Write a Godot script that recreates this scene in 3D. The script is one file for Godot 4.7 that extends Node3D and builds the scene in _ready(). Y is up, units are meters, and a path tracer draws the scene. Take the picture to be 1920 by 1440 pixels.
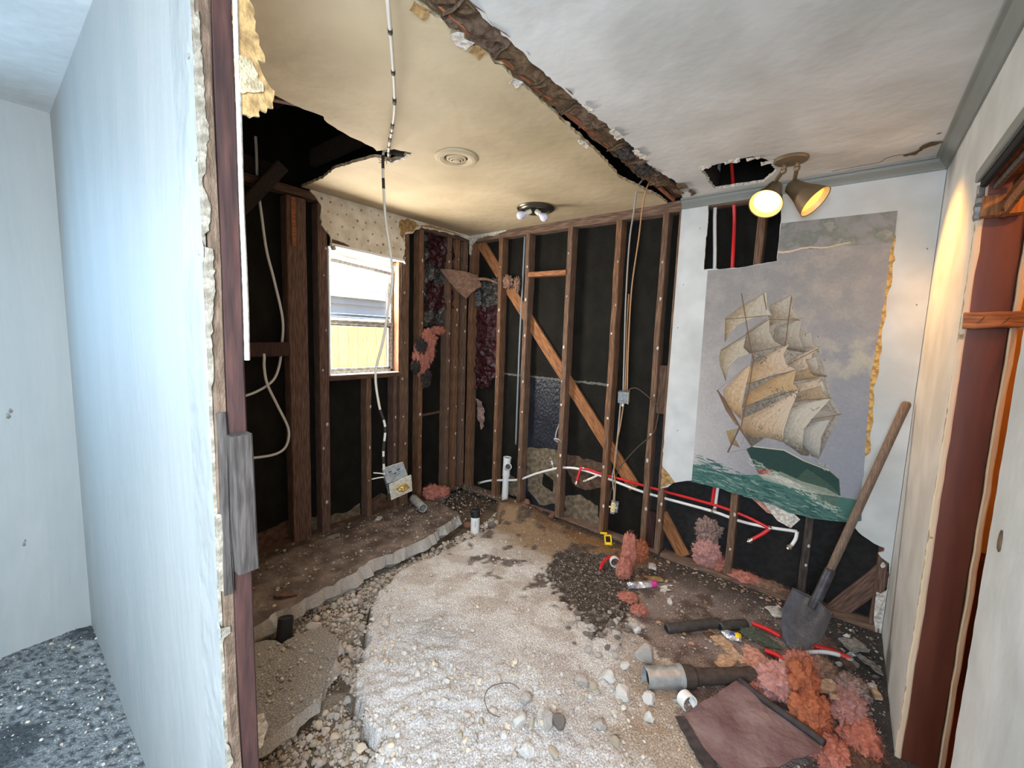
extends Node3D
# A gutted bathroom beside a hallway: x runs along the stud wall with the ship print, z comes towards the camera, y is up (metres).

var OFF := Vector3.ZERO            # origin of the thing that is being built
var used := {}
var R := RandomNumberGenerator.new()
var N := FastNoiseLite.new()
var NF := FastNoiseLite.new()
var M := {}                        # materials
const HC := 2.44                   # ceiling height
const LX := 3.162                  # right wall
const ZP := 2.663                  # face of the partition on the left

func _ready():
	R.seed = 7
	N.seed = 11; N.noise_type = FastNoiseLite.TYPE_SIMPLEX_SMOOTH; N.frequency = 1.0; N.fractal_octaves = 4
	NF.seed = 5; NF.noise_type = FastNoiseLite.TYPE_SIMPLEX_SMOOTH; NF.frequency = 1.0; NF.fractal_octaves = 2
	view_and_light()
	make_materials()
	room_shell()
	floor_and_slabs()
	west_wall()
	north_wall()
	partition()
	east_wall_and_closet()
	ceilings()
	ship_mural()
	outside()
	ceiling_fittings()
	track_light()
	cables()
	pipes()
	insulation()
	shovel()
	loose_things()
	stones()

func view_and_light():
	var cam := Camera3D.new(); cam.name = "camera"; add_child(cam)
	cam.fov = rad_to_deg(2.0 * atan(720.0 / 797.55)); cam.near = 0.02; cam.far = 200.0
	cam.transform = Transform3D(Basis(Vector3(0.781564, 0.034276, -0.622882), Vector3(-0.096259, 0.993157, -0.06613), Vector3(0.616354, 0.111642, 0.779515)), Vector3(2.8894, 1.5265, 2.9358))
	cam.current = true
	var env := Environment.new()
	env.tonemap_mode = Environment.TONE_MAPPER_LINEAR
	env.tonemap_exposure = 1.1
	env.background_mode = Environment.BG_SKY
	var sm := ProceduralSkyMaterial.new()
	sm.sky_top_color = Color(0.42, 0.62, 0.92); sm.sky_horizon_color = Color(0.86, 0.92, 1.0)
	sm.ground_bottom_color = Color(0.45, 0.44, 0.42); sm.ground_horizon_color = Color(0.72, 0.74, 0.76)
	sm.sky_energy_multiplier = 1.3; sm.ground_energy_multiplier = 0.7
	var sky := Sky.new(); sky.sky_material = sm; env.sky = sky
	env.sdfgi_enabled = true; env.ssao_enabled = true; env.ssil_enabled = true
	var we := WorldEnvironment.new(); we.name = "world_environment"; we.environment = env; add_child(we)
	var sun := DirectionalLight3D.new(); sun.name = "sun"; add_child(sun)
	sun.light_color = Color(1.0, 0.95, 0.86); sun.light_energy = 3.6; sun.shadow_enabled = true; sun.light_angular_distance = 0.6
	sun.look_at_from_position(Vector3(6, 9, 2.5), Vector3.ZERO)
	# added daylight at two made-up tall windows, unseen behind the camera
	area(Vector3(3.13, 1.46, 3.62), Vector3(-0.75, -0.55, -0.60), Vector2(0.92, 1.4), Color(0.86, 0.93, 1.0), 15.5)
	area(Vector3(0.03, 1.46, 3.62), Vector3(1.0, -0.35, -0.20), Vector2(0.92, 1.4), Color(0.62, 0.82, 1.0), 3.5)
	# daylight through the small window of the bathroom
	area(Vector3(-0.10, 1.64, 1.07), Vector3(1, -0.12, 0), Vector2(0.56, 0.86), Color(1.0, 0.97, 0.93), 6.5)

func area(at: Vector3, towards: Vector3, size: Vector2, c: Color, e: float):
	var a := AreaLight3D.new(); a.name = "daylight"; add_child(a)
	a.area_size = size; a.light_color = c; a.light_energy = e; a.area_range = 14.0; a.area_attenuation = 2.0; a.shadow_enabled = true
	a.look_at_from_position(at, at + towards, Vector3.UP)

# ---------------------------------------------------------------- naming and committing
func numbered(called: String) -> String:
	if not used.has(called):
		used[called] = 0
		return called
	used[called] += 1
	return "%s_%03d" % [called, used[called]]

func thing(called: String, label: String, cat: String, at := Vector3.ZERO, group := "") -> Node3D:
	var o := Node3D.new(); o.name = numbered(called); add_child(o); o.position = at
	tag(o, label, cat, group)
	OFF = at
	return o

func tag(o: Node, label: String, cat: String, group := "", kind := ""):
	if label != "": o.set_meta("label", label)
	if cat != "": o.set_meta("category", cat)
	if group != "": o.set_meta("group", group)
	if kind != "": o.set_meta("kind", kind)

func solo(called: String, s, m, label: String, cat: String, at: Vector3, group := "") -> MeshInstance3D:
	var o = mesh_of(s, m); o.name = numbered(called); add_child(o); o.position = at
	tag(o, label, cat, group); OFF = Vector3.ZERO
	return o

func mesh_of(s, m) -> MeshInstance3D:
	var o := MeshInstance3D.new()
	if s is SurfaceTool:
		s.generate_normals()
		var me: ArrayMesh = s.commit(); me.surface_set_material(0, m); o.mesh = me
	else:
		o.mesh = s
		if m != null: o.material_override = m
	o.cast_shadow = GeometryInstance3D.SHADOW_CASTING_SETTING_ON
	return o

func part(called: String, s, m, parent: Node, label := "", kind := "") -> MeshInstance3D:
	var o = mesh_of(s, m); o.name = called; parent.add_child(o, true)
	if label != "": o.set_meta("label", label)
	if kind != "": o.set_meta("kind", kind)
	return o

func struct(called: String, label: String, s = null, m = null) -> Node3D:
	var o: Node3D
	if s == null: o = Node3D.new()
	else: o = mesh_of(s, m)
	o.name = numbered(called); add_child(o); o.set_meta("kind", "structure"); o.set_meta("label", label); o.set_meta("category", called.get_slice("_", 0))
	OFF = Vector3.ZERO
	return o

# ---------------------------------------------------------------- geometry
func ST(smooth := false) -> SurfaceTool:
	var s := SurfaceTool.new(); s.begin(Mesh.PRIMITIVE_TRIANGLES); s.set_smooth_group(0 if smooth else -1)
	return s

func vt(s: SurfaceTool, p: Vector3, uv := Vector2.ZERO):
	s.set_uv(uv); s.add_vertex(p - OFF)

func tri(s: SurfaceTool, a: Vector3, b: Vector3, c: Vector3, n: Vector3, ua := Vector2.ZERO, ub := Vector2.ZERO, uc := Vector2.ZERO):
	if (b - a).cross(c - a).dot(n) > 0.0:
		vt(s, a, ua); vt(s, c, uc); vt(s, b, ub)
	else:
		vt(s, a, ua); vt(s, b, ub); vt(s, c, uc)

func quad(s: SurfaceTool, a: Vector3, b: Vector3, c: Vector3, d: Vector3, n: Vector3):
	tri(s, a, b, c, n, Vector2(0, 0), Vector2(1, 0), Vector2(1, 1)); tri(s, a, c, d, n, Vector2(0, 0), Vector2(1, 1), Vector2(0, 1))

func box(s: SurfaceTool, c: Vector3, size: Vector3, b := Basis.IDENTITY, bev := 0.002):
	var h := size * 0.5
	bev = min(bev, min(h.x, min(h.y, h.z)) * 0.6)
	for ax in 3:
		for sg in [-1.0, 1.0]:
			var u = (ax + 1) % 3; var w = (ax + 2) % 3
			var q := []
			for k in [[-1, -1], [1, -1], [1, 1], [-1, 1]]:
				var p := Vector3.ZERO
				p[ax] = h[ax] * sg; p[u] = (h[u] - bev) * k[0]; p[w] = (h[w] - bev) * k[1]
				q.append(c + b * p)
			var n := Vector3.ZERO; n[ax] = sg
			quad(s, q[0], q[1], q[2], q[3], b * n)
	for ax in 3:                                   # edge chamfers
		var u = (ax + 1) % 3; var w = (ax + 2) % 3
		for su in [-1.0, 1.0]:
			for sw in [-1.0, 1.0]:
				var q := []
				for k in [[-1, 0], [1, 0], [1, 1], [-1, 1]]:
					var p := Vector3.ZERO
					p[ax] = (h[ax] - bev) * k[0]
					p[u] = (h[u] - (bev if k[1] == 0 else 0.0)) * su
					p[w] = (h[w] - (bev if k[1] == 1 else 0.0)) * sw
					q.append(c + b * p)
				var n := Vector3.ZERO; n[u] = su; n[w] = sw
				quad(s, q[0], q[1], q[2], q[3], b * n)
	for sx in [-1.0, 1.0]:
		for sy in [-1.0, 1.0]:
			for sz in [-1.0, 1.0]:
				var g := Vector3(sx, sy, sz)
				tri(s, c + b * (Vector3(h.x, h.y - bev, h.z - bev) * g), c + b * (Vector3(h.x - bev, h.y, h.z - bev) * g), c + b * (Vector3(h.x - bev, h.y - bev, h.z) * g), b * g)

# A sawn board from a to b, its section w along wd and t across; a little uneven when rough > 0.
func board(s: SurfaceTool, a: Vector3, b: Vector3, w: float, t: float, wd: Vector3, rough := 0.0015, seg := 8):
	var d := (b - a).normalized()
	var x := (wd - d * wd.dot(d)).normalized()
	var y := d.cross(x)
	var c := 0.0035
	var sec := [Vector2(-w / 2 + c, -t / 2), Vector2(w / 2 - c, -t / 2), Vector2(w / 2, -t / 2 + c), Vector2(w / 2, t / 2 - c), Vector2(w / 2 - c, t / 2), Vector2(-w / 2 + c, t / 2), Vector2(-w / 2, t / 2 - c), Vector2(-w / 2, -t / 2 + c)]
	var rings := []
	for i in seg + 1:
		var m := a.lerp(b, float(i) / seg)
		var r := []
		var off := x * R.randf_range(-rough, rough) + y * R.randf_range(-rough, rough)
		for p in sec:
			r.append(m + off + x * (p.x + R.randf_range(-rough, rough) * 0.6) + y * (p.y + R.randf_range(-rough, rough) * 0.6))
		rings.append(r)
	for i in seg:
		for k in 8:
			var k2 := (k + 1) % 8
			var n: Vector3 = (rings[i][k] + rings[i][k2]) * 0.5 - a.lerp(b, float(i) / seg)
			quad(s, rings[i][k], rings[i][k2], rings[i + 1][k2], rings[i + 1][k], n)
	for e in [[0, -1.0], [seg, 1.0]]:
		for k in range(1, 7):
			tri(s, rings[e[0]][0], rings[e[0]][k], rings[e[0]][k + 1], d * e[1])

func curve(pts: Array, sub := 6) -> Array:
	var o := []
	for i in pts.size() - 1:
		var p0: Vector3 = pts[max(i - 1, 0)]; var p1: Vector3 = pts[i]; var p2: Vector3 = pts[i + 1]; var p3: Vector3 = pts[min(i + 2, pts.size() - 1)]
		for k in sub:
			o.append(p1.cubic_interpolate(p2, p0, p3, float(k) / sub))
	o.append(pts[-1])
	return o

func tube(s: SurfaceTool, pts: Array, r: float, sides := 8, sub := 6, r_end := -1.0):
	var P := curve(pts, sub) if sub > 1 else pts
	var up := Vector3.UP if abs((P[1] - P[0]).normalized().y) < 0.9 else Vector3.RIGHT
	var rings := []
	for i in P.size():
		var t: Vector3 = ((P[min(i + 1, P.size() - 1)] as Vector3) - (P[max(i - 1, 0)] as Vector3)).normalized()
		var x := (up - t * up.dot(t)).normalized(); up = x
		var y := t.cross(x)
		var rr: float = r if r_end < 0.0 else lerp(r, r_end, float(i) / (P.size() - 1))
		var ring := []
		for k in sides:
			var a := TAU * k / sides
			ring.append(P[i] + (x * cos(a) + y * sin(a)) * rr)
		rings.append(ring)
	for i in rings.size() - 1:
		for k in sides:
			var k2 := (k + 1) % sides
			quad(s, rings[i][k], rings[i][k2], rings[i + 1][k2], rings[i + 1][k], rings[i][k] - P[i] + rings[i][k2] - P[i])
	for e in [0, rings.size() - 1]:
		var n: Vector3 = P[0] - P[1] if e == 0 else P[-1] - P[-2]
		for k in sides:
			tri(s, P[e], rings[e][k], rings[e][(k + 1) % sides], n)

# Profile points (radius, height) turned round the frame's y axis; each profile step keeps a hard edge unless soft.
func lathe(s: SurfaceTool, prof: Array, f: Transform3D, segs := 24, soft := false):
	for i in prof.size() - 1:
		s.set_smooth_group(1 if soft else i + 1)
		var p: Vector2 = prof[i]; var q: Vector2 = prof[i + 1]
		var nn := Vector2(q.y - p.y, p.x - q.x)
		for k in segs:
			var a := TAU * k / segs; var b := TAU * (k + 1) / segs; var m := (a + b) / 2
			var ca := Vector3(cos(a), 0, sin(a)); var cb := Vector3(cos(b), 0, sin(b)); var cm := Vector3(cos(m), 0, sin(m))
			var n: Vector3 = f.basis * (cm * nn.x + Vector3(0, nn.y, 0))
			var A: Vector3 = f * (ca * p.x + Vector3(0, p.y, 0)); var B: Vector3 = f * (cb * p.x + Vector3(0, p.y, 0))
			var C: Vector3 = f * (cb * q.x + Vector3(0, q.y, 0)); var D: Vector3 = f * (ca * q.x + Vector3(0, q.y, 0))
			if p.x > 1e-5: tri(s, A, B, C, n)
			if q.x > 1e-5: tri(s, A, C, D, n)

func frame(at: Vector3, axis: Vector3, roll := 0.0) -> Transform3D:      # y axis along «axis»
	var y := axis.normalized()
	var x := (Vector3.RIGHT if abs(y.x) < 0.9 else Vector3.UP).cross(y).normalized()
	var z := x.cross(y)
	return Transform3D(Basis(x, y, z) * Basis(Vector3.UP, roll), at)

func pipe(s: SurfaceTool, a: Vector3, b: Vector3, ro: float, ri: float, segs := 20):
	var L := a.distance_to(b)
	lathe(s, [Vector2(ri, 0.001), Vector2(ro - 0.001, 0), Vector2(ro, 0.001), Vector2(ro, L - 0.001), Vector2(ro - 0.001, L), Vector2(ri, L - 0.001), Vector2(ri, 0.001)], frame(a, b - a), segs)

func P2(a: Array) -> PackedVector2Array:
	var o := PackedVector2Array()
	for i in range(0, a.size(), 2): o.append(Vector2(a[i], a[i + 1]))
	return o

func P3(a: Array) -> Array:
	var o := []
	for i in range(0, a.size(), 3): o.append(Vector3(a[i], a[i + 1], a[i + 2]))
	return o

# Jagged version of the edges listed (all when the list is empty).
func rag(poly: PackedVector2Array, edges: Array, amp: float, step: float) -> PackedVector2Array:
	var rr := RandomNumberGenerator.new(); rr.seed = hash(poly)
	for attempt in 6:
		var o := PackedVector2Array()
		for i in poly.size():
			var a := poly[i]; var b := poly[(i + 1) % poly.size()]
			o.append(a)
			if edges.is_empty() or edges.has(i):
				var n := int(a.distance_to(b) / step)
				var side := (b - a).orthogonal().normalized()
				for k in range(1, n):
					o.append(a.lerp(b, (k + rr.randf_range(-0.3, 0.3)) / n) + side * rr.randf_range(-amp, amp))
		if not Geometry2D.triangulate_polygon(o).is_empty(): return o
		amp *= 0.6
	return poly

func at3(ax: int, at: float, p: Vector2) -> Vector3:
	if ax == 0: return Vector3(at, p.y, p.x)
	if ax == 1: return Vector3(p.x, at, p.y)
	return Vector3(p.x, p.y, at)

# Flat sheet with thickness: polygon in the plane across axis ax at «at», its face th further; faces into s, rims and back into s2.
func sheet(s: SurfaceTool, s2: SurfaceTool, poly: PackedVector2Array, ax: int, at: float, th: float):
	var n := Vector3.ZERO; n[ax] = sign(th)
	var ix := Geometry2D.triangulate_polygon(poly)
	if ix.is_empty(): push_warning("polygon not triangulated"); print("BAD POLY ", poly)
	for i in range(0, ix.size(), 3):
		var p := [poly[ix[i]], poly[ix[i + 1]], poly[ix[i + 2]]]
		tri(s, at3(ax, at + th, p[0]), at3(ax, at + th, p[1]), at3(ax, at + th, p[2]), n, p[0], p[1], p[2])
		tri(s2, at3(ax, at, p[0]), at3(ax, at, p[1]), at3(ax, at, p[2]), -n, p[0], p[1], p[2])
	var ccw := not Geometry2D.is_polygon_clockwise(poly)
	for i in poly.size():
		var a := poly[i]; var b := poly[(i + 1) % poly.size()]
		var e := Vector2(b.y - a.y, a.x - b.x) * (1.0 if ccw else -1.0)
		quad(s2, at3(ax, at, a), at3(ax, at, b), at3(ax, at + th, b), at3(ax, at + th, a), at3(ax, 0.0, e))

func panel_mesh(polys: Array, ax: int, at: float, th: float, m_face, m_rim) -> ArrayMesh:
	var s := ST(); var s2 := ST()
	for p in polys: sheet(s, s2, p, ax, at, th)
	s.generate_normals(); s2.generate_normals()
	var me: ArrayMesh = s.commit(); s2.commit(me)
	me.surface_set_material(0, m_face); me.surface_set_material(1, m_rim)
	return me

# Uneven slab, flake or rag: top at y + noise over a polygon in x,z, with broken sides «thick» deep.
func chunk(s: SurfaceTool, poly: PackedVector2Array, y: float, thick: float, amp: float, step: float, freq := 6.0, tilt := Vector2.ZERO, flare := 0.0, s_side: SurfaceTool = null):
	if s_side == null: s_side = s
	var cen := Vector2.ZERO
	for p in poly: cen += p / poly.size()
	var pts := PackedVector2Array(poly)
	var lo := poly[0]; var hi := poly[0]
	for p in poly: lo = lo.min(p); hi = hi.max(p)
	var inner := Geometry2D.offset_polygon(poly, -step * 0.5)
	var gx := lo.x
	while gx < hi.x:
		var gz := lo.y
		while gz < hi.y:
			var q := Vector2(gx + R.randf_range(-0.2, 0.2) * step, gz + R.randf_range(-0.2, 0.2) * step)
			for ip in inner:
				if Geometry2D.is_point_in_polygon(q, ip): pts.append(q); break
			gz += step
		gx += step
	var top := []
	for p in pts:
		top.append(Vector3(p.x, y + amp * N.get_noise_2d(p.x * freq, p.y * freq + 7.0 * y) + tilt.dot(p - cen), p.y))
	var ix := Geometry2D.triangulate_delaunay(pts)
	for i in range(0, ix.size(), 3):
		var c := (pts[ix[i]] + pts[ix[i + 1]] + pts[ix[i + 2]]) / 3.0
		if Geometry2D.is_point_in_polygon(c, poly):
			tri(s, top[ix[i]], top[ix[i + 1]], top[ix[i + 2]], Vector3.UP, pts[ix[i]] * 2.0, pts[ix[i + 1]] * 2.0, pts[ix[i + 2]] * 2.0)
			if thick < 0.01:
				var d := Vector3(0, -thick, 0)
				tri(s, top[ix[i]] + d, top[ix[i + 1]] + d, top[ix[i + 2]] + d, Vector3.DOWN, pts[ix[i]], pts[ix[i + 1]], pts[ix[i + 2]])
	var ccw := not Geometry2D.is_polygon_clockwise(poly)
	var m := poly.size()
	var rows := [[], []]
	for i in m:
		var a := poly[(i + m - 1) % m]; var b := poly[(i + 1) % m]
		var e := Vector2(b.y - a.y, a.x - b.x).normalized() * (1.0 if ccw else -1.0)
		for k in 2:
			var f := flare * (1.0 if k == 0 else -0.9) + (N.get_noise_2d(poly[i].x * 7.0 + k * 9.0, poly[i].y * 7.0) * 0.5 * thick if thick > 0.01 else 0.0)
			rows[k].append(top[i] + Vector3(e.x * f, -thick * (0.6 if k == 0 else 1.0), e.y * f))
	for i in m:
		var j := (i + 1) % m
		var e3 := Vector3(poly[j].y - poly[i].y, 0, poly[i].x - poly[j].x) * (1.0 if ccw else -1.0)
		quad(s_side, top[i], top[j], rows[0][j], rows[0][i], e3)
		quad(s_side, rows[0][i], rows[0][j], rows[1][j], rows[1][i], e3)

var ico_cache := {}
func ico(level: int) -> Array:
	if ico_cache.has(level): return ico_cache[level]
	var g := (1.0 + sqrt(5.0)) / 2.0
	var v := [Vector3(-1, g, 0), Vector3(1, g, 0), Vector3(-1, -g, 0), Vector3(1, -g, 0), Vector3(0, -1, g), Vector3(0, 1, g), Vector3(0, -1, -g), Vector3(0, 1, -g), Vector3(g, 0, -1), Vector3(g, 0, 1), Vector3(-g, 0, -1), Vector3(-g, 0, 1)]
	for i in v.size(): v[i] = v[i].normalized()
	var f := [[0, 11, 5], [0, 5, 1], [0, 1, 7], [0, 7, 10], [0, 10, 11], [1, 5, 9], [5, 11, 4], [11, 10, 2], [10, 7, 6], [7, 1, 8], [3, 9, 4], [3, 4, 2], [3, 2, 6], [3, 6, 8], [3, 8, 9], [4, 9, 5], [2, 4, 11], [6, 2, 10], [8, 6, 7], [9, 8, 1]]
	for l in level:
		var mid := {}; var nf := []
		for t in f:
			var m := []
			for e in 3:
				var a: int = t[e]; var b: int = t[(e + 1) % 3]
				var key := Vector2i(min(a, b), max(a, b))
				if not mid.has(key):
					mid[key] = v.size(); v.append(((v[a] + v[b]) * 0.5).normalized())
				m.append(mid[key])
			nf.append([t[0], m[0], m[2]]); nf.append([t[1], m[1], m[0]]); nf.append([t[2], m[2], m[1]]); nf.append([m[0], m[1], m[2]])
		f = nf
	ico_cache[level] = [v, f]
	return ico_cache[level]

# Broken stone: sphere cut by random planes, roughened.
func stone(s: SurfaceTool, c: Vector3, rad: Vector3, seed_: int, level := 2, cuts := 9, rough := 0.06, b := Basis.IDENTITY):
	var rr := RandomNumberGenerator.new(); rr.seed = seed_
	var pl := []
	for i in cuts:
		pl.append([Vector3(rr.randfn(), rr.randfn(), rr.randfn()).normalized(), rr.randf_range(0.45, 0.82)])
	var I := ico(level); var P := []
	for v in I[0]:
		var p: Vector3 = v
		for q in pl:
			var d: float = p.dot(q[0])
			if d > q[1]: p -= q[0] * (d - q[1])
		p *= 1.0 + rough * N.get_noise_3d(v.x * 2.2 + seed_ * 3.1, v.y * 2.2, v.z * 2.2) * 2.0
		P.append(c + b * (p * rad))
	for t in I[1]:
		tri(s, P[t[0]], P[t[1]], P[t[2]], (P[t[0]] + P[t[1]] + P[t[2]]) / 3.0 - c)

# Woolly lump of insulation; fibres stand out of it.
func fluff(s: SurfaceTool, c: Vector3, rad: Vector3, seed_: int, level := 4, amp := 0.35, freq := 1.6):
	var I := ico(level); var P := []
	for v in I[0]:
		var n := N.get_noise_3d(v.x * freq + seed_ * 5.3, v.y * freq, v.z * freq) + 0.30 * NF.get_noise_3d(v.x * freq * 3.0 + seed_, v.y * freq * 3.0, v.z * freq * 3.0)
		var n2 := NF.get_noise_3d(v.x * freq * 11.0 + seed_, v.y * freq * 11.0, v.z * freq * 11.0)
		P.append(c + v * rad * (1.0 + amp * 1.3 * n + amp * 0.10 * n2))
	for t in I[1]:
		tri(s, P[t[0]], P[t[1]], P[t[2]], (P[t[0]] + P[t[1]] + P[t[2]]) / 3.0 - c)

func fibres(s: SurfaceTool, c: Vector3, rad: Vector3, count: int, length: float, seed_: int):
	var rr := RandomNumberGenerator.new(); rr.seed = seed_
	for i in count:
		var v := Vector3(rr.randfn(), rr.randfn(), rr.randfn()).normalized()
		var p := c + v * rad * rr.randf_range(0.85, 1.12)
		var d := (v + Vector3(rr.randfn(), rr.randfn(), rr.randfn()) * 0.9).normalized() * length * rr.randf_range(0.5, 1.3)
		var w := d.cross(Vector3(rr.randfn(), rr.randfn(), rr.randfn())).normalized() * 0.0005
		var m := p + d * 0.5 + Vector3(rr.randfn(), rr.randfn(), rr.randfn()) * length * 0.18
		quad(s, p - w, p + w, m + w, m - w, v)
		tri(s, m - w, m + w, p + d, v)
# ---------------------------------------------------------------- textures and materials
func tex(sd: int, freq: float, c0: Color, c1: Color, octaves := 4, gain := 1.0, size := 256, kind := FastNoiseLite.TYPE_SIMPLEX_SMOOTH) -> ImageTexture:
	var f := FastNoiseLite.new(); f.seed = sd; f.frequency = freq; f.fractal_octaves = octaves; f.noise_type = kind
	if kind == FastNoiseLite.TYPE_CELLULAR: f.cellular_return_type = FastNoiseLite.RETURN_CELL_VALUE
	var im := f.get_seamless_image(size, size)
	im.convert(Image.FORMAT_L8)
	var src := im.get_data(); var out := PackedByteArray(); out.resize(size * size * 3)
	var lut := PackedByteArray(); lut.resize(768)
	for i in 256:
		var c := c0.lerp(c1, clamp((i / 255.0 - 0.5) * gain + 0.5, 0.0, 1.0))
		lut[i * 3] = int(c.r * 255); lut[i * 3 + 1] = int(c.g * 255); lut[i * 3 + 2] = int(c.b * 255)
	for i in src.size():
		var k := src[i] * 3; var j := i * 3
		out[j] = lut[k]; out[j + 1] = lut[k + 1]; out[j + 2] = lut[k + 2]
	var o := Image.create_from_data(size, size, false, Image.FORMAT_RGB8, out)
	return ImageTexture.create_from_image(o)

func bump(sd: int, freq: float, octaves := 4, strength := 4.0, size := 256, kind := FastNoiseLite.TYPE_SIMPLEX_SMOOTH) -> ImageTexture:
	var f := FastNoiseLite.new(); f.seed = sd; f.frequency = freq; f.fractal_octaves = octaves; f.noise_type = kind
	var im := f.get_seamless_image(size, size)
	im.convert(Image.FORMAT_L8)
	im.bump_map_to_normal_map(strength)
	return ImageTexture.create_from_image(im)

func mat(called: String, c: Color, rough: float, t = null, sc := Vector3.ONE, nm = null, nscale := 1.0, metal := 0.0, world := false) -> StandardMaterial3D:
	var m := StandardMaterial3D.new(); m.resource_name = called
	m.albedo_color = c; m.roughness = rough; m.metallic = metal; m.cull_mode = BaseMaterial3D.CULL_DISABLED
	if t != null: m.albedo_texture = t
	if nm != null: m.normal_enabled = true; m.normal_texture = nm; m.normal_scale = nscale
	if t != null or nm != null:
		m.uv1_triplanar = true; m.uv1_scale = sc; m.uv1_world_triplanar = world
	M[called] = m
	return m

func C8(r: int, g: int, b: int) -> Color: return Color(r / 255.0, g / 255.0, b / 255.0)

func make_materials():
	var grain := tex(3, 0.035, Color(0.66, 0.63, 0.61), Color(1, 1, 1), 5, 1.6)
	var blotch := tex(4, 0.012, Color(0.90, 0.90, 0.89), Color(1, 1, 1), 4, 1.6)
	var dirt := tex(6, 0.02, Color(0.72, 0.70, 0.67), Color(1, 1, 1), 5, 1.8)
	var speck := tex(8, 0.06, Color(0.68, 0.67, 0.66), Color(1.0, 1.0, 1.0), 5, 1.7, 512)
	var grain_n := bump(13, 0.03, 5, 5.0)
	var fine_n := bump(14, 0.08, 4, 3.0)
	var lump_n := bump(15, 0.05, 5, 9.0, 512)
	mat("white_paint", C8(204, 206, 205), 0.62, blotch, Vector3(0.8, 0.8, 0.8), fine_n, 0.07)
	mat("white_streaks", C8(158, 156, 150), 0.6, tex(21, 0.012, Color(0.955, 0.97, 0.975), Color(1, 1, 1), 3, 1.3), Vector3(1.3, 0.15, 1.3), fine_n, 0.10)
	mat("pale_strip", C8(156, 156, 152), 0.6, blotch, Vector3(0.8, 0.5, 0.8), fine_n, 0.25)
	mat("hall_ceiling", C8(208, 207, 204), 0.75, blotch, Vector3(0.6, 0.6, 0.6), fine_n, 0.10)
	mat("bath_ceiling", C8(200, 182, 150), 0.8, tex(22, 0.008, Color(0.86, 0.85, 0.82), Color(1, 1, 1), 4, 1.4), Vector3(0.5, 0.5, 0.5), fine_n, 0.12)
	mat("edge_paper", C8(158, 148, 132), 0.95, dirt, Vector3(9, 9, 9), lump_n, 0.4)
	mat("edge_cream", C8(206, 186, 156), 0.9)
	mat("gypsum", C8(205, 186, 150), 0.95, dirt, Vector3(5, 5, 5), lump_n, 0.6)
	mat("gypsum_white", C8(226, 218, 204), 0.95, dirt, Vector3(9, 9, 9), lump_n, 0.5)
	mat("tan_paper", C8(182, 146, 94), 0.9, dirt, Vector3(6, 6, 6), fine_n, 0.5)
	mat("orange_paper", C8(216, 174, 104), 0.9, dirt, Vector3(8, 8, 8))
	mat("brown_paper", C8(112, 88, 62), 0.95, dirt, Vector3(7, 7, 7), lump_n, 1.0)
	mat("raw_brown", C8(114, 92, 74), 0.95, dirt, Vector3(9, 2.5, 9), lump_n, 0.7)
	mat("grey_trim", C8(128, 132, 128), 0.5, blotch, Vector3(1, 1, 1))
	mat("stud", C8(128, 99, 77), 0.85, grain, Vector3(9, 0.8, 9), grain_n, 0.6)
	mat("stud_brown", C8(136, 98, 69), 0.82, grain, Vector3(9, 0.8, 9), grain_n, 0.6)
	mat("stud_dark", C8(122, 94, 80), 0.88, grain, Vector3(9, 0.8, 9), grain_n, 0.7)
	mat("stud_red", C8(74, 42, 34), 0.75, tex(31, 0.03, Color(0.62, 0.58, 0.58), Color(1, 1, 1), 4, 1.3), Vector3(5, 0.6, 5), grain_n, 0.3)
	mat("stud_grey", C8(80, 72, 66), 0.95, grain, Vector3(8, 0.9, 8), grain_n, 0.8)
	mat("brace", C8(168, 112, 66), 0.8, grain, Vector3(9, 0.8, 9), grain_n, 0.5)
	mat("plank_x", C8(132, 106, 88), 0.9, grain, Vector3(0.8, 9, 9), grain_n, 0.6)
	mat("plank_z", C8(108, 82, 64), 0.9, grain, Vector3(9, 9, 0.8), grain_n, 0.6)
	mat("lath", C8(176, 110, 72), 0.8, grain, Vector3(9, 9, 0.8))
	mat("attic_wood", C8(58, 46, 38), 0.95, grain, Vector3(6, 6, 6))
	mat("felt", C8(31, 29, 24), 0.8, tex(41, 0.012, Color(0.82, 0.81, 0.80), Color(1, 1, 1), 5, 1.6), Vector3(2, 1.2, 2), fine_n, 0.3); M.felt.metallic_specular = 0.25
	mat("felt_shiny", C8(36, 40, 48), 0.45, tex(42, 0.012, Color(0.75, 0.75, 0.8), Color(1, 1, 1), 5, 1.6), Vector3(2, 1.2, 2), fine_n, 0.6)
	mat("bare_board", C8(120, 106, 86), 0.95, dirt, Vector3(4, 4, 4), fine_n, 0.3)
	mat("rust_board", C8(98, 74, 58), 0.95, dirt, Vector3(4, 4, 4), lump_n, 0.5)
	mat("lap", C8(128, 122, 112), 0.6, tex(47, 0.06, Color(0.35, 0.35, 0.34), Color(1, 1, 1), 4, 2.2), Vector3(5, 12, 5))
	mat("soot", C8(34, 32, 31), 0.9, dirt, Vector3(4, 4, 4))
	mat("red_film", C8(74, 22, 30), 0.45, tex(43, 0.03, Color(0.35, 0.33, 0.36), Color(1, 1, 1), 5, 2.0), Vector3(3, 3, 3), bump(44, 0.02, 4, 14.0), 1.0)
	mat("grey_film", C8(84, 80, 76), 0.4, tex(45, 0.03, Color(0.4, 0.4, 0.4), Color(1, 1, 1), 5, 2.0), Vector3(3, 3, 3), bump(46, 0.02, 4, 14.0), 1.0)
	mat("slab", C8(122, 106, 94), 0.95, tex(51, 0.012, Color(0.60, 0.56, 0.53), Color(1.0, 1.0, 1.0), 5, 1.6, 512), Vector3(0.9, 0.9, 0.9), lump_n, 0.4, 0.0, true)
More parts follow.
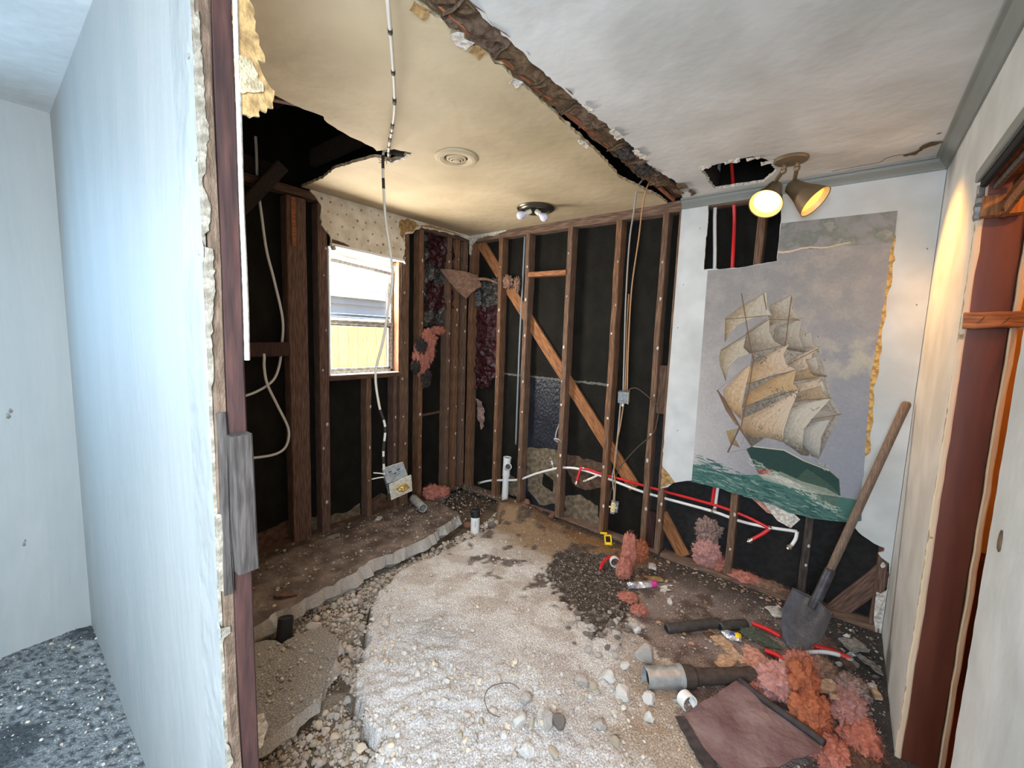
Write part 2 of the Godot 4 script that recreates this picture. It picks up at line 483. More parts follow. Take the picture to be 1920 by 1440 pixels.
	mat("slab_light", C8(150, 142, 130), 0.95, speck, Vector3(3, 3, 3), lump_n, 0.35, 0.0, true)
	mat("slab_edge", C8(206, 200, 190), 0.95, speck, Vector3(5, 5, 5), lump_n, 1.0, 0.0, true)
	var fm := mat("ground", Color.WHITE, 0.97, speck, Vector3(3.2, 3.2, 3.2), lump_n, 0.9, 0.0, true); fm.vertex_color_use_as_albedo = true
	var pm := mat("pebble", Color.WHITE, 0.9); pm.vertex_color_use_as_albedo = true
	mat("stone_white", C8(232, 228, 220), 0.9, speck, Vector3(7, 7, 7), lump_n, 0.5)
	mat("stone_grey", C8(196, 188, 178), 0.92, speck, Vector3(7, 7, 7), lump_n, 0.6)
	mat("stone_tan", C8(196, 182, 158), 0.92, speck, Vector3(7, 7, 7), lump_n, 0.6)
	mat("stone_dark", C8(128, 116, 104), 0.92, speck, Vector3(7, 7, 7), lump_n, 0.6)
	mat("stone_rust", C8(140, 96, 76), 0.92, speck, Vector3(7, 7, 7), lump_n, 0.6)
	mat("pvc", C8(226, 226, 220), 0.35)
	mat("pvc_cream", C8(224, 216, 196), 0.45)
	mat("pvc_grey", C8(196, 196, 190), 0.45, dirt, Vector3(5, 5, 5))
	mat("black_rubber", C8(26, 27, 30), 0.5)
	mat("abs", C8(70, 68, 64), 0.6, dirt, Vector3(6, 6, 6), fine_n, 0.5)
	mat("pex_white", C8(232, 230, 224), 0.4)
	mat("pex_red", C8(206, 36, 38), 0.38)
	mat("crimp", C8(190, 180, 165), 0.3, null, Vector3.ONE, null, 1.0, 0.85)
	mat("steel", C8(176, 180, 184), 0.38, dirt, Vector3(4, 4, 4), fine_n, 0.3, 0.8)
	mat("galvanised", C8(196, 200, 200), 0.42, tex(61, 0.02, Color(0.75, 0.75, 0.73), Color(1, 1, 1), 4, 1.4), Vector3(4, 4, 4), fine_n, 0.2, 0.5)
	mat("cast_iron", C8(74, 62, 54), 0.75, dirt, Vector3(7, 7, 7), lump_n, 0.7)
	mat("grey_conduit", C8(126, 136, 140), 0.45)
	mat("cable", C8(214, 206, 190), 0.55)
	mat("cable_white", C8(220, 220, 216), 0.5)
	mat("cable_grey", C8(150, 146, 138), 0.6)
	mat("cable_tan", C8(170, 130, 90), 0.6)
	mat("cable_dark", C8(74, 62, 52), 0.7)
	mat("tape", C8(40, 38, 36), 0.7)
	mat("box_steel", C8(168, 176, 184), 0.4, dirt, Vector3(12, 12, 12), fine_n, 0.4, 0.45)
	mat("box_paint", C8(226, 222, 202), 0.6, dirt, Vector3(9, 9, 9))
	mat("brass", C8(200, 164, 92), 0.35, null, Vector3.ONE, null, 1.0, 0.7)
	mat("ivory", C8(226, 208, 150), 0.5)
	mat("plate_ivory", C8(222, 216, 190), 0.6)
	mat("chrome", C8(190, 190, 180), 0.22, null, Vector3.ONE, null, 1.0, 0.9)
	mat("dark_metal", C8(92, 88, 76), 0.35, null, Vector3.ONE, null, 1.0, 0.8)
	mat("bronze", C8(128, 108, 82), 0.45, null, Vector3.ONE, null, 1.0, 0.45)
	mat("black_hole", C8(14, 13, 12), 0.9)
	mat("pink_wool", C8(200, 132, 112), 0.95, tex(71, 0.04, Color(0.8, 0.74, 0.74), Color(1, 1, 1), 5, 1.8), Vector3(5, 5, 5), lump_n, 0.8)
	mat("pale_pink_wool", C8(196, 146, 136), 0.95, tex(72, 0.04, Color(0.8, 0.75, 0.75), Color(1, 1, 1), 5, 1.8), Vector3(5, 5, 5), lump_n, 0.8)
	mat("orange_wool", C8(182, 112, 78), 0.95, tex(73, 0.04, Color(0.78, 0.7, 0.66), Color(1, 1, 1), 5, 1.8), Vector3(5, 5, 5), lump_n, 0.8)
	mat("grey_wool", C8(176, 148, 136), 0.95, tex(74, 0.04, Color(0.6, 0.56, 0.55), Color(1, 1, 1), 5, 1.8), Vector3(5, 5, 5), lump_n, 0.8)
	mat("sooty_wool", C8(66, 58, 54), 0.95, dirt, Vector3(5, 5, 5), lump_n, 0.8)
	mat("kraft", C8(150, 116, 96), 0.9, dirt, Vector3(6, 6, 6), lump_n, 0.6)
	mat("handle_wood", C8(134, 112, 94), 0.7, grain, Vector3(14, 1.2, 14), grain_n, 0.4)
	mat("shovel_steel", C8(84, 82, 86), 0.5, tex(81, 0.012, Color(0.75, 0.73, 0.72), Color(1, 1, 1), 5, 1.8), Vector3(5, 5, 5), fine_n, 0.4, 0.45)
	mat("tar_paper", C8(134, 112, 108), 0.8, tex(82, 0.010, Color(0.72, 0.62, 0.64), Color(1, 1, 1), 4, 1.4), Vector3(1.4, 1.4, 1.4), fine_n, 0.5)
	mat("tar_dark", C8(66, 58, 58), 0.8, dirt, Vector3(5, 5, 5))
	mat("chip_tan", C8(206, 170, 138), 0.95, dirt, Vector3(8, 8, 8))
	mat("chip_white", C8(226, 220, 212), 0.9, dirt, Vector3(8, 8, 8))
	mat("chip_pink", C8(216, 158, 138), 0.95, dirt, Vector3(8, 8, 8))
	mat("chip_grey", C8(150, 144, 136), 0.95, dirt, Vector3(8, 8, 8))
	mat("chip_green", C8(84, 92, 76), 0.8, dirt, Vector3(8, 8, 8))
	mat("chip_brown", C8(104, 78, 62), 0.9, dirt, Vector3(8, 8, 8))
	mat("yellow", C8(244, 204, 24), 0.45)
	mat("foil", C8(206, 206, 208), 0.3, null, Vector3.ONE, bump(83, 0.03, 4, 14.0), 1.0, 0.5)
	mat("magenta", C8(206, 60, 140), 0.5)
	mat("blue_print", C8(60, 80, 150), 0.5)
	mat("alu", C8(186, 184, 176), 0.5, dirt, Vector3(6, 6, 6), null, 1.0, 0.2)
	mat("blind", C8(236, 236, 232), 0.6)
	var gl := mat("glass", Color(0.9, 0.95, 1.0, 0.06), 0.02); gl.transparency = BaseMaterial3D.TRANSPARENCY_ALPHA
	mat("fence", C8(236, 206, 130), 0.8, tex(91, 0.03, Color(0.78, 0.7, 0.58), Color(1, 1, 1), 5, 1.6), Vector3(9, 0.6, 9))
	mat("sash_grey", C8(128, 146, 164), 0.6)
	mat("siding", C8(238, 240, 242), 0.7)
	mat("shingle", C8(196, 198, 202), 0.9, speck, Vector3(4, 4, 4))
	mat("soffit", C8(206, 214, 224), 0.8)
	mat("yard", C8(150, 146, 130), 0.95, dirt, Vector3(2, 2, 2))
	mat("closet_wall", C8(200, 152, 92), 0.75, blotch, Vector3(1, 1, 1))
	mat("jamb_red", C8(104, 56, 38), 0.55, tex(92, 0.02, Color(0.86, 0.82, 0.8), Color(1, 1, 1), 4, 1.2), Vector3(4, 0.5, 4))
	mat("cleat", C8(176, 116, 70), 0.75, grain, Vector3(1.0, 9, 9))
	mat("dark_side", C8(84, 40, 36), 0.7, blotch, Vector3(1, 1, 1))
	mat("dull_metal", C8(120, 116, 112), 0.5, dirt, Vector3(6, 6, 6), null, 1.0, 0.5)
	var bl := mat("bulb_glow", C8(255, 226, 150), 0.4); bl.emission_enabled = true; bl.emission = Color(1.0, 0.80, 0.42); bl.emission_energy_multiplier = 5.0
	var b2 := mat("bulb_glow_soft", C8(255, 226, 150), 0.4); b2.emission_enabled = true; b2.emission = Color(1.0, 0.78, 0.30); b2.emission_energy_multiplier = 0.9
	mat("cone_inside", C8(238, 214, 150), 0.4)
	var gb := mat("clear_bulb", C8(214, 212, 226), 0.08); gb.clearcoat_enabled = true
	M["wallpaper"] = wallpaper()

func wallpaper() -> StandardMaterial3D:
	var w := 512; var h := 256
	var f := FastNoiseLite.new(); f.seed = 77; f.frequency = 0.012; f.fractal_octaves = 5
	var im := f.get_image(w, h); im.convert(Image.FORMAT_RGB8)
	for y in h:
		for x in w:
			var g := im.get_pixel(x, y).r
			im.set_pixel(x, y, Color(0.80, 0.75, 0.66).lerp(Color(0.90, 0.87, 0.80), clamp(g * 1.6 - 0.3, 0, 1)))
	var rr := RandomNumberGenerator.new(); rr.seed = 3
	for i in 66:                                              # small faded sprigs in loose rows
		var cx := (i % 11) * 46.5 + (23.0 if int(i / 11.0) % 2 == 1 else 0.0) + rr.randf_range(-9, 9)
		var cy := int(i / 11.0) * 43.0 + 14.0 + rr.randf_range(-9, 9)
		var r := rr.randf_range(3.2, 6.2); var dark := rr.randf_range(0.35, 0.95)
		for dy in range(-8, 9):
			for dx in range(-8, 9):
				var d := Vector2(dx, dy).length() + rr.randf_range(-1.2, 1.2)
				var px := int(cx) + dx; var py := int(cy) + dy
				if d < r and px >= 0 and py >= 0 and px < w and py < h:
					im.set_pixel(px, py, im.get_pixel(px, py).lerp(Color(0.36, 0.33, 0.27), dark * (1.0 - 0.4 * d / r)))
	var m := StandardMaterial3D.new(); m.resource_name = "wallpaper"; m.albedo_texture = ImageTexture.create_from_image(im); m.roughness = 0.85
	m.uv1_scale = Vector3(1.0 / 0.85, -1.0 / 0.42, 1); m.uv1_offset = Vector3(-0.70 / 0.85, 2.49 / 0.42, 0); m.cull_mode = BaseMaterial3D.CULL_DISABLED
	return m
# ---------------------------------------------------------------- shell of the house
func room_shell():
	OFF = Vector3.ZERO
	var s := ST()
	# outer shell of the west wall, with its window opening
	var w := struct("wall_west", "outer wall with the bathroom window, stripped to its studs")
	var sw := ST()
	box(sw, Vector3(-0.15, 0.475, 2.7), Vector3(0.12, 1.45, 5.8), Basis.IDENTITY, 0.001)
	box(sw, Vector3(-0.15, 2.6, 2.7), Vector3(0.12, 1.0, 5.8), Basis.IDENTITY, 0.001)
	box(sw, Vector3(-0.15, 1.65, 0.28), Vector3(0.12, 0.9, 0.96), Basis.IDENTITY, 0.001)
	box(sw, Vector3(-0.15, 1.65, 2.235), Vector3(0.12, 0.9, 1.73), Basis.IDENTITY, 0.001)
	box(sw, Vector3(-0.15, 1.65, 4.87), Vector3(0.12, 0.9, 1.50), Basis.IDENTITY, 0.001)
	part("sheathing", sw, M.felt, w)
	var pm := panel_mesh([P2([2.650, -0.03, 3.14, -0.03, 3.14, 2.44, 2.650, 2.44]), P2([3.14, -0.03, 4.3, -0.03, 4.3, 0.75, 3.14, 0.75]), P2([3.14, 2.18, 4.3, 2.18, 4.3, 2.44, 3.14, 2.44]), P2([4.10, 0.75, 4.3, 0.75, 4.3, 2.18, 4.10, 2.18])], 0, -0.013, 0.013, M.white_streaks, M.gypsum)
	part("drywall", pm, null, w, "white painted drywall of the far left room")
	var nl := ST()
	for p in [[1.122, 2.858, 0.012], [1.10, 2.866, 0.014], [0.50, 2.857, 0.011], [0.515, 2.853, 0.007]]:
		stone(nl, Vector3(0.001, p[0], p[1]), Vector3(0.0015, p[2], p[2] * 0.6), 3, 1, 4)
	part("scuff_mark", nl, M.chip_grey, w, "", "stuff")
	var n := struct("wall_north", "stud wall behind the ship print, stripped to its framing")
	s = ST(); box(s, Vector3(2.05, 1.375, -0.15), Vector3(4.4, 3.25, 0.12), Basis.IDENTITY, 0.001)
	part("sheathing", s, M.felt, n)
	s = ST(); box(s, Vector3(1.7, 1.4, 4.36), Vector3(3.7, 3.2, 0.12))
	struct("wall_south", "plain wall behind the camera", s, M.white_paint)
	for q in [[2, -0.02], [3, LX + 0.02]]:  # two added windows, out of view, for the daylight panels
		var d := struct("window_%d" % q[0], "added tall window behind the camera, unseen, for daylight")
		s = ST()
		for z in [3.165, 3.62, 4.075]: box(s, Vector3(q[1], 1.465, z), Vector3(0.05, 1.43, 0.045))
		for y in [0.775, 2.155]: box(s, Vector3(q[1], y, 3.62), Vector3(0.05, 0.045, 0.95))
		part("frame", s, M.alu, d)
		for z in [3.39, 3.85]:
			s = ST(); box(s, Vector3(q[1], 1.465, z), Vector3(0.006, 1.36, 0.42), Basis.IDENTITY, 0.001); part("pane", s, M.glass, d)
	s = ST(); box(s, Vector3(1.85, 3.05, 2.6), Vector3(5.2, 0.12, 6.9))
	struct("roof", "roof deck over the attic", s, M.attic_wood)
	s = ST(); box(s, Vector3(4.2, 1.375, 0.8), Vector3(0.12, 3.25, 2.0)); box(s, Vector3(3.75, 1.375, 1.78), Vector3(0.95, 3.25, 0.1))
	for q in [[1.78, 3.14, -0.3, 3.0], [4.10, 4.42, -0.3, 3.0], [3.14, 4.10, -0.3, 0.75], [3.14, 4.10, 2.18, 3.0]]: box(s, Vector3(3.26, (q[2] + q[3]) / 2, (q[0] + q[1]) / 2), Vector3(0.08, q[3] - q[2], q[1] - q[0]), Basis.IDENTITY, 0.001)
	struct("wall_outer", "outer wall beyond the closet", s, M.white_paint)

func west_wall():
	OFF = Vector3.ZERO
	var w := get_node("wall_west")
	# z centre, width, bottom, top, material
	for q in [[1.588, 0.125, 0.05, 2.37, "stud_dark"], [1.414, 0.066, 0.05, 2.37, "stud_dark"], [1.06, 0.042, 0.05, 1.165, "stud"], [0.815, 0.036, 0.05, 1.165, "stud_dark"], [0.726, 0.086, 0.05, 2.34, "stud"], [0.553, 0.042, 0.05, 2.38, "stud_brown"], [0.234, 0.046, 0.05, 2.40, "stud"], [0.135, 0.052, 0.05, 2.40, "stud_brown"], [0.03, 0.05, 0.05, 2.40, "stud"], [2.15, 0.04, 0.05, 2.37, "stud_dark"], [2.56, 0.04, 0.05, 2.37, "stud_dark"]]:
		var s := ST()
		board(s, Vector3(-0.045, q[2], q[0]), Vector3(-0.045, q[3], q[0]), q[1], 0.086, Vector3(0, 0, 1), 0.002, 10)
		var st := part("stud", s, M[q[4]], w)
		if q[3] > 1.0 and q[0] < 1.5:
			dabs(st, Vector3(0.001, 0, q[0]), 0, q[1], q[2] + 0.1, q[3] - 0.1, 7 if q[3] > 2 else 3)
	var b := ST(); board(b, Vector3(-0.04, 2.405, -0.02), Vector3(-0.04, 2.405, 2.62), 0.05, 0.086, Vector3.UP, 0.002, 14); part("top_plate", b, M.plank_z, w)
	b = ST(); board(b, Vector3(-0.045, 0.035, -0.02), Vector3(-0.045, 0.035, 2.62), 0.04, 0.086, Vector3.UP, 0.002, 14); part("bottom_plate", b, M.plank_z, w)
	b = ST(); board(b, Vector3(-0.045, 1.181, 0.772), Vector3(-0.045, 1.181, 1.38), 0.036, 0.086, Vector3.UP, 0.001, 5); part("window_sill_plate", b, M.plank_z, w)
	b = ST(); board(b, Vector3(-0.01, 1.392, 1.655), Vector3(-0.01, 1.385, 2.2), 0.09, 0.035, Vector3.UP, 0.001, 4); part("blocking", b, M.stud_red, w, "red brown block nailed across the bay")
	b = ST(); board(b, Vector3(0.004, 2.06, 1.61), Vector3(0.004, 2.36, 1.61), 0.028, 0.012, Vector3(0, 0, 1), 0.001, 3); part("strip", b, M.lath, w, "paler strip near the top of the wide stud")
	# cross ledge low in the bay and paler bare board at the foot of the sheathing
	b = ST(); board(b, Vector3(-0.075, 0.80, 0.25), Vector3(-0.075, 0.79, 0.535), 0.02, 0.02, Vector3.UP, 0.001, 3); part("ledge", b, M.plank_z, w)
	for p in [[P2([1.60, 0.02, 1.95, 0.02, 1.95, 0.13, 1.86, 0.162, 1.77, 0.17, 1.66, 0.19, 1.60, 0.17]), "rust_board"], [P2([1.09, 0.02, 1.37, 0.02, 1.37, 0.10, 1.30, 0.13, 1.2, 0.11, 1.09, 0.15]), "bare_board"], [P2([0.84, 0.02, 1.04, 0.02, 1.04, 0.14, 0.9, 0.18, 0.84, 0.14]), "rust_board"], [P2([1.36, 0.04, 1.52, 0.04, 1.52, 0.16, 1.36, 0.15]), "bare_board"]]:
		part("bare_patch", panel_mesh([rag(p[0], [], 0.008, 0.03)], 0, -0.0895, 0.004, M[p[1]], M.brown_paper), null, w)
	# remnant of papered drywall over the window, up to the corner
	var hp := P2([1.50, 2.425, 1.477, 2.41, 1.43, 2.36, 1.43, 2.23, 1.372, 2.175, 1.366, 2.112, 1.30, 2.104, 0.76, 2.092, 0.735, 2.20, 0.745, 2.30, 0.668, 2.325, 0.63, 2.365, 0.565, 2.395, 0.343, 2.405, 0.147, 2.415, 0.014, 2.40, 0.014, 2.438, 1.50, 2.438])
	part("wallpapered_drywall", panel_mesh([rag(hp, [0, 1, 2, 3, 4, 7, 8, 9, 10, 11, 12, 13], 0.006, 0.018)], 0, 0.0, 0.013, M.wallpaper, M.gypsum), null, w, "cream wallpaper with small faded sprigs, torn along its lower edge")
	var tp := P2([0.755, 2.24, 0.74, 2.32, 0.67, 2.335, 0.60, 2.40, 0.72, 2.436, 0.80, 2.39, 0.79, 2.29])
	part("torn_paper", panel_mesh([rag(tp, [], 0.012, 0.03)], 0, 0.013, 0.0012, M.tan_paper, M.gypsum), null, w, "tan torn patch at the end of the wallpaper")
	tp = P2([0.60, 2.40, 0.45, 2.412, 0.25, 2.418, 0.08, 2.415, 0.2, 2.432, 0.5, 2.434])
	part("torn_paper", panel_mesh([rag(tp, [], 0.0022, 0.02)], 0, 0.013, 0.0012, M.tan_paper, M.gypsum), null, w)
	tp = P2([1.36, 2.12, 1.25, 2.115, 1.22, 2.128, 1.29, 2.142, 1.355, 2.15])
	part("torn_paper", panel_mesh([rag(tp, [], 0.004, 0.02)], 0, 0.013, 0.0012, M.rust_board, M.gypsum), null, w)
	west_window()

# white dabs of joint compound left on the face of a stud, where nails held the drywall
func dabs(parent: Node, at: Vector3, ax: int, w: float, y0: float, y1: float, n: int):
	var s := ST()
	for i in n:
		var p := at; p.y = lerp(y0, y1, (i + R.randf_range(0.2, 0.8)) / n)
		var o := R.randf_range(-0.3, 0.3) * w
		if ax == 0: p.z += o
		else: p.x += o
		var r := R.randf_range(0.006, 0.013)
		var rad := Vector3(r * 0.8, r * 1.3, r * 0.8); rad[ax] = 0.0025
		stone(s, p, rad, i + int(y1 * 10), 1, 5, 0.2)
	part("plaster_dab", s, M.chip_white, parent, "", "stuff")

func west_window():
	OFF = Vector3.ZERO
	var w := struct("window_1", "small aluminium sash window of the bathroom")
	var z0 := 0.79; var z1 := 1.355; var y0 := 1.203; var y1 := 2.09
	var s := ST()
	box(s, Vector3(-0.10, (y0 + y1) / 2, z0 + 0.011), Vector3(0.05, y1 - y0, 0.022)); box(s, Vector3(-0.10, (y0 + y1) / 2, z1 - 0.009), Vector3(0.05, y1 - y0, 0.018))
	box(s, Vector3(-0.10, y1 - 0.012, (z0 + z1) / 2), Vector3(0.05, 0.024, z1 - z0)); box(s, Vector3(-0.10, y0 + 0.012, (z0 + z1) / 2), Vector3(0.05, 0.024, z1 - z0))
	part("window_frame", s, M.alu, w)
	s = ST(); box(s, Vector3(-0.09, 1.588, (z0 + z1) / 2), Vector3(0.04, 0.03, z1 - z0)); part("meeting_rail", s, M.alu, w)
	var up := part("upper_sash", sash(z0 + 0.022, z1 - 0.018, 1.60, y1 - 0.024, -0.11), M.blind, w)
	s = ST(); box(s, Vector3(-0.112, 1.83, (z0 + z1) / 2), Vector3(0.004, 0.44, z1 - z0 - 0.06), Basis.IDENTITY, 0.001); part("pane", s, M.glass, up)
	s = ST(); box(s, Vector3(-0.10, 1.640, (z0 + z1) / 2), Vector3(0.03, 0.022, z1 - z0 - 0.04)); part("sash_rail", s, M.sash_grey, up)
	var lo := part("lower_sash", sash(z0 + 0.022, z1 - 0.018, y0 + 0.024, 1.576, -0.09), M.alu, w)
	s = ST(); box(s, Vector3(-0.092, 1.40, (z0 + z1) / 2), Vector3(0.004, 0.33, z1 - z0 - 0.06), Basis.IDENTITY, 0.001); part("pane", s, M.glass, lo)
	s = ST(); board(s, Vector3(-0.05, 1.201, 0.775), Vector3(-0.05, 1.201, 1.372), 0.008, 0.09, Vector3.UP, 0.0005, 3); part("window_sill", s, M.blind, w, "white painted sill")
	for z in [[0.778, "stud_brown"], [1.368, "blind"]]:
		s = ST(); board(s, Vector3(-0.05, 1.205, z[0]), Vector3(-0.05, 2.09, z[0]), 0.012, 0.088, Vector3(0, 0, 1), 0.0005, 4); part("side_jamb", s, M[z[1]], w)
	s = ST(); board(s, Vector3(-0.05, 2.098, 0.775), Vector3(-0.05, 2.098, 1.372), 0.012, 0.088, Vector3.UP, 0.0005, 4); part("head_jamb", s, M.blind, w)
	s = ST(); board(s, Vector3(0.018, 2.094, 0.76), Vector3(0.018, 2.11, 1.365), 0.022, 0.026, Vector3.UP, 0.001, 6); part("casing_strip", s, M.blind, w)
	s = ST()                                                     # two bent slats of a removed blind, hanging askew from the head
	board(s, Vector3(-0.03, 2.075, 1.35), Vector3(-0.03, 2.035, 0.80), 0.03, 0.004, Vector3.UP, 0.001, 5)
	part("blind_slat", s, M.blind, w)
	s = ST(); board(s, Vector3(-0.035, 2.02, 1.345), Vector3(-0.035, 1.985, 0.81), 0.026, 0.004, Vector3(0.5, 1, 0), 0.001, 5)
	part("blind_slat", s, M.alu, w)
	for z in [0.752, 1.352]:
		s = ST(); box(s, Vector3(0.025, 2.088, z), Vector3(0.03, 0.03, 0.022), Basis(Vector3.RIGHT, 0.5)); part("blind_bracket", s, M.chrome, w)

func sash(z0: float, z1: float, y0: float, y1: float, x: float) -> SurfaceTool:
	var s := ST()
	for z in [z0 + 0.009, z1 - 0.009]: box(s, Vector3(x, (y0 + y1) / 2, z), Vector3(0.02, y1 - y0, 0.018))
	for y in [y0 + 0.009, y1 - 0.009]: box(s, Vector3(x, y, (z0 + z1) / 2), Vector3(0.02, 0.018, z1 - z0))
	return s

func wall_rag(called: String, poly: PackedVector2Array, north: bool, depth: float, thick: float, amp: float, step: float, m, parent: Node, label := "") -> MeshInstance3D:
	OFF = Vector3.ZERO
	var s := ST(); var q := PackedVector2Array()
	for p in poly: q.append(Vector2(p.x, -p.y) if north else p)
	chunk(s, q, 0.0, thick, amp, step, 9.0)
	var o := part(called, s, m, parent, label)
	o.transform = Transform3D(Basis(Vector3(1, 0, 0), Vector3(0, 0, 1), Vector3(0, -1, 0)), Vector3(0, 0, depth)) if north else Transform3D(Basis(Vector3(0, 0, 1), Vector3(1, 0, 0), Vector3(0, 1, 0)), Vector3(depth, 0, 0))
	return o

func north_wall():
	OFF = Vector3.ZERO
	var w := get_node("wall_north")
	# sheets of black sheathing felt; the lower row is shinier and laps under the upper one
	for q in [[-0.07, 0.40, 1.18, 2.42, "felt"], [0.40, 1.08, 1.175, 2.42, "felt"], [1.08, 1.84, 1.165, 2.42, "felt"], [1.84, 3.2, 1.16, 2.42, "felt"], [-0.07, 0.66, -0.1, 1.185, "felt"], [0.66, 1.08, -0.1, 1.175, "felt_shiny"], [1.08, 1.84, -0.1, 1.17, "felt"], [1.84, 3.2, -0.1, 1.165, "soot"]]:
		part("felt_sheet", panel_mesh([rag(P2([q[0], q[2], q[1] - 0.003, q[2], q[1] - 0.003, q[3], q[0], q[3]]), [0, 2], 0.004, 0.06)], 2, -0.0895, 0.0035 if q[2] > 1 else 0.002, M[q[4]], M.grey_film), null, w)
	for q in [[0.386, "stud_brown", 0.04], [0.683, "stud", 0.042], [1.092, "stud", 0.044], [1.497, "stud_brown", 0.044], [1.83, "stud", 0.04], [1.938, "stud", 0.042], [2.401, "stud", 0.042], [2.795, "stud_grey", 0.042], [3.13, "stud_dark", 0.042], [0.03, "stud_brown", 0.05]]:
		var s := ST()
		board(s, Vector3(q[0] - 0.002, 0.03, -0.045), Vector3(q[0], 2.39, -0.045), q[2], 0.086, Vector3(1, 0, 0), 0.0025, 12)
		var st := part("stud", s, M[q[1]], w)
		if q[0] > 0.3: dabs(st, Vector3(q[0], 0, 0.0), 2, q[2], 0.15, 2.3 if q[0] < 1.9 else 0.5, 7 if q[0] < 1.9 else 2)
	var b := ST(); board(b, Vector3(-0.02, 2.40, -0.045), Vector3(3.2, 2.40, -0.045), 0.042, 0.088, Vector3.UP, 0.003, 18); part("top_plate", b, M.plank_x, w)
	b = ST(); board(b, Vector3(-0.02, 2.437, -0.05), Vector3(3.2, 2.437, -0.05), 0.03, 0.088, Vector3.UP, 0.002, 18); part("top_plate", b, M.plank_x, w)
	b = ST(); board(b, Vector3(-0.02, 0.012, -0.045), Vector3(1.95, 0.012, -0.045), 0.04, 0.086, Vector3.UP, 0.002, 12); part("bottom_plate", b, M.plank_x, w)
	b = ST(); board(b, Vector3(1.97, 0.020, -0.03), Vector3(3.15, 0.016, -0.03), 0.04, 0.10, Vector3.UP, 0.004, 12); part("bottom_plate", b, M.plank_x, w, "soiled plate with flakes of drywall on it")
	# let-in diagonal brace behind the studs, running down to the right
	diagonal(w, "brace", Vector3(0.05, 2.42, -0.072), Vector3(1.72, 0.43, -0.072), 0.098, 0.024, "brace")
	diagonal(w, "brace", Vector3(1.93, 0.30, -0.06), Vector3(2.11, 0.04, -0.06), 0.09, 0.024, "brace")
	diagonal(w, "brace", Vector3(3.16, 0.34, -0.055), Vector3(2.94, -0.02, -0.055), 0.095, 0.03, "stud_dark")
	b = ST(); board(b, Vector3(0.705, 2.045, -0.03), Vector3(1.07, 2.042, -0.03), 0.04, 0.07, Vector3.UP, 0.001, 4); part("fire_block", b, M.cleat, w, "short pale block between two studs")
	b = ST(); box(b, Vector3(1.875, 1.19, -0.055), Vector3(0.075, 0.34, 0.03)); part("blocking", b, M.stud, w)
	b = ST(); box(b, Vector3(1.865, 0.15, -0.05), Vector3(0.07, 0.30, 0.04)); part("blocking", b, M.stud_red, w)
	# pale patches where the felt is torn off
	for p in [[P2([0.705, 0.54, 1.05, 0.59, 1.06, 0.30, 1.04, 0.11, 0.86, 0.05, 0.73, 0.15, 0.705, 0.33]), "bare_board"], [P2([1.115, 0.565, 1.46, 0.555, 1.46, 0.36, 1.30, 0.30, 1.18, 0.33, 1.115, 0.44]), "rust_board"], [P2([1.12, -0.02, 1.46, -0.02, 1.42, 0.20, 1.25, 0.25, 1.12, 0.20]), "bare_board"], [P2([0.42, 0.06, 0.66, 0.06, 0.66, 0.22, 0.5, 0.25]), "bare_board"]]:
		part("bare_patch", panel_mesh([rag(p[0], [], 0.012, 0.035)], 2, -0.0865, 0.003, M[p[1]], M.brown_paper), null, w)
	part("bare_patch", panel_mesh([rag(P2([0.89, 0.35, 0.99, 0.31, 0.99, 0.20, 0.88, 0.24]), [], 0.004, 0.03)], 2, -0.083, 0.002, M.felt, M.felt), null, w)
	for q in [[0.06, 0.36], [0.41, 0.66], [0.705, 1.07], [1.115, 1.47]]:
		part("lap_residue", panel_mesh([rag(P2([q[0], 1.172, q[1], 1.168, q[1], 1.186, q[0], 1.190]), [0, 2], 0.005, 0.012)], 2, -0.0855, 0.001, M.lap, M.lap), null, w, "pale glue line along the lap of the felt")
	var tp := P2([0.014, 2.438, 0.46, 2.438, 0.42, 2.424, 0.33, 2.405, 0.25, 2.415, 0.12, 2.40, 0.05, 2.36, 0.03, 2.26, 0.014, 2.28])
	part("drywall_remnant", panel_mesh([rag(tp, [1, 2, 3, 4, 5, 6, 7], 0.006, 0.02)], 2, 0.0, 0.012, M.gypsum_white, M.gypsum), null, w)
	ship_wall_panel(w)

func diagonal(w: Node, called: String, a: Vector3, b: Vector3, wd: float, t: float, m: String):
	var s := ST(); var L := a.distance_to(b)
	board(s, Vector3.ZERO, Vector3(0, L, 0), wd, t, Vector3(1, 0, 0), 0.001, 8)
	var o := part(called, s, M[m], w)
	o.transform = Transform3D(Basis(Vector3(0, 0, 1), (b - a).angle_to(Vector3.UP) * (-1.0 if b.x > a.x else 1.0)), a)

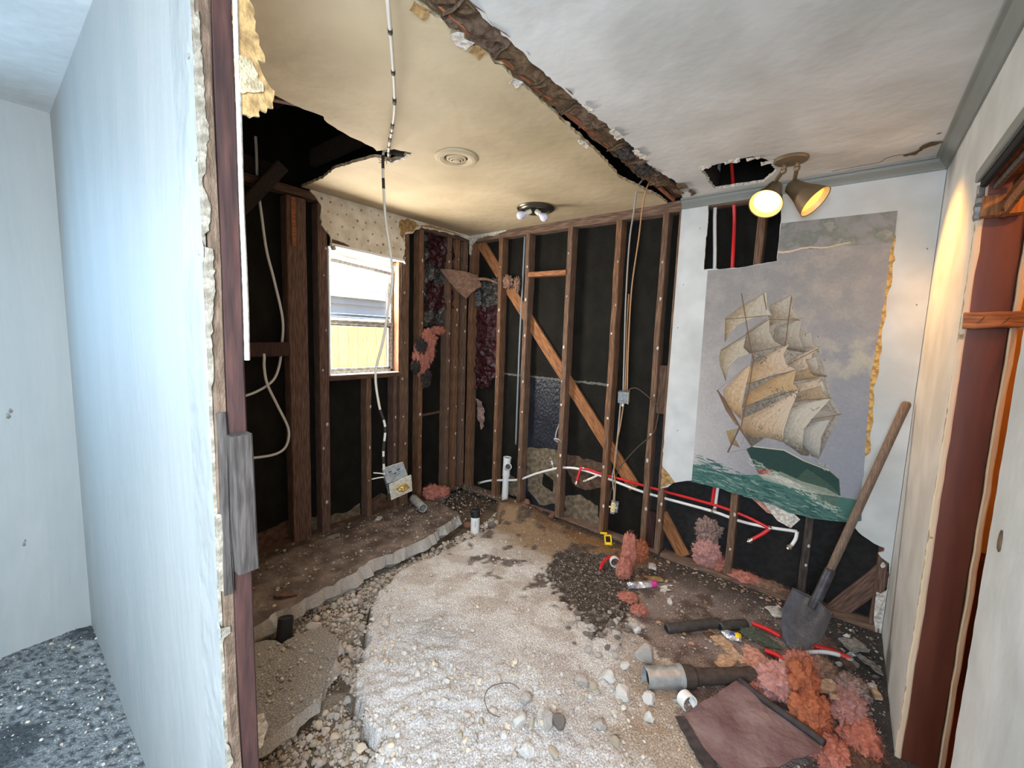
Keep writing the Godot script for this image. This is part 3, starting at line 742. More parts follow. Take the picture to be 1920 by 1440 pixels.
func ship_wall_panel(w: Node):
	# white drywall that still carries the ship print; square opening at its top left, torn off along the bottom
	var left := P2([1.937, 2.43, 2.10, 2.43, 2.104, 1.99, 2.30, 1.987, 2.30, 0.612, 2.138, 0.608, 2.07, 0.585, 2.018, 0.563, 1.985, 0.525, 1.937, 0.503, 1.934, 0.9])
	var right := P2([2.30, 1.987, 2.502, 2.012, 2.497, 2.43, 3.16, 2.43, 3.16, 0.0, 3.135, 0.0, 3.128, 0.10, 3.133, 0.22, 3.157, 0.25, 3.16, 0.34, 3.152, 0.405, 3.118, 0.426, 3.104, 0.444, 3.127, 0.461, 3.126, 0.482, 3.082, 0.492, 3.03, 0.52, 2.96, 0.585, 2.80, 0.560, 2.70, 0.560, 2.62, 0.585, 2.407, 0.60, 2.30, 0.612])
	part("drywall_panel", panel_mesh([rag(left, [1, 2, 5, 6, 7, 8, 9], 0.003, 0.03), rag(right, [0, 1, 5, 6, 7, 8, 9, 10, 11, 12, 13, 14, 15, 16, 17, 18, 19, 20], 0.004, 0.022)], 2, 0.001, 0.012, M.white_paint, M.gypsum_white), null, w, "white painted drywall with a square hole cut at its top corner")
	# torn brown paper beside the print's right edge, and curled paper scraps along the broken bottom
	part("torn_paper", panel_mesh([rag(P2([2.985, 2.10, 3.008, 2.10, 3.016, 1.89, 3.006, 1.75, 3.008, 1.45, 3.002, 1.34, 3.012, 1.11, 3.02, 0.98, 3.0, 0.95, 2.97, 1.35, 2.98, 1.75]), [1, 2, 3, 4, 5, 6], 0.006, 0.03)], 2, 0.0131, 0.0006, M.orange_paper, M.gypsum), null, w, "bare tan paper beside the torn edge of the print")
	part("torn_paper", panel_mesh([rag(P2([1.938, 0.506, 2.03, 0.57, 1.985, 0.62, 1.938, 0.66]), [0, 1], 0.003, 0.02)], 2, 0.0131, 0.0008, M.tan_paper, M.gypsum), null, w)
	wall_rag("paper_scrap", P2([2.55, 0.585, 2.72, 0.545, 2.75, 0.52, 2.71, 0.46, 2.64, 0.48, 2.60, 0.52]), true, 0.006, 0.002, 0.02, 0.025, M.chip_white, w)
	wall_rag("paper_scrap", P2([2.45, 0.60, 2.60, 0.57, 2.66, 0.50, 2.58, 0.51, 2.52, 0.555]), true, -0.012, 0.002, 0.02, 0.025, M.chip_pink, w)
	wall_rag("paper_scrap", P2([3.118, 0.205, 3.158, 0.24, 3.158, -0.01, 3.138, 0.0, 3.122, 0.08]), true, 0.018, 0.004, 0.012, 0.02, M.chip_white, w)
	# small specks and nail pops in the paint
	var s := ST()
	for p in [[1.985, 1.90], [1.97, 1.62], [2.02, 0.93], [3.12, 1.75], [3.13, 2.02], [2.06, 2.25]]: stone(s, Vector3(p[0], p[1], 0.0135), Vector3(0.0035, 0.005, 0.0012), 4, 1, 4)
	part("nail_pop", s, M.chip_grey, w, "", "stuff")

func partition():
	OFF = Vector3.ZERO
	var w := struct("wall_partition", "white partition on the left that ends in a stripped stud")
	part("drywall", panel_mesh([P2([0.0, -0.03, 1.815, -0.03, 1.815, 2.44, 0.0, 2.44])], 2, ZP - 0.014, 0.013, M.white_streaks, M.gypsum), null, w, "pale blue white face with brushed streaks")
	part("corner_strip", panel_mesh([rag(P2([1.815, -0.03, 1.938, -0.03, 1.938, 2.44, 1.815, 2.44]), [1], 0.0025, 0.03)], 2, ZP - 0.004, 0.006, M.pale_strip, M.edge_paper), null, w, "smoother white strip along the broken end")
	# joint compound round the old screws
	for p in [[1.914, 2.0, 0.022, 0.03], [1.925, 1.825, 0.014, 0.016], [1.922, 1.66, 0.026, 0.03], [1.935, 0.91, 0.014, 0.018], [1.93, 0.70, 0.014, 0.022]]:
		var s := ST(); stone(s, Vector3(p[0], p[1], ZP + 0.0022), Vector3(p[2], p[3], 0.0018), int(p[1] * 50), 2, 7)
		var d := part("patch_of_compound", s, M.pale_strip, w)
		s = ST(); lathe(s, [Vector2(0, 0.002), Vector2(0.004, 0.0016), Vector2(0.005, 0.0)], frame(Vector3(p[0] + 0.006, p[1], ZP + 0.0036), Vector3(0, 0, 1)), 12); part("screw_head", s, M.chip_grey, d)
	# the end: raw torn edge, the dark red stud, drywall edge on the bathroom side
	var s := ST(); board(s, Vector3(1.918, -0.05, 2.647), Vector3(1.918, 2.44, 2.647), 0.022, 0.05, Vector3(0, 0, 1), 0.002, 16); part("raw_edge", s, M.raw_brown, w, "grey brown strip of bare torn board")
	s = ST(); board(s, Vector3(1.915, -0.05, 2.6185), Vector3(1.915, 2.44, 2.6185), 0.036, 0.05, Vector3(0, 0, 1), 0.0008, 10); part("stud", s, M.stud_red, w, "dark red brown end stud")
	s = ST(); board(s, Vector3(1.918, 1.46, 2.5955), Vector3(1.918, 2.44, 2.5955), 0.009, 0.05, Vector3(0, 0, 1), 0.0008, 10); part("drywall_edge", s, M.gypsum_white, w, "thin white edge of drywall behind the stud")
	s = ST(); box(s, Vector3(0.945, 1.2, 2.6), Vector3(1.89, 2.5, 0.02)); part("rear_drywall", s, M.gypsum, w)
	s = ST(); board(s, Vector3(1.955, 1.03, 2.617), Vector3(1.955, 1.315, 2.621), 0.038, 0.034, Vector3(0, 0, 1), 0.001, 5); part("scrap_post", s, M.stud_grey, w, "short weathered grey post fixed to the stud")
	s = ST(); board(s, Vector3(1.945, 0.985, 2.648), Vector3(1.945, 1.36, 2.648), 0.018, 0.006, Vector3(0, 0, 1), 0.002, 6); part("raw_edge", s, M.stud_grey, w)
	# ragged drywall paper hanging on along the end
	for p in [[P2([2.667, 2.06, 2.655, 2.07, 2.650, 1.99, 2.648, 1.895, 2.640, 1.885, 2.642, 1.86, 2.650, 1.85, 2.655, 1.80, 2.667, 1.78]), "gypsum_white"], [P2([2.667, 1.78, 2.658, 1.77, 2.645, 1.745, 2.652, 1.70, 2.667, 1.69]), "gypsum"], [P2([2.667, 1.67, 2.645, 1.668, 2.643, 1.61, 2.650, 1.55, 2.658, 1.50, 2.656, 1.44, 2.667, 1.40]), "gypsum_white"], [P2([2.667, 1.16, 2.655, 1.158, 2.637, 1.137, 2.640, 1.08, 2.636, 1.01, 2.656, 0.995, 2.667, 1.0]), "chip_white"], [P2([2.667, 0.918, 2.641, 0.914, 2.641, 0.90, 2.660, 0.895, 2.667, 0.88]), "gypsum_white"], [P2([2.667, 0.66, 2.655, 0.64, 2.65, 0.605, 2.667, 0.59]), "gypsum_white"], [P2([2.667, 2.3, 2.656, 2.28, 2.652, 2.2, 2.658, 2.13, 2.667, 2.12]), "gypsum_white"]]:
		var tp := PackedVector2Array()
		for v in p[0]: tp.append(Vector2(2.664 - (2.667 - v.x) * 0.62, v.y))
		part("torn_paper", panel_mesh([rag(tp, [], 0.0018, 0.008)], 0, 1.944, 0.0022, M.edge_paper, M.edge_paper), null, w)
	# tan flap of drywall left from the removed wall, hanging past the end stud
	var fl := P2([2.600, 2.15, 2.575, 2.145, 2.563, 2.13, 2.562, 2.10, 2.556, 2.069, 2.546, 2.053, 2.546, 2.042, 2.560, 2.040, 2.551, 2.018, 2.543, 2.007, 2.530, 1.997, 2.533, 1.963, 2.544, 1.960, 2.546, 1.95, 2.558, 1.951, 2.559, 1.937, 2.575, 1.929, 2.600, 1.929])
	part("torn_drywall_flap", panel_mesh([rag(fl, [], 0.0025, 0.007)], 0, 1.932, 0.006, M.tan_paper, M.gypsum), null, w, "tan torn flap of drywall at the top of the stud")
	part("torn_drywall_flap", panel_mesh([rag(P2([2.598, 2.03, 2.57, 2.03, 2.562, 2.005, 2.552, 1.998, 2.552, 1.985, 2.57, 1.975, 2.598, 1.965]), [], 0.003, 0.008)], 0, 1.938, 0.004, M.gypsum, M.gypsum), null, w)

func east_wall_and_closet():
	OFF = Vector3.ZERO
	var w := struct("wall_east", "white wall on the right with the closet opening")
	part("drywall", panel_mesh([rag(P2([-0.09, -0.03, 0.888, -0.03, 0.888, 2.075, 1.60, 2.075, 1.60, 2.44, -0.09, 2.44]), [1], 0.0025, 0.03)], 0, LX + 0.014, -0.014, M.white_paint, M.gypsum), null, w, "white wall left of the closet opening")
	part("drywall", panel_mesh([rag(P2([1.59, -0.03, 3.14, -0.03, 3.14, 2.44, 1.59, 2.44]), [3], 0.003, 0.03), P2([3.14, -0.03, 4.30, -0.03, 4.30, 0.75, 3.14, 0.75]), P2([3.14, 2.18, 4.30, 2.18, 4.30, 2.44, 3.14, 2.44]), P2([4.10, 0.75, 4.30, 0.75, 4.30, 2.18, 4.10, 2.18])], 0, LX + 0.014, -0.014, M.white_paint, M.gypsum), null, w, "white wall nearest the camera")
	var s := ST(); stone(s, Vector3(LX - 0.001, 1.145, 1.672), Vector3(0.003, 0.030, 0.010), 8, 2, 7); part("gouge", s, M.brown_paper, w, "dark gouge in the paint")
	# jamb framing: wide red brown stud between two pale drywall edges
	s = ST(); board(s, Vector3(3.225, -0.05, 0.865), Vector3(3.225, 2.10, 0.865), 0.098, 0.04, Vector3(1, 0, 0), 0.0008, 10); part("jamb_stud", s, M.jamb_red, w, "wide red brown stud facing the opening")
	s = ST(); board(s, Vector3(3.283, -0.05, 0.872), Vector3(3.283, 2.05, 0.872), 0.016, 0.045, Vector3(1, 0, 0), 0.0015, 30); part("drywall_edge", s, M.edge_cream, w, "ragged pale edge of the closet drywall")
	s = ST(); board(s, Vector3(LX + 0.010, -0.03, 0.887), Vector3(LX + 0.010, 2.06, 0.887), 0.018, 0.008, Vector3(1, 0, 0), 0.0015, 30); part("drywall_edge", s, M.edge_cream, w)
	s = ST(); box(s, Vector3(3.225, 2.14, 1.24), Vector3(0.098, 0.12, 0.76)); part("header", s, M.brace, w)
	s = ST(); board(s, Vector3(3.22, 2.02, 0.89), Vector3(3.22, 1.955, 0.905), 0.10, 0.02, Vector3(1, 0, 0), 0.001, 2); part("blocking", s, M.brace, w)
	wall_rag("splintered_wood", P2([0.89, 2.0, 1.2, 2.02, 1.2, 1.96, 1.05, 1.97, 0.95, 1.94]), false, 3.22, 0.01, 0.02, 0.03, M.brace, w)
	# casing and sliding door rails under the head of the opening
	s = ST(); board(s, Vector3(LX - 0.006, 2.087, 0.885), Vector3(LX - 0.006, 2.087, 1.62), 0.035, 0.014, Vector3.UP, 0.001, 6); part("casing", s, M.grey_trim, w)
	s = ST(); board(s, Vector3(LX + 0.008, 2.062, 0.888), Vector3(LX + 0.008, 2.062, 1.6), 0.022, 0.016, Vector3.UP, 0.0005, 6); part("rail", s, M.black_hole, w)
	for q in [[0.035, 2.050], [0.075, 2.045]]:
		s = ST(); box(s, Vector3(LX + q[0], q[1], 1.25), Vector3(0.014, 0.022, 0.70)); part("rail", s, M.dull_metal, w, "sliding door rail")
	s = ST(); board(s, Vector3(LX + 0.004, 1.95, 0.887), Vector3(LX + 0.004, 2.06, 0.887), 0.02, 0.012, Vector3(1, 0, 0)); part("rail_end", s, M.dull_metal, w)
	# inside of the closet
	var c := struct("wall_closet", "orange tan inside of the closet")
	s = ST()
	box(s, Vector3(3.7, 1.2, 0.02), Vector3(0.9, 2.5, 0.04)); box(s, Vector3(4.05, 1.2, 0.85), Vector3(0.04, 2.5, 1.7))
	box(s, Vector3(3.7, 1.2, 1.69), Vector3(0.9, 2.5, 0.04)); box(s, Vector3(3.282, 1.2, 0.43), Vector3(0.012, 2.5, 0.84))
	part("drywall", s, M.closet_wall, c)
	s = ST(); box(s, Vector3(3.42, 0.28, 0.10), Vector3(0.26, 0.62, 0.10)); part("low_panel", s, M.dark_side, c)
	s = ST(); box(s, Vector3(3.7, 2.46, 0.85), Vector3(0.9, 0.03, 1.7)); part("closet_ceiling", s, M.closet_wall, c)
	OFF = Vector3(3.68, 2.44, 1.25)
	var cb := thing("added_closet_bulb", "added unseen bulb that warms the inside of the closet", "light", OFF)  # bulb and lamp added out of view to give the closet its glow
	s = ST(true); lathe(s, [Vector2(0.0, 0.0), Vector2(0.04, 0.0), Vector2(0.04, -0.02), Vector2(0.018, -0.03), Vector2(0.0, -0.03)], Transform3D(Basis.IDENTITY, OFF), 20); part("holder", s, M.plate_ivory, cb)
	s = ST(true); lathe(s, [Vector2(0.013, -0.03), Vector2(0.015, -0.045), Vector2(0.028, -0.07), Vector2(0.030, -0.09), Vector2(0.02, -0.112), Vector2(0.0, -0.118)], Transform3D(Basis.IDENTITY, OFF), 20, true); part("bulb", s, M.bulb_glow_soft, cb)
	var ol := OmniLight3D.new(); ol.name = "glow"; cb.add_child(ol); ol.position = Vector3(0, -0.15, 0); ol.light_color = Color(1.0, 0.74, 0.42); ol.light_energy = 0.42; ol.omni_range = 8.0; ol.omni_attenuation = 2.0; ol.light_size = 0.03; ol.shadow_enabled = true
	# the cleat with a rod end nailed across the jamb
	OFF = Vector3(3.232, 1.615, 0.895)
	var k := thing("shelf_cleat", "short brown wooden cleat with bent nails across the closet jamb", "cleat", OFF)
	s = ST(); board(s, Vector3(3.168, 1.628, 0.899), Vector3(3.302, 1.634, 0.899), 0.052, 0.019, Vector3.UP, 0.001, 5); part("board", s, M.cleat, k)
	for x in [3.205, 3.26]:
		s = ST(); tube(s, [Vector3(x - 0.006, 1.620, 0.911), Vector3(x, 1.626, 0.914), Vector3(x + 0.008, 1.640, 0.911)], 0.0014, 5, 2); part("bent_nail", s, M.dark_metal, k)
	s = ST(); tube(s, [Vector3(3.296, 1.606, 0.905), Vector3(3.36, 1.604, 0.98)], 0.005, 8, 1); part("rod_end", s, M.chrome, k)

func ceilings():
	OFF = Vector3.ZERO
	var c := struct("ceiling", "two plaster ceilings parted by the slot of the removed wall")
	var bath := P2([0.0, 0.0, 1.835, 0.0, 1.837, 0.15, 1.765, 0.602, 1.804, 0.865, 1.822, 1.119, 1.849, 1.452, 1.857, 1.69, 1.863, 1.846, 1.858, 1.96, 1.851, 2.027, 1.843, 2.123, 1.84, 2.6, 1.03, 2.6, 1.012, 2.142, 1.0, 2.057, 1.012, 1.936, 0.972, 1.898, 0.931, 1.762, 0.922, 1.631, 0.90, 1.596, 0.995, 1.56, 1.025, 1.487, 0.935, 1.468, 0.857, 1.479, 0.826, 1.555, 0.79, 1.565, 0.482, 1.594, 0.29, 1.556, 0.012, 1.553, 0.0, 1.553])
	part("bathroom_ceiling", panel_mesh([rag(bath, [1, 2, 3, 4, 5, 6, 7, 8, 9, 10, 11, 15, 16, 17, 18, 19, 20, 21, 22, 23, 24, 25, 26, 27, 28, 29], 0.0055, 0.022)], 1, HC + 0.016, -0.016, M.bath_ceiling, M.gypsum), null, c, "dull yellowish bathroom ceiling with torn edges")
	var hall := P2([2.31, 0.0, 3.17, 0.0, 3.17, 4.30, 0.0, 4.30, 0.0, 2.67, 1.95, 2.67, 1.97, 2.3, 1.976, 2.028, 1.962, 1.94, 1.965, 1.826, 1.961, 1.675, 1.965, 1.519, 1.972, 1.267, 1.983, 0.984, 1.967, 0.676, 2.01, 0.339, 1.95, 0.06, 1.94, 0.0])
	var hl := PackedVector2Array(); var hr := PackedVector2Array()
	hl = P2([2.31, 0.505, 2.31, 2.67, 1.95, 2.67, 1.97, 2.3, 1.976, 2.028, 1.962, 1.94, 1.965, 1.826, 1.961, 1.675, 1.965, 1.519, 1.972, 1.267, 1.983, 0.984, 1.967, 0.676, 2.01, 0.339, 1.95, 0.06, 1.94, 0.0, 2.31, 0.0, 2.31, 0.105, 2.155, 0.12, 2.173, 0.497])
	hr = P2([2.31, 2.67, 2.31, 0.505, 2.42, 0.508, 2.47, 0.43, 2.49, 0.25, 2.41, 0.10, 2.31, 0.105, 2.31, 0.0, 3.17, 0.0, 3.17, 2.67])
	hl = rag(hl, [3, 4, 5, 6, 7, 8, 9, 10, 11, 12, 16, 17, 18], 0.006, 0.022); hr = rag(hr, [1, 2, 3, 4, 5], 0.004, 0.022)
	part("hall_ceiling", panel_mesh([hl, hr, P2([0.0, 2.655, 3.17, 2.655, 3.17, 4.30, 0.0, 4.30])], 1, HC + 0.016, -0.016, M.hall_ceiling, M.gypsum_white), null, c, "white hallway ceiling with a square hole over the ship print")
	# what shows in the slot: old plates, ragged brown paper and wool
	for q in [[1.875, 2.462, "lath", 0.022], [1.925, 2.478, "plank_z", 0.07]]:
		var s := ST(); board(s, Vector3(q[0], q[1], 0.0), Vector3(q[0] + (0.0 if q[2] == "plank_z" else -0.012), q[1], 2.62), q[3], 0.02, Vector3(1, 0, 0), 0.003, 26); part("top_plate" if q[2] == "plank_z" else "lath", s, M[q[2]], c)
	for i in 11:
		var z := 0.30 + i * 0.215
		var s := ST(); var p := PackedVector2Array()
		p = P2([1.86 + R.randf() * 0.02, z, 1.972, z + R.randf_range(-0.03, 0.03), 1.975, z + 0.235, 1.862, z + 0.225])
		chunk(s, rag(p, [], 0.008, 0.03), 2.452 + R.randf_range(-0.004, 0.006), 0.012, 0.02, 0.022, 16.0)
		part("torn_brown_board", s, M.brown_paper if i % 3 != 1 else M.raw_brown, c)
	for q in [[1.93, 0.86, 0.05, 0.018, "sooty_wool"], [1.925, 0.62, 0.055, 0.02, "sooty_wool"], [1.92, 0.40, 0.05, 0.02, "brown_paper"]]:
		var s := ST(); fluff(s, Vector3(q[0], 2.45, q[1]), Vector3(q[2], q[3], q[2] * 1.3), int(q[1] * 100), 3, 0.5, 2.0); part("soot_clump", s, M[q[4]], c)
	# strips of loosened tape and paper along the slot
	for q in [[1.84, 2.09, 0.03, 0.02, "tan_paper"], [1.846, 1.93, 0.04, 0.03, "chip_white"], [1.852, 1.86, 0.03, 0.025, "tan_paper"], [1.85, 1.66, 0.025, 0.02, "chip_white"], [1.815, 1.10, 0.05, 0.012, "gypsum_white"], [1.98, 1.10, 0.05, 0.02, "chip_white"], [1.985, 0.85, 0.06, 0.02, "chip_white"], [1.98, 1.36, 0.04, 0.014, "chip_white"], [2.02, 0.30, 0.05, 0.03, "brown_paper"], [1.97, 0.22, 0.05, 0.03, "brown_paper"], [2.04, 0.16, 0.06, 0.015, "raw_brown"]]:
		var s := ST(); chunk(s, rag(P2([q[0] - q[3], q[1] - q[2], q[0] + q[3], q[1] - q[2] * 0.7, q[0] + q[3] * 0.7, q[1] + q[2], q[0] - q[3] * 0.8, q[1] + q[2] * 0.8]), [], 0.007, 0.015), HC - 0.006, 0.002, 0.008, 0.012, 30.0, Vector2(R.randf_range(-0.25, 0.25), 0))
		part("torn_paper", s, M[q[4]], c)
	# peeled crack near the corner of the hallway ceiling
	var s2 := ST(); chunk(s2, rag(P2([3.118, 0.232, 3.075, 0.262, 3.05, 0.236, 3.036, 0.17, 2.99, 0.145, 3.035, 0.132, 3.06, 0.20]), [], 0.003, 0.012), HC - 0.003, 0.002, 0.006, 0.012, 30.0); part("peeled_paper", s2, M.brown_paper, c, "dark torn crack in the plaster")
	s2 = ST(); tube(s2, P3([3.03, 2.4395, 0.14, 2.97, 2.4395, 0.16, 2.93, 2.4395, 0.145, 2.905, 2.4395, 0.10, 2.82, 2.4395, 0.10, 2.72, 2.4395, 0.088]), 0.0014, 5, 3); part("crack", s2, M.brown_paper, c)
	s2 = ST(); stone(s2, Vector3(3.09, 2.439, 0.342), Vector3(0.009, 0.002, 0.006), 5, 1, 5); part("peeled_paper", s2, M.brown_paper, c)
	# ragged rim of the hole over the lamp
	for q in [[2.20, 0.505, 0.03], [2.33, 0.512, 0.035], [2.42, 0.49, 0.03], [2.47, 0.40, 0.03]]:
		s2 = ST(); chunk(s2, rag(P2([q[0] - q[2], q[1] - 0.012, q[0] + q[2], q[1] - 0.008, q[0] + q[2], q[1] + 0.014, q[0] - q[2], q[1] + 0.012]), [], 0.005, 0.012), HC - 0.004, 0.002, 0.01, 0.01, 30.0, Vector2(0, 0.3)); part("torn_paper", s2, M.chip_white, c)
	# grey cove moulding over the ship wall and along the right wall
	var t := struct("trim_1", "grey cove moulding at the top of the ship wall"); cove(t, Vector3(1.94, 2.44, 0.014), Vector3(3.16, 2.44, 0.014), Vector3(0, 0, 1))
	t = struct("trim_2", "grey cove moulding at the top of the right wall"); cove(t, Vector3(LX - 0.001, 2.44, 0.0), Vector3(LX - 0.001, 2.44, 4.3), Vector3(-1, 0, 0))
	# rafters and joists in the dark attic above the hole
	var a := struct("attic", "dark rafters over the hole in the bathroom ceiling")
	for q in [[Vector3(0.05, 2.62, 1.50), Vector3(1.2, 2.62, 1.50)], [Vector3(0.1, 2.86, 1.75), Vector3(1.3, 2.86, 1.75)], [Vector3(0.1, 2.86, 2.15), Vector3(1.3, 2.86, 2.15)], [Vector3(-0.06, 2.50, 1.7), Vector3(-0.06, 2.50, 2.6)], [Vector3(1.45, 2.52, 0.0), Vector3(1.45, 2.52, 2.6)], [Vector3(2.13, 2.53, 0.0), Vector3(2.13, 2.53, 2.6)], [Vector3(2.50, 2.53, 0.0), Vector3(2.50, 2.53, 2.6)]]:
		s2 = ST(); board(s2, q[0], q[1], 0.10, 0.04, Vector3.UP, 0.002, 4); part("joist", s2, M.attic_wood, a)
	s2 = ST(); board(s2, Vector3(0.98, 2.50, 1.98), Vector3(0.50, 2.60, 2.35), 0.07, 0.035, Vector3.UP, 0.002, 4); part("diagonal_strut", s2, M.stud_dark, a)
	s2 = ST(); board(s2, Vector3(0.12, 2.50, 1.72), Vector3(-0.04, 2.22, 1.9), 0.08, 0.03, Vector3(0, 0, 1), 0.002, 4); part("diagonal_strut", s2, M.attic_wood, a)

func cove(t: Node, a: Vector3, b: Vector3, out: Vector3):
	var s := ST()
	var prof := [Vector2(0, -0.058), Vector2(0.007, -0.058), Vector2(0.009, -0.048), Vector2(0.016, -0.038), Vector2(0.030, -0.024), Vector2(0.034, -0.012), Vector2(0.046, -0.010), Vector2(0.048, -0.0005)]
	for i in prof.size() - 1:
		var p: Vector3 = out * prof[i].x + Vector3.UP * prof[i].y; var q: Vector3 = out * prof[i + 1].x + Vector3.UP * prof[i + 1].y
		quad(s, a + p, b + p, b + q, a + q, out + Vector3.DOWN * 0.7)
	for e in [a, b]:
		for i in range(1, prof.size() - 1):
			tri(s, e + Vector3.ZERO, e + out * prof[i].x + Vector3.UP * prof[i].y, e + out * prof[i + 1].x + Vector3.UP * prof[i + 1].y, (a - b) if e == a else (b - a))
	part("moulding", s, M.grey_trim, t)

# ---------------------------------------------------------------- ground
var poly_c := P2([0.55, 0.15, 0.80, 0.40, 0.775, 0.714, 0.775, 0.983, 0.75, 1.368, 0.902, 1.634, 1.044, 1.749, 1.221, 1.893, 1.31, 1.983, 1.435, 2.057, 1.576, 2.093, 1.669, 2.098, 1.72, 2.162, 1.75, 2.6, 3.3, 2.6, 3.3, -0.2, 0.55, -0.2])
var poly_dark := P2([1.385, 0.479, 1.613, 0.273, 1.951, 0.333, 2.038, 0.629, 2.087, 0.89, 2.055, 1.074, 1.936, 1.022, 1.731, 0.901, 1.515, 0.804])
var poly_conc := P2([2.0, 0.1, 2.054, 0.744, 2.287, 0.967, 2.447, 1.0, 2.447, 1.223, 2.564, 1.337, 2.603, 1.409, 2.72, 2.6, 3.3, 2.6, 3.3, -0.2, 2.0, -0.2])

func edge_c(p: Vector2) -> float:
	var d := 9.0
	for i in 13:
		d = min(d, p.distance_to(Geometry2D.get_closest_point_to_segment(p, poly_c[i], poly_c[i + 1])))
	return d

func ground_h(x: float, z: float) -> float:
	if z > 2.63:
		var a := N.get_noise_2d(x * 1.6 + 3.0, z * 1.6)
		return -0.012 + 0.016 * a + 0.012 * smoothstep(0.02, 0.10, N.get_noise_2d(x * 1.1 + 9.0, z * 2.0)) + 0.003 * NF.get_noise_2d(x * 40.0, z * 40.0)
	var w := Vector2(NF.get_noise_2d(x * 7.0, z * 7.0), NF.get_noise_2d(x * 7.0 + 50.0, z * 7.0)) * 0.035
	var p := Vector2(x, z) + w
	var inside := Geometry2D.is_point_in_polygon(p, poly_c)
	var d := edge_c(p) * (1.0 if inside else -1.0)
	var h: float = lerp(-0.055, 0.012, smoothstep(-0.012, 0.012, d))
	if d < 0.0: h -= 0.05 * clamp(1.0 + d / 0.028, 0.0, 1.0) * smoothstep(-0.3, 0.3, NF.get_noise_2d(x * 3.0, z * 3.0 + 20.0) + 0.15)
	var conc := Geometry2D.is_point_in_polygon(p, poly_conc)
	h += (0.003 if conc else 0.010) * N.get_noise_2d(x * 5.0, z * 5.0)
	h += (0.0015 if conc else 0.006) * N.get_noise_2d(x * 22.0, z * 22.0)
	h += 0.10 * exp(-(Vector2(x - 0.78, z - 0.16) / Vector2(0.26, 0.16)).length_squared()) + 0.05 * exp(-(Vector2(x - 1.15, z - 0.25) / Vector2(0.35, 0.22)).length_squared())
	h += 0.03 * exp(-(Vector2(x - 2.07, z - 1.0) / Vector2(0.12, 0.14)).length_squared())
	h -= 0.09 * exp(-(Vector2(x - 0.76, z - 2.05) / Vector2(0.07, 0.06)).length_squared())
	if inside and not conc: h += 0.016 * smoothstep(1.2, 1.9, z) * (absf(N.get_noise_2d(x * 7.0 + 11.0, z * 7.0)) * 1.6 - 0.3) + 0.006 * smoothstep(1.0, 1.6, z) * N.get_noise_2d(x * 30.0, z * 30.0)
	h += 0.02 * exp(-(Vector2(x - 1.75, z - 1.3) / Vector2(0.5, 0.5)).length_squared())
	return h

func ground_c(x: float, z: float) -> Color:
	var n := N.get_noise_2d(x * 4.0 + 30.0, z * 4.0); var n2 := N.get_noise_2d(x * 13.0, z * 13.0 + 40.0)
	var c: Color
	if z > 2.63:
		c = C8(146, 146, 142).lerp(C8(84, 86, 86), smoothstep(-0.12, 0.14, N.get_noise_2d(x * 1.6 + 3.0, z * 1.6)))
		c = c.lerp(C8(66, 66, 66), smoothstep(0.0, 0.45, NF.get_noise_2d(x * 26.0 - z * 10.0, z * 44.0)))
		return c.lerp(C8(190, 190, 186), smoothstep(0.2, 0.5, n2) * 0.5).srgb_to_linear()
	var p := Vector2(x, z) + Vector2(n, n2) * 0.07
	if Geometry2D.is_point_in_polygon(p, poly_conc):
		c = C8(152, 134, 124).lerp(C8(106, 88, 78), smoothstep(-0.1, 0.35, n)).lerp(C8(176, 156, 144), smoothstep(0.1, 0.4, n2) * 0.5)
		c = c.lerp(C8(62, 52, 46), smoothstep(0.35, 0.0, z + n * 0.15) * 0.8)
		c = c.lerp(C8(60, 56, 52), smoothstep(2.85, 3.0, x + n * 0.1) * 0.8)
	elif Geometry2D.is_point_in_polygon(Vector2(x, z), poly_c):
		c = C8(222, 216, 208).lerp(C8(194, 182, 170), smoothstep(-0.25, 0.3, n))
		c = c.lerp(C8(224, 222, 220), smoothstep(1.1, 1.8, z) * 0.7)
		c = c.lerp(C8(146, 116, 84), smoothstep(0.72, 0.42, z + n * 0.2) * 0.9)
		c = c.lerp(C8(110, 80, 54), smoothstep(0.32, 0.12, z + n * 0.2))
		c = c.lerp(C8(168, 120, 66), exp(-(Vector2(x - 1.55, z - 0.16) / Vector2(0.22, 0.09)).length_squared()) * 0.8)
		c = c.lerp(C8(160, 128, 92), smoothstep(2.15, 2.4, x + n * 0.1) * smoothstep(0.9, 1.1, z) * smoothstep(1.7, 1.4, z) * 0.5)
		var dk := 1.0 if Geometry2D.is_point_in_polygon(p, poly_dark) else smoothstep(0.18, 0.36, N.get_noise_2d(x * 5.0 + 70.0, z * 5.0)) * smoothstep(1.2, 0.9, z) * 0.75
		c = c.lerp(C8(66, 54, 46).lerp(C8(96, 82, 70), smoothstep(0.0, 0.3, n2)), dk)
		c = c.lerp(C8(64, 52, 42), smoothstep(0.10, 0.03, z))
	else:
		c = C8(150, 140, 124).lerp(C8(98, 84, 68), smoothstep(-0.2, 0.3, n))
		c = c.lerp(C8(120, 92, 60), smoothstep(0.3, 0.5, N.get_noise_2d(x * 6.0, z * 6.0 + 9.0)))
		c = c.lerp(C8(96, 74, 52), smoothstep(1.2, 0.9, z) * 0.7)
	return c.srgb_to_linear()

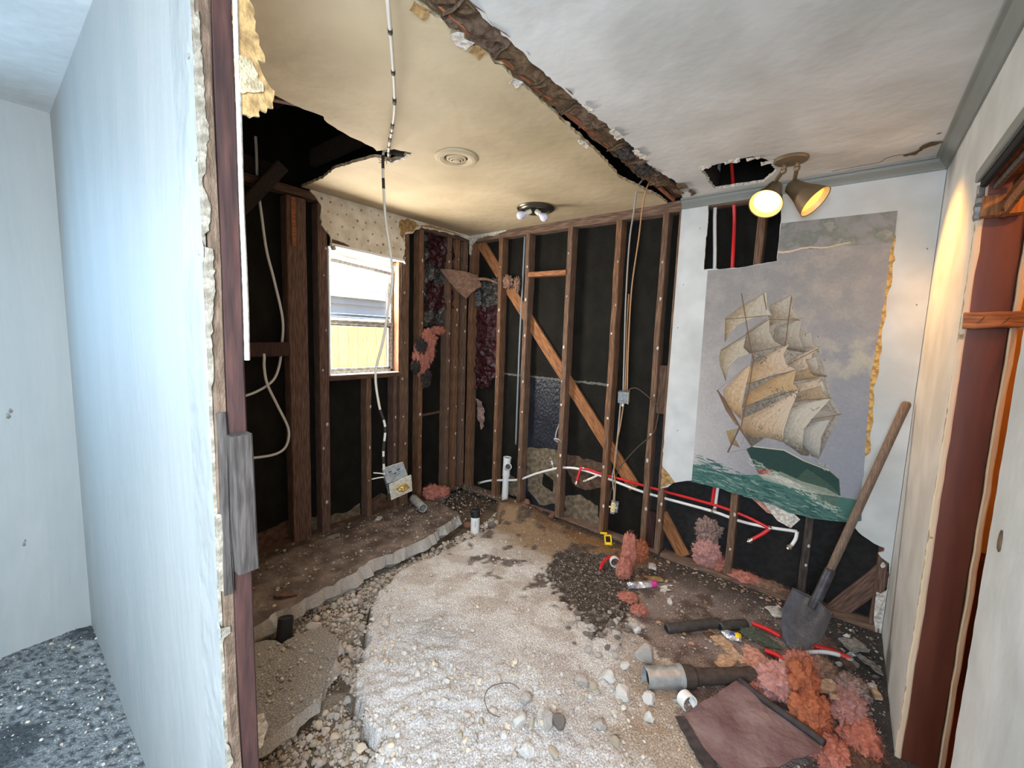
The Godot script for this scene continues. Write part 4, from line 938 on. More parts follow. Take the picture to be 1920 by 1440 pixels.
func floor_and_slabs():
	OFF = Vector3.ZERO
	var x0 := -0.12; var z0 := -0.12; var st := 0.0125
	var nx := 270; var nz := 266
	var v := PackedVector3Array(); var c := PackedColorArray(); var ix := PackedInt32Array(); var nr := PackedVector3Array()
	v.resize(nx * nz); c.resize(nx * nz); nr.resize(nx * nz)
	for j in nz:
		for i in nx:
			var x := x0 + i * st; var z := z0 + j * st
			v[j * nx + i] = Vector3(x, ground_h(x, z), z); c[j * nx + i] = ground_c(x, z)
	for j in nz:
		for i in nx:
			var a := v[j * nx + max(i - 1, 0)].y - v[j * nx + min(i + 1, nx - 1)].y
			var b := v[max(j - 1, 0) * nx + i].y - v[min(j + 1, nz - 1) * nx + i].y
			nr[j * nx + i] = Vector3(a, 2.0 * st, b).normalized()
	ix.resize((nx - 1) * (nz - 1) * 6)
	var k := 0
	for j in nz - 1:
		for i in nx - 1:
			var a := j * nx + i
			ix[k] = a; ix[k + 1] = a + 1; ix[k + 2] = a + nx; ix[k + 3] = a + 1; ix[k + 4] = a + nx + 1; ix[k + 5] = a + nx
			k += 6
	var ar := []; ar.resize(Mesh.ARRAY_MAX)
	ar[Mesh.ARRAY_VERTEX] = v; ar[Mesh.ARRAY_NORMAL] = nr; ar[Mesh.ARRAY_COLOR] = c; ar[Mesh.ARRAY_INDEX] = ix
	var me := ArrayMesh.new(); me.add_surface_from_arrays(Mesh.PRIMITIVE_TRIANGLES, ar); me.surface_set_material(0, M.ground)
	var f := struct("floor", "dug up bathroom floor of dirt, gravel and broken concrete")
	part("bare_ground", me, null, f)
	var s := ST(); box(s, Vector3(1.9, -0.10, 4.4), Vector3(4.4, 0.16, 2.6)); part("rear_slab", s, M.slab_light, f)
	s = ST(); box(s, Vector3(1.9, -0.32, 2.6), Vector3(5, 0.1, 6.4)); part("footing", s, M.soot, f)
	s = ST(); box(s, Vector3(3.68, -0.06, 1.0), Vector3(0.8, 0.08, 2.2)); part("closet_floor", s, M.dark_side, f)
	# the slab left along the window wall, its broken rim paler than its dirty top
	for q in [[P2([-0.10, 0.24, 0.12, 0.42, 0.30, 0.50, 0.455, 0.525, 0.52, 0.62, 0.555, 0.80, 0.605, 0.984, 0.606, 1.263, 0.602, 1.476, 0.654, 1.706, 0.683, 1.93, 0.69, 1.985, 0.66, 2.05, 0.70, 2.13, 0.72, 2.2, 0.72, 2.58, -0.10, 2.58]), 0.052, 0.11, 0.012, "slab", 0.03], [P2([0.918, 1.915, 1.061, 1.917, 1.15, 1.985, 1.12, 2.003, 1.033, 2.033, 0.978, 2.078, 0.868, 2.098, 0.875, 1.99]), 0.012, 0.06, 0.006, "slab_light", 0.01], [P2([0.98, 2.09, 1.035, 2.047, 1.122, 2.017, 1.158, 1.995, 1.264, 2.098, 1.311, 2.161, 1.325, 2.306, 1.341, 2.398, 1.341, 2.57, 0.73, 2.57, 0.735, 2.25, 0.79, 2.15, 0.86, 2.112]), 0.012, 0.07, 0.008, "slab_light", 0.012]]:
		var sa := ST(); var sb := ST()
		chunk(sa, rag(q[0], [], 0.013 if q[4] == "slab" else 0.008, 0.028), q[1], q[2], q[3], 0.04, 5.0, Vector2.ZERO, q[5], sb)
		sa.generate_normals(); sb.generate_normals()
		var am: ArrayMesh = sa.commit(); sb.commit(am)
		am.surface_set_material(0, M[q[4]]); am.surface_set_material(1, M.slab_edge)
		part("concrete_slab", am, null, f, "dark soiled slab along the window wall" if q[4] == "slab" else "cracked slab piece by the pipe hole")
	pebbles(f)

func pebbles(f: Node):
	var s := ST(); OFF = Vector3.ZERO; stone(s, Vector3.ZERO, Vector3(1, 0.7, 0.85), 5, 1, 7, 0.1); s.generate_normals()
	var me: ArrayMesh = s.commit(); me.surface_set_material(0, M.pebble)
	var xf := []; var col := []
	var rr := RandomNumberGenerator.new(); rr.seed = 99
	var tries := 0
	while xf.size() < 26000 and tries < 90000:
		tries += 1
		var x := rr.randf_range(0.0, 3.15); var z := rr.randf_range(0.0, 3.1)
		var y := ground_h(x, z)
		var p := Vector2(x, z)
		var size := 0.0; var keep := 0.1
		var dark := 0.0
		if z > 2.63:
			if x > 1.9: continue
			keep = 0.14; size = rr.randf_range(0.002, 0.0045)
		elif Geometry2D.is_point_in_polygon(p, poly_conc):
			keep = 0.16; size = rr.randf_range(0.0015, 0.005); dark = 0.4
		elif Geometry2D.is_point_in_polygon(p, poly_c):
			keep = 0.08 + 0.55 * smoothstep(1.0, 1.9, z) * smoothstep(-0.25, 0.3, N.get_noise_2d(x * 3.5, z * 3.5 + 60.0)) + (0.7 if Geometry2D.is_point_in_polygon(p, poly_dark) else 0.0)
			size = rr.randf_range(0.0018, 0.0048) * (1.0 + 1.3 * smoothstep(1.2, 1.8, z) * rr.randf())
			if Geometry2D.is_point_in_polygon(p, poly_dark): dark = 0.75
			elif z < 0.6: dark = 0.45
		else:
			keep = 1.0; size = rr.randf_range(0.003, 0.011); dark = 0.25
			if x < 0.62:
				size = rr.randf_range(0.002, 0.006); keep = 0.22; y = 0.05; dark = 0.4
			elif z > 2.0 and x < 1.33 and x > 0.86:
				y = 0.012; size *= 0.5; keep = 0.6
		if rr.randf() > keep: continue
		size *= 0.7 + pow(rr.randf(), 7.0) * 2.2
		var b := Basis.from_euler(Vector3(rr.randf() * TAU, rr.randf() * TAU, rr.randf() * TAU)).scaled(Vector3(1, 0.8, 1) * size)
		xf.append(Transform3D(b, Vector3(x, y + size * 0.25, z)))
		var t := rr.randf()
		var c := C8(206, 200, 190).lerp(C8(168, 150, 130), t) if t < 0.85 else C8(210, 194, 170)
		c = c.lerp(C8(70, 58, 48), dark * rr.randf_range(0.5, 1.0))
		col.append(c.srgb_to_linear())
	var mm := MultiMesh.new(); mm.transform_format = MultiMesh.TRANSFORM_3D; mm.use_colors = true; mm.mesh = me; mm.instance_count = xf.size()
	for i in xf.size(): mm.set_instance_transform(i, xf[i]); mm.set_instance_color(i, col[i])
	var o := MultiMeshInstance3D.new(); o.name = "gravel"; o.multimesh = mm; add_child(o)
	tag(o, "fine loose gravel and crumbs strewn over the dug floor", "gravel", "", "stuff")
# ---------------------------------------------------------------- the ship print (flat, so painted)
const SW := 512
const SH := 960
var pix := PackedByteArray()
var nz8 := PackedByteArray()

func blend_px(x: int, y: int, c: Color, a: float):
	if x < 0 or y < 0 or x >= SW or y >= SH: return
	var i := (y * SW + x) * 3
	pix[i] = int(lerp(float(pix[i]), c.r * 255.0, a)); pix[i + 1] = int(lerp(float(pix[i + 1]), c.g * 255.0, a)); pix[i + 2] = int(lerp(float(pix[i + 2]), c.b * 255.0, a))

# Filled outline: c0 at its top to c1 at its foot, a bright belly and brushy noise.
func paint(poly: Array, c0: Color, c1: Color, alpha := 1.0, noise := 0.25, belly := 0.0, outline := 0.6):
	var n := poly.size() / 2
	if belly > 0.25:                                           # sails bulge a little past their outline
		var mx := 0.0; var my := 0.0
		for i in n: mx += poly[i * 2] / float(n); my += poly[i * 2 + 1] / float(n)
		var g := []
		for i in n: g.append(mx + (poly[i * 2] - mx) * 1.12); g.append(my + (poly[i * 2 + 1] - my) * 1.12)
		poly = g
	var y0 := 9999; var y1 := 0
	for i in n:
		y0 = min(y0, int(poly[i * 2 + 1])); y1 = max(y1, int(poly[i * 2 + 1]))
	for y in range(max(y0, 0), min(y1 + 1, SH)):
		var xs := []
		for i in n:
			var ax: float = poly[i * 2]; var ay: float = poly[i * 2 + 1]
			var j := (i + 1) % n
			var bx: float = poly[j * 2]; var by: float = poly[j * 2 + 1]
			if (ay <= y and by > y) or (by <= y and ay > y): xs.append(ax + (y - ay) / (by - ay) * (bx - ax))
		xs.sort()
		var t: float = float(y - y0) / max(y1 - y0, 1)
		for k in range(0, xs.size() - 1, 2):
			var xa := int(xs[k]); var xb := int(xs[k + 1])
			for x in range(max(xa, 0), min(xb + 1, SW)):
				var u: float = float(x - xa) / max(xb - xa, 1)
				var g := (nz8[(y * SW + x) % nz8.size()] / 255.0 - 0.5) * noise
				var c := c0.lerp(c1, clamp(t * t * 0.9 + g * 2.2 + (0.55 - u) * 0.9 * min(belly * 2.0, 1.0), 0.0, 1.0))
				if belly > 0.0: c = c.darkened(0.10 + 0.22 * clamp(0.4 - u, 0.0, 0.4))
				c = c.lightened(clamp(belly * 0.25 * sin(u * PI) * (1.0 - t), 0.0, 1.0))
				if belly > 0.0 and fmod(u * 5.0 + t * 0.4, 1.0) < 0.10: c = c.darkened(0.12)
				if belly > 0.0 and t > 0.80: c = c.darkened((t - 0.80) * 1.3)
				if belly > 0.0 and u > 0.88: c = c.lightened((u - 0.88) * 1.2)
				var e: float = min(min(x - xa, xb - x) + 0.6, 2.0) / 2.0
				blend_px(x, y, c, alpha * clamp(e + 0.3, 0.0, 1.0))
	if outline > 0.0:
		for i in n:
			var j := (i + 1) % n
			stroke(poly[i * 2], poly[i * 2 + 1], poly[j * 2], poly[j * 2 + 1], Color(0.26, 0.22, 0.18), 1.0, outline * 0.6)

func stroke(x0: float, y0: float, x1: float, y1: float, c: Color, w: float, a := 0.9):
	var n := int(Vector2(x1 - x0, y1 - y0).length()) + 1
	for i in n + 1:
		var x: float = lerp(x0, x1, float(i) / n); var y: float = lerp(y0, y1, float(i) / n)
		var r := int(ceil(w))
		for dy in range(-r, r + 1):
			for dx in range(-r, r + 1):
				var d := Vector2(int(x) + dx - x, int(y) + dy - y).length()
				if d < w: blend_px(int(x) + dx, int(y) + dy, c, a * clamp(w - d, 0.0, 1.0))

func line_of(p: Array, c: Color, w: float, a := 0.9):
	for i in range(0, p.size() - 2, 2): stroke(p[i], p[i + 1], p[i + 2], p[i + 3], c, w, a)

func ship_texture() -> ImageTexture:
	var f := FastNoiseLite.new(); f.seed = 31; f.frequency = 0.012; f.fractal_octaves = 5
	f.domain_warp_enabled = true; f.domain_warp_amplitude = 30.0
	var im := f.get_image(SW, SH); im.convert(Image.FORMAT_L8)
	nz8 = im.get_data()
	f.frequency = 0.09; f.fractal_octaves = 3
	var im2 := f.get_image(SW, SH); im2.convert(Image.FORMAT_L8)
	var fine := im2.get_data()
	pix.resize(SW * SH * 3)
	for y in SH:
		var v := float(y) / SH
		for x in SW:
			var u := float(x) / SW
			var n := nz8[y * SW + x] / 255.0; var q := fine[y * SW + x] / 255.0
			var c := C8(146, 143, 141).lerp(C8(178, 168, 162), clamp((n - 0.35) * 1.0, 0, 1))
			c = c.lerp(C8(146, 148, 158), clamp(v * 1.3 - 0.35 + (u - 0.5) * 0.9, 0, 1) * 0.9)
			c = c.lerp(C8(200, 194, 190), clamp((0.42 - u) * 1.9, 0, 1) * clamp((v - 0.30) * 2.0, 0, 1))
			c = c.lerp(C8(180, 166, 150), clamp(1.0 - Vector2((u - 0.70) * 1.8, (v - 0.26) * 3.2).length() * 1.3, 0, 1) * clamp(n * 1.2 - 0.2, 0, 1) * 0.6)
			c = c.lerp(C8(186, 178, 160), clamp(1.0 - Vector2((u - 0.9) * 3.0, (v - 0.46) * 7.0).length(), 0, 1) * clamp(n * 2.2 - 0.5, 0, 1))
			if v < 0.105: c = c.lerp(C8(120, 122, 112), clamp((n - 0.30) * 3.2, 0, 1) * 0.9).lerp(C8(172, 168, 156), clamp((n - 0.62) * 4.0, 0, 1) * 0.7)
			c = c.darkened(0.05 - 0.10 * (q - 0.5))
			var i := (y * SW + x) * 3
			pix[i] = int(c.r * 255); pix[i + 1] = int(c.g * 255); pix[i + 2] = int(c.b * 255)
	for x in range(195, 400):                                   # torn band under the top of the sky
		var yy := 98 + int(4.0 * sin(x * 0.06)) - int((x - 195) * 0.03)
		for dy in range(0, 6 - int((x - 195) / 50.0)): blend_px(x, yy + dy, C8(226, 190, 160), 0.85)
	var S := {"R1":[206,328,209,275,259,247,265,287,290,319,248,313,214,337], "R2":[227,386,231,351,295,322,292,373,305,407,326,423,267,414,230,398], "R2b":[297,373,324,361,333,406,310,412], "R3":[272,472,289,442,347,408,332,437,326,480,280,507], "R4b":[323,452,346,439,357,483,378,496,341,493], "R4":[284,524,289,495,330,474,341,493,361,506,315,513], "R5":[299,552,307,528,361,508,372,544,311,580], "R6b":[359,512,368,511,394,564,375,555], "R6":[293,591,318,550,366,528,374,550,390,565,340,577], "R9":[335,677,365,648,396,638,381,692,382,756,360,743,338,717], "R8":[350,639,361,606,393,604,423,611,382,634,347,651], "R7":[277,692,286,625,322,596,390,571,350,639,334,671,335,730,295,726], "F1":[83,391,78,316,119,280,185,236,191,281,204,307,165,310,118,335,92,366], "F2":[93,529,73,480,68,455,70,429,107,403,147,383,144,414,160,434,122,452,95,485], "F2r":[144,414,148,365,205,319,209,363,225,392,249,406,206,414,162,431], "F3":[158,542,165,492,213,441,266,406,254,438,264,467,293,483,234,499,189,524], "F4":[158,621,171,572,236,517,291,489,287,530,304,547,240,565,200,593], "F5":[160,699,163,664,214,629,304,557,286,625,276,680,277,718,232,712,195,719], "J1":[86,569,153,481,165,480,149,606,152,669,115,636,92,607], "J2":[65,573,92,600,122,648,148,689,137,690,101,644], "J3":[143,702,107,718,125,760,155,768,132,730], "hull":[177,770,193,757,287,752,329,770,406,789,440,816,448,867,418,868,346,856,285,841,223,849,210,830], "boot":[213,835,258,824,254,844,228,852], "foam":[220,852,284,826,345,845,412,852,452,870,377,878,288,871,240,867], "sea":[-8,864,56,859,99,869,169,865,223,852,287,868,377,876,450,871,504,868,513,959,12,1120], "rail":[196,757,287,752,344,776,411,793], "mast1":[115,231,124,268,145,359,173,467], "mast1b":[171,443,167,554,156,656,154,694], "mast2":[182,236,195,287], "mast2b":[259,406,262,247], "sprit":[190,754,155,707,116,642,66,574], "sprit2":[119,791,149,695], "yard1":[72,319,204,307], "yard2":[69,429,205,319], "yard3":[160,434,249,406], "yard4":[158,542,293,483], "yard5":[158,621,304,547], "yard6":[272,467,348,411], "yard7":[296,517,378,493], "yard8":[311,580,396,564], "yard9":[350,639,425,610], "yard10":[205,319,292,322], "stay1":[66,574,153,481], "stay2":[119,794,177,770], "rig1":[192,625,159,757], "rig2":[231,706,316,740]} 
	nz8 = fine
	var cream := C8(206, 196, 176); var lt := C8(186, 178, 162); var tan := C8(172, 142, 100); var br := C8(132, 108, 80); var dk := C8(112, 100, 84); var pk := C8(204, 182, 156)
	paint([144, 377, 205, 319, 209, 275, 259, 247, 292, 319, 310, 361, 350, 408, 378, 493, 396, 564, 425, 610, 385, 756, 337, 759, 277, 720, 233, 718, 193, 757, 154, 694, 152, 606, 161, 517, 165, 437], C8(166, 154, 136), C8(112, 102, 88), 0.9, 0.9, 0.2, 0.0)
	paint(S.R2b, C8(186, 176, 160), C8(150, 140, 128), 0.8, 0.3, 0.4, 0.2)
	paint(S.R1, lt, br, 1.0, 0.35, 0.3); paint(S.R2, C8(176, 168, 152), dk, 1.0, 0.3, 0.4)
	paint(S.R3, pk, dk, 1.0, 0.4, 0.3); paint(S.R4b, lt, br, 1.0, 0.3, 0.3); paint(S.R4, tan, dk, 1.0, 0.4, 0.2)
	paint(S.R5, pk, C8(150, 128, 104), 1.0, 0.4, 0.3); paint(S.R6b, lt, dk); paint(S.R6, C8(178, 152, 120), br, 1.0, 0.4, 0.2)
	paint(S.R9, C8(190, 184, 170), C8(140, 138, 132), 1.0, 0.4, 0.5, 0.3); paint(S.R8, C8(150, 142, 128), C8(100, 96, 90), 1.0, 0.3, 0.0)
	paint(S.R7, cream, C8(150, 144, 130), 1.0, 0.4, 0.5, 0.4)
	paint(S.F1, C8(192, 184, 166), C8(150, 118, 74), 1.0, 0.4, 0.4); paint(S.F2, C8(190, 178, 154), C8(146, 122, 84), 1.0, 0.35, 0.4)
	paint(S.F2r, C8(180, 170, 150), C8(126, 110, 90), 1.0, 0.35, 0.5); paint(S.F3, pk, C8(178, 136, 82), 1.0, 0.45, 0.4)
	paint(S.F4, C8(196, 162, 116), C8(164, 124, 76), 1.0, 0.45, 0.4); paint(S.F5, C8(214, 192, 166), C8(182, 148, 106), 1.0, 0.45, 0.4)
	paint(S.J1, C8(210, 182, 146), C8(168, 130, 86), 1.0, 0.5, 0.2); paint(S.J2, C8(98, 78, 58), C8(132, 102, 70), 1.0, 0.4); paint(S.J3, C8(152, 130, 92), C8(110, 84, 56), 1.0, 0.4)
	for i in 110:                                               # dark clutter of tops, blocks and shrouds between the sails
		var a := [190, 452, 20, 12] if i < 24 else ([270, 560, 50, 12] if i < 50 else ([215, 602, 26, 14] if i < 70 else [300, 500, 70, 130]))
		var x: float = a[0] + R.randf_range(-a[2], a[2]); var y: float = a[1] + R.randf_range(-a[3], a[3])
		stroke(x, y, x + R.randf_range(-9, 9), y + R.randf_range(-9, 9), C8(74, 70, 58), 1.3, 0.8)
	for k in ["yard1", "yard2", "yard3", "yard4", "yard5", "yard6", "yard7", "yard8", "yard9", "yard10"]: line_of(S[k], C8(96, 78, 56), 1.6, 0.8)
	for k in ["mast1", "mast1b", "mast2", "mast2b"]: line_of(S[k], C8(104, 76, 50), 2.0, 0.8)
	for k in ["sprit", "sprit2"]: line_of(S[k], C8(96, 72, 48), 3.0, 0.9)
	for k in ["stay1", "stay2", "rig1", "rig2"]: line_of(S[k], C8(110, 92, 70), 1.1, 0.7)
	# sea, hull and bow wave
	paint(S.sea, C8(62, 104, 96), C8(74, 112, 100), 1.0, 0.9, 0.0, 0.0)
	for i in 1150:
		var x := R.randf_range(0, SW); var y := R.randf_range(815, 955)
		if y < 822 + x * 0.235 - 5: continue
		var c: Color = [C8(24, 66, 66), C8(36, 84, 80), C8(150, 164, 144), C8(96, 130, 116), C8(30, 74, 72)][R.randi() % 5]
		stroke(x, y, x + R.randf_range(10, 34), y + R.randf_range(-2, 9), c, R.randf_range(0.8, 2.2), 0.6)
	paint(S.hull, C8(16, 52, 46), C8(26, 66, 52), 1.0, 0.5, 0.0, 0.5)
	paint([356, 800, 420, 838, 442, 860, 444, 906, 415, 900, 350, 872, 330, 840], C8(70, 88, 74), C8(96, 106, 88), 0.6, 0.8, 0.0, 0.0)
	paint(S.boot, C8(150, 66, 52), C8(140, 70, 58), 0.9, 0.3, 0.0, 0.0)
	line_of(S.rail, C8(196, 188, 162), 2.2, 0.8)
	for i in 90:
		var t := R.randf(); var x: float = lerp(180.0, 430.0, t); var y: float = lerp(690.0, 815.0, t * t * 0.5 + t * 0.5) + R.randf_range(-14, 2)
		stroke(x, y, x + R.randf_range(-7, 9), y + R.randf_range(-11, 3), [C8(70, 74, 62), C8(190, 180, 156), C8(120, 108, 84)][R.randi() % 3], 1.2, 0.75)
	paint(S.foam, C8(206, 200, 176), C8(150, 158, 140), 0.55, 0.9, 0.0, 0.0)
	for i in 160:
		var x := R.randf_range(185, 440); var y := 796 + (x - 185) * 0.42 + R.randf_range(0, 24)
		stroke(x, y, x + R.randf_range(4, 18), y + R.randf_range(0, 8), C8(210, 206, 188), 1.4, 0.5)
	return ImageTexture.create_from_image(Image.create_from_data(SW, SH, false, Image.FORMAT_RGB8, pix))

func ship_mural():
	OFF = Vector3.ZERO
	var m := StandardMaterial3D.new(); m.resource_name = "ship_print"; m.roughness = 0.7; m.albedo_texture = ship_texture(); m.cull_mode = BaseMaterial3D.CULL_DISABLED
	m.uv1_scale = Vector3(1.0 / 0.9, -1.0 / 1.69, 1); m.uv1_offset = Vector3(-2.13 / 0.9, 2.24 / 1.69, 0)
	var p := P2([2.503, 2.222, 3.002, 2.217, 3.004, 2.10, 2.994, 2.0, 2.998, 1.837, 2.996, 1.746, 2.982, 1.378, 3.0, 0.958, 3.006, 0.744, 3.02, 0.60, 2.97, 0.572, 2.80, 0.548, 2.70, 0.548, 2.62, 0.572, 2.407, 0.588, 2.30, 0.600, 2.138, 0.600, 2.128, 1.983, 2.31, 1.985, 2.503, 2.01])
	var at := Vector3(2.56, 0.56, 0.015)
	OFF = at
	var o := solo("ship_mural", panel_mesh([rag(p, [2, 3, 4, 5, 6, 7, 10, 11, 12, 13, 14, 15], 0.003, 0.025)], 2, 0.0134, 0.0012, m, M.gypsum_white), null, "faded wall print of a clipper under full sail on a green sea, torn along its edges", "mural", at)
	OFF = Vector3.ZERO
	o.set_meta("label", "faded wall print of a clipper under full sail on a green sea, torn edges")

# ---------------------------------------------------------------- seen through the small window
func outside():
	OFF = Vector3.ZERO
	var s := ST(); box(s, Vector3(-5.2, -0.3, 0.0), Vector3(9.8, 0.1, 16)); struct("ground_outside", "pale ground outside the window", s, M.yard)
	var f := thing("board_fence", "yellow vertical board fence outside the small window", "fence", Vector3(-2.5, -0.25, -0.4))
	var z := -2.6
	while z < 1.6:
		s = ST(); board(s, Vector3(-2.5 + R.randf_range(-0.004, 0.004), -0.22, z), Vector3(-2.5, 1.62 + R.randf_range(-0.012, 0.012), z), 0.138, 0.018, Vector3(0, 0, 1), 0.001, 4); part("plank", s, M.fence, f)
		z += 0.143
	for y in [0.2, 0.85, 1.45]:
		s = ST(); board(s, Vector3(-2.53, y, -2.7), Vector3(-2.53, y, 1.6), 0.085, 0.036, Vector3.UP, 0.001, 4); part("rail", s, M.plank_z, f)
	f.position.y = -0.25
	OFF = Vector3(-5.4, -0.25, -1.6)
	var h := thing("neighbour_house", "white house with pale shingle roof beyond the board fence", "house", OFF)
	s = ST(); box(s, Vector3(-5.9, 0.9, -1.6), Vector3(1.8, 2.3, 9.0)); part("wall", s, M.siding, h)
	for i in 9:
		s = ST(); board(s, Vector3(-4.99, 0.15 + i * 0.2, -6.0), Vector3(-4.99, 0.15 + i * 0.2, 2.8), 0.19, 0.02, Vector3(0.12, 1, 0), 0.0, 2); part("siding_board", s, M.siding, h)
	s = ST(); box(s, Vector3(-4.93, 2.06, -1.6), Vector3(0.16, 0.03, 9.4)); part("soffit", s, M.soffit, h)
	s = ST(); box(s, Vector3(-4.84, 2.12, -1.6), Vector3(0.03, 0.16, 9.4)); part("fascia", s, M.blind, h)
	s = ST()
	for i in 9:
		var a := Vector3(-4.82 - i * 0.20, 2.20 + i * 0.10, 0); var b := a + Vector3(-0.24, 0.10, 0)
		board(s, Vector3(a.x, a.y, -6.3), Vector3(a.x, a.y, 3.1), 0.23, 0.014, Vector3(-0.9, 0.42, 0), 0.003, 20)
	part("shingle_roof", s, M.shingle, h)
	s = ST(); box(s, Vector3(-4.99, 1.45, -1.75), Vector3(0.03, 0.7, 0.55)); part("window", s, M.soffit, h)
	OFF = Vector3.ZERO

# ---------------------------------------------------------------- on the ceilings
func ceiling_fittings():
	var at := Vector3(1.185, HC, 1.313); OFF = Vector3.ZERO
	var v := thing("ceiling_vent", "round painted air vent in the bathroom ceiling", "vent", at); OFF = at
	var s := ST(true); var fr := Transform3D(Basis.IDENTITY, at)
	lathe(s, [Vector2(0.113, 0.0), Vector2(0.112, -0.006), Vector2(0.100, -0.013), Vector2(0.084, -0.015), Vector2(0.066, -0.010), Vector2(0.060, -0.001)], fr, 40); part("rim", s, M.bath_ceiling, v)
	s = ST(true); lathe(s, [Vector2(0.0, -0.0015), Vector2(0.062, -0.0015)], fr, 32); part("opening", s, M.black_hole, v)
	for q in [[0.052, 0.040, -0.010], [0.036, 0.026, -0.016]]:
		s = ST(true); lathe(s, [Vector2(q[0], q[2] + 0.006), Vector2(q[0] - 0.002, q[2]), Vector2(q[1], q[2] - 0.002), Vector2(q[1], q[2] + 0.002)], fr, 32); part("ring", s, M.bath_ceiling, v)
	s = ST(true); lathe(s, [Vector2(0.022, -0.004), Vector2(0.020, -0.022), Vector2(0.0, -0.025)], fr, 24); part("centre_knob", s, M.bath_ceiling, v)

	at = Vector3(1.035, HC, 0.388); OFF = Vector3.ZERO
	var l := thing("ceiling_light", "stripped round ceiling light with two bare clear bulbs", "light", at); OFF = at
	fr = Transform3D(Basis.IDENTITY, at)
	s = ST(true); lathe(s, [Vector2(0.132, 0.0), Vector2(0.136, -0.006), Vector2(0.130, -0.014), Vector2(0.118, -0.016), Vector2(0.112, -0.024), Vector2(0.100, -0.027), Vector2(0.092, -0.018), Vector2(0.0, -0.016)], fr, 40); part("pan", s, M.dark_metal, l)
	for d in [Vector3(-0.5, -0.35, 0.55), Vector3(0.62, -0.5, -0.1)]:
		var p := at + Vector3(d.x * 0.03, -0.03, d.z * 0.03 + 0.02)
		s = ST(true); lathe(s, [Vector2(0, 0), Vector2(0.017, 0), Vector2(0.018, 0.035), Vector2(0.0, 0.036)], frame(p, d), 16); var so := part("socket", s, M.plate_ivory, l)
		s = ST(true); lathe(s, [Vector2(0.013, 0.034), Vector2(0.014, 0.045), Vector2(0.026, 0.066), Vector2(0.029, 0.082), Vector2(0.024, 0.098), Vector2(0.012, 0.107), Vector2(0.0, 0.109)], frame(p, d), 20, true); part("bulb", s, M.clear_bulb, so)

	at = Vector3(0.93, HC, 1.52); OFF = Vector3.ZERO
	var o := thing("ceiling_box", "rusty round box and wire ends in the hole where a fixture hung", "electrical box", at); OFF = at
	s = ST(true); lathe(s, [Vector2(0.05, 0.002), Vector2(0.05, 0.045), Vector2(0.0, 0.046)], Transform3D(Basis.IDENTITY, at + Vector3(0.045, 0.0, 0.0)), 24); part("box", s, M.cast_iron, o)
	s = ST(); chunk(s, rag(P2([0.84, 1.50, 0.90, 1.475, 1.02, 1.49, 1.02, 1.475, 0.93, 1.455, 0.85, 1.47]), [], 0.004, 0.015), HC - 0.003, 0.002, 0.012, 0.012, 30.0); part("torn_paper", s, M.chip_white, o)
	for i in 7:
		var a := R.randf() * TAU; s = ST(); var b := at + Vector3(-0.04, -0.01, 0.01)
		tube(s, [b, b + Vector3(cos(a) * 0.02, -0.02, sin(a) * 0.02), b + Vector3(cos(a) * 0.045, -0.02 + R.randf_range(-0.02, 0.02), sin(a) * 0.045)], 0.0016, 5, 3); part("wire_end", s, M.cable_dark if i % 2 == 0 else M.cable_tan, o)

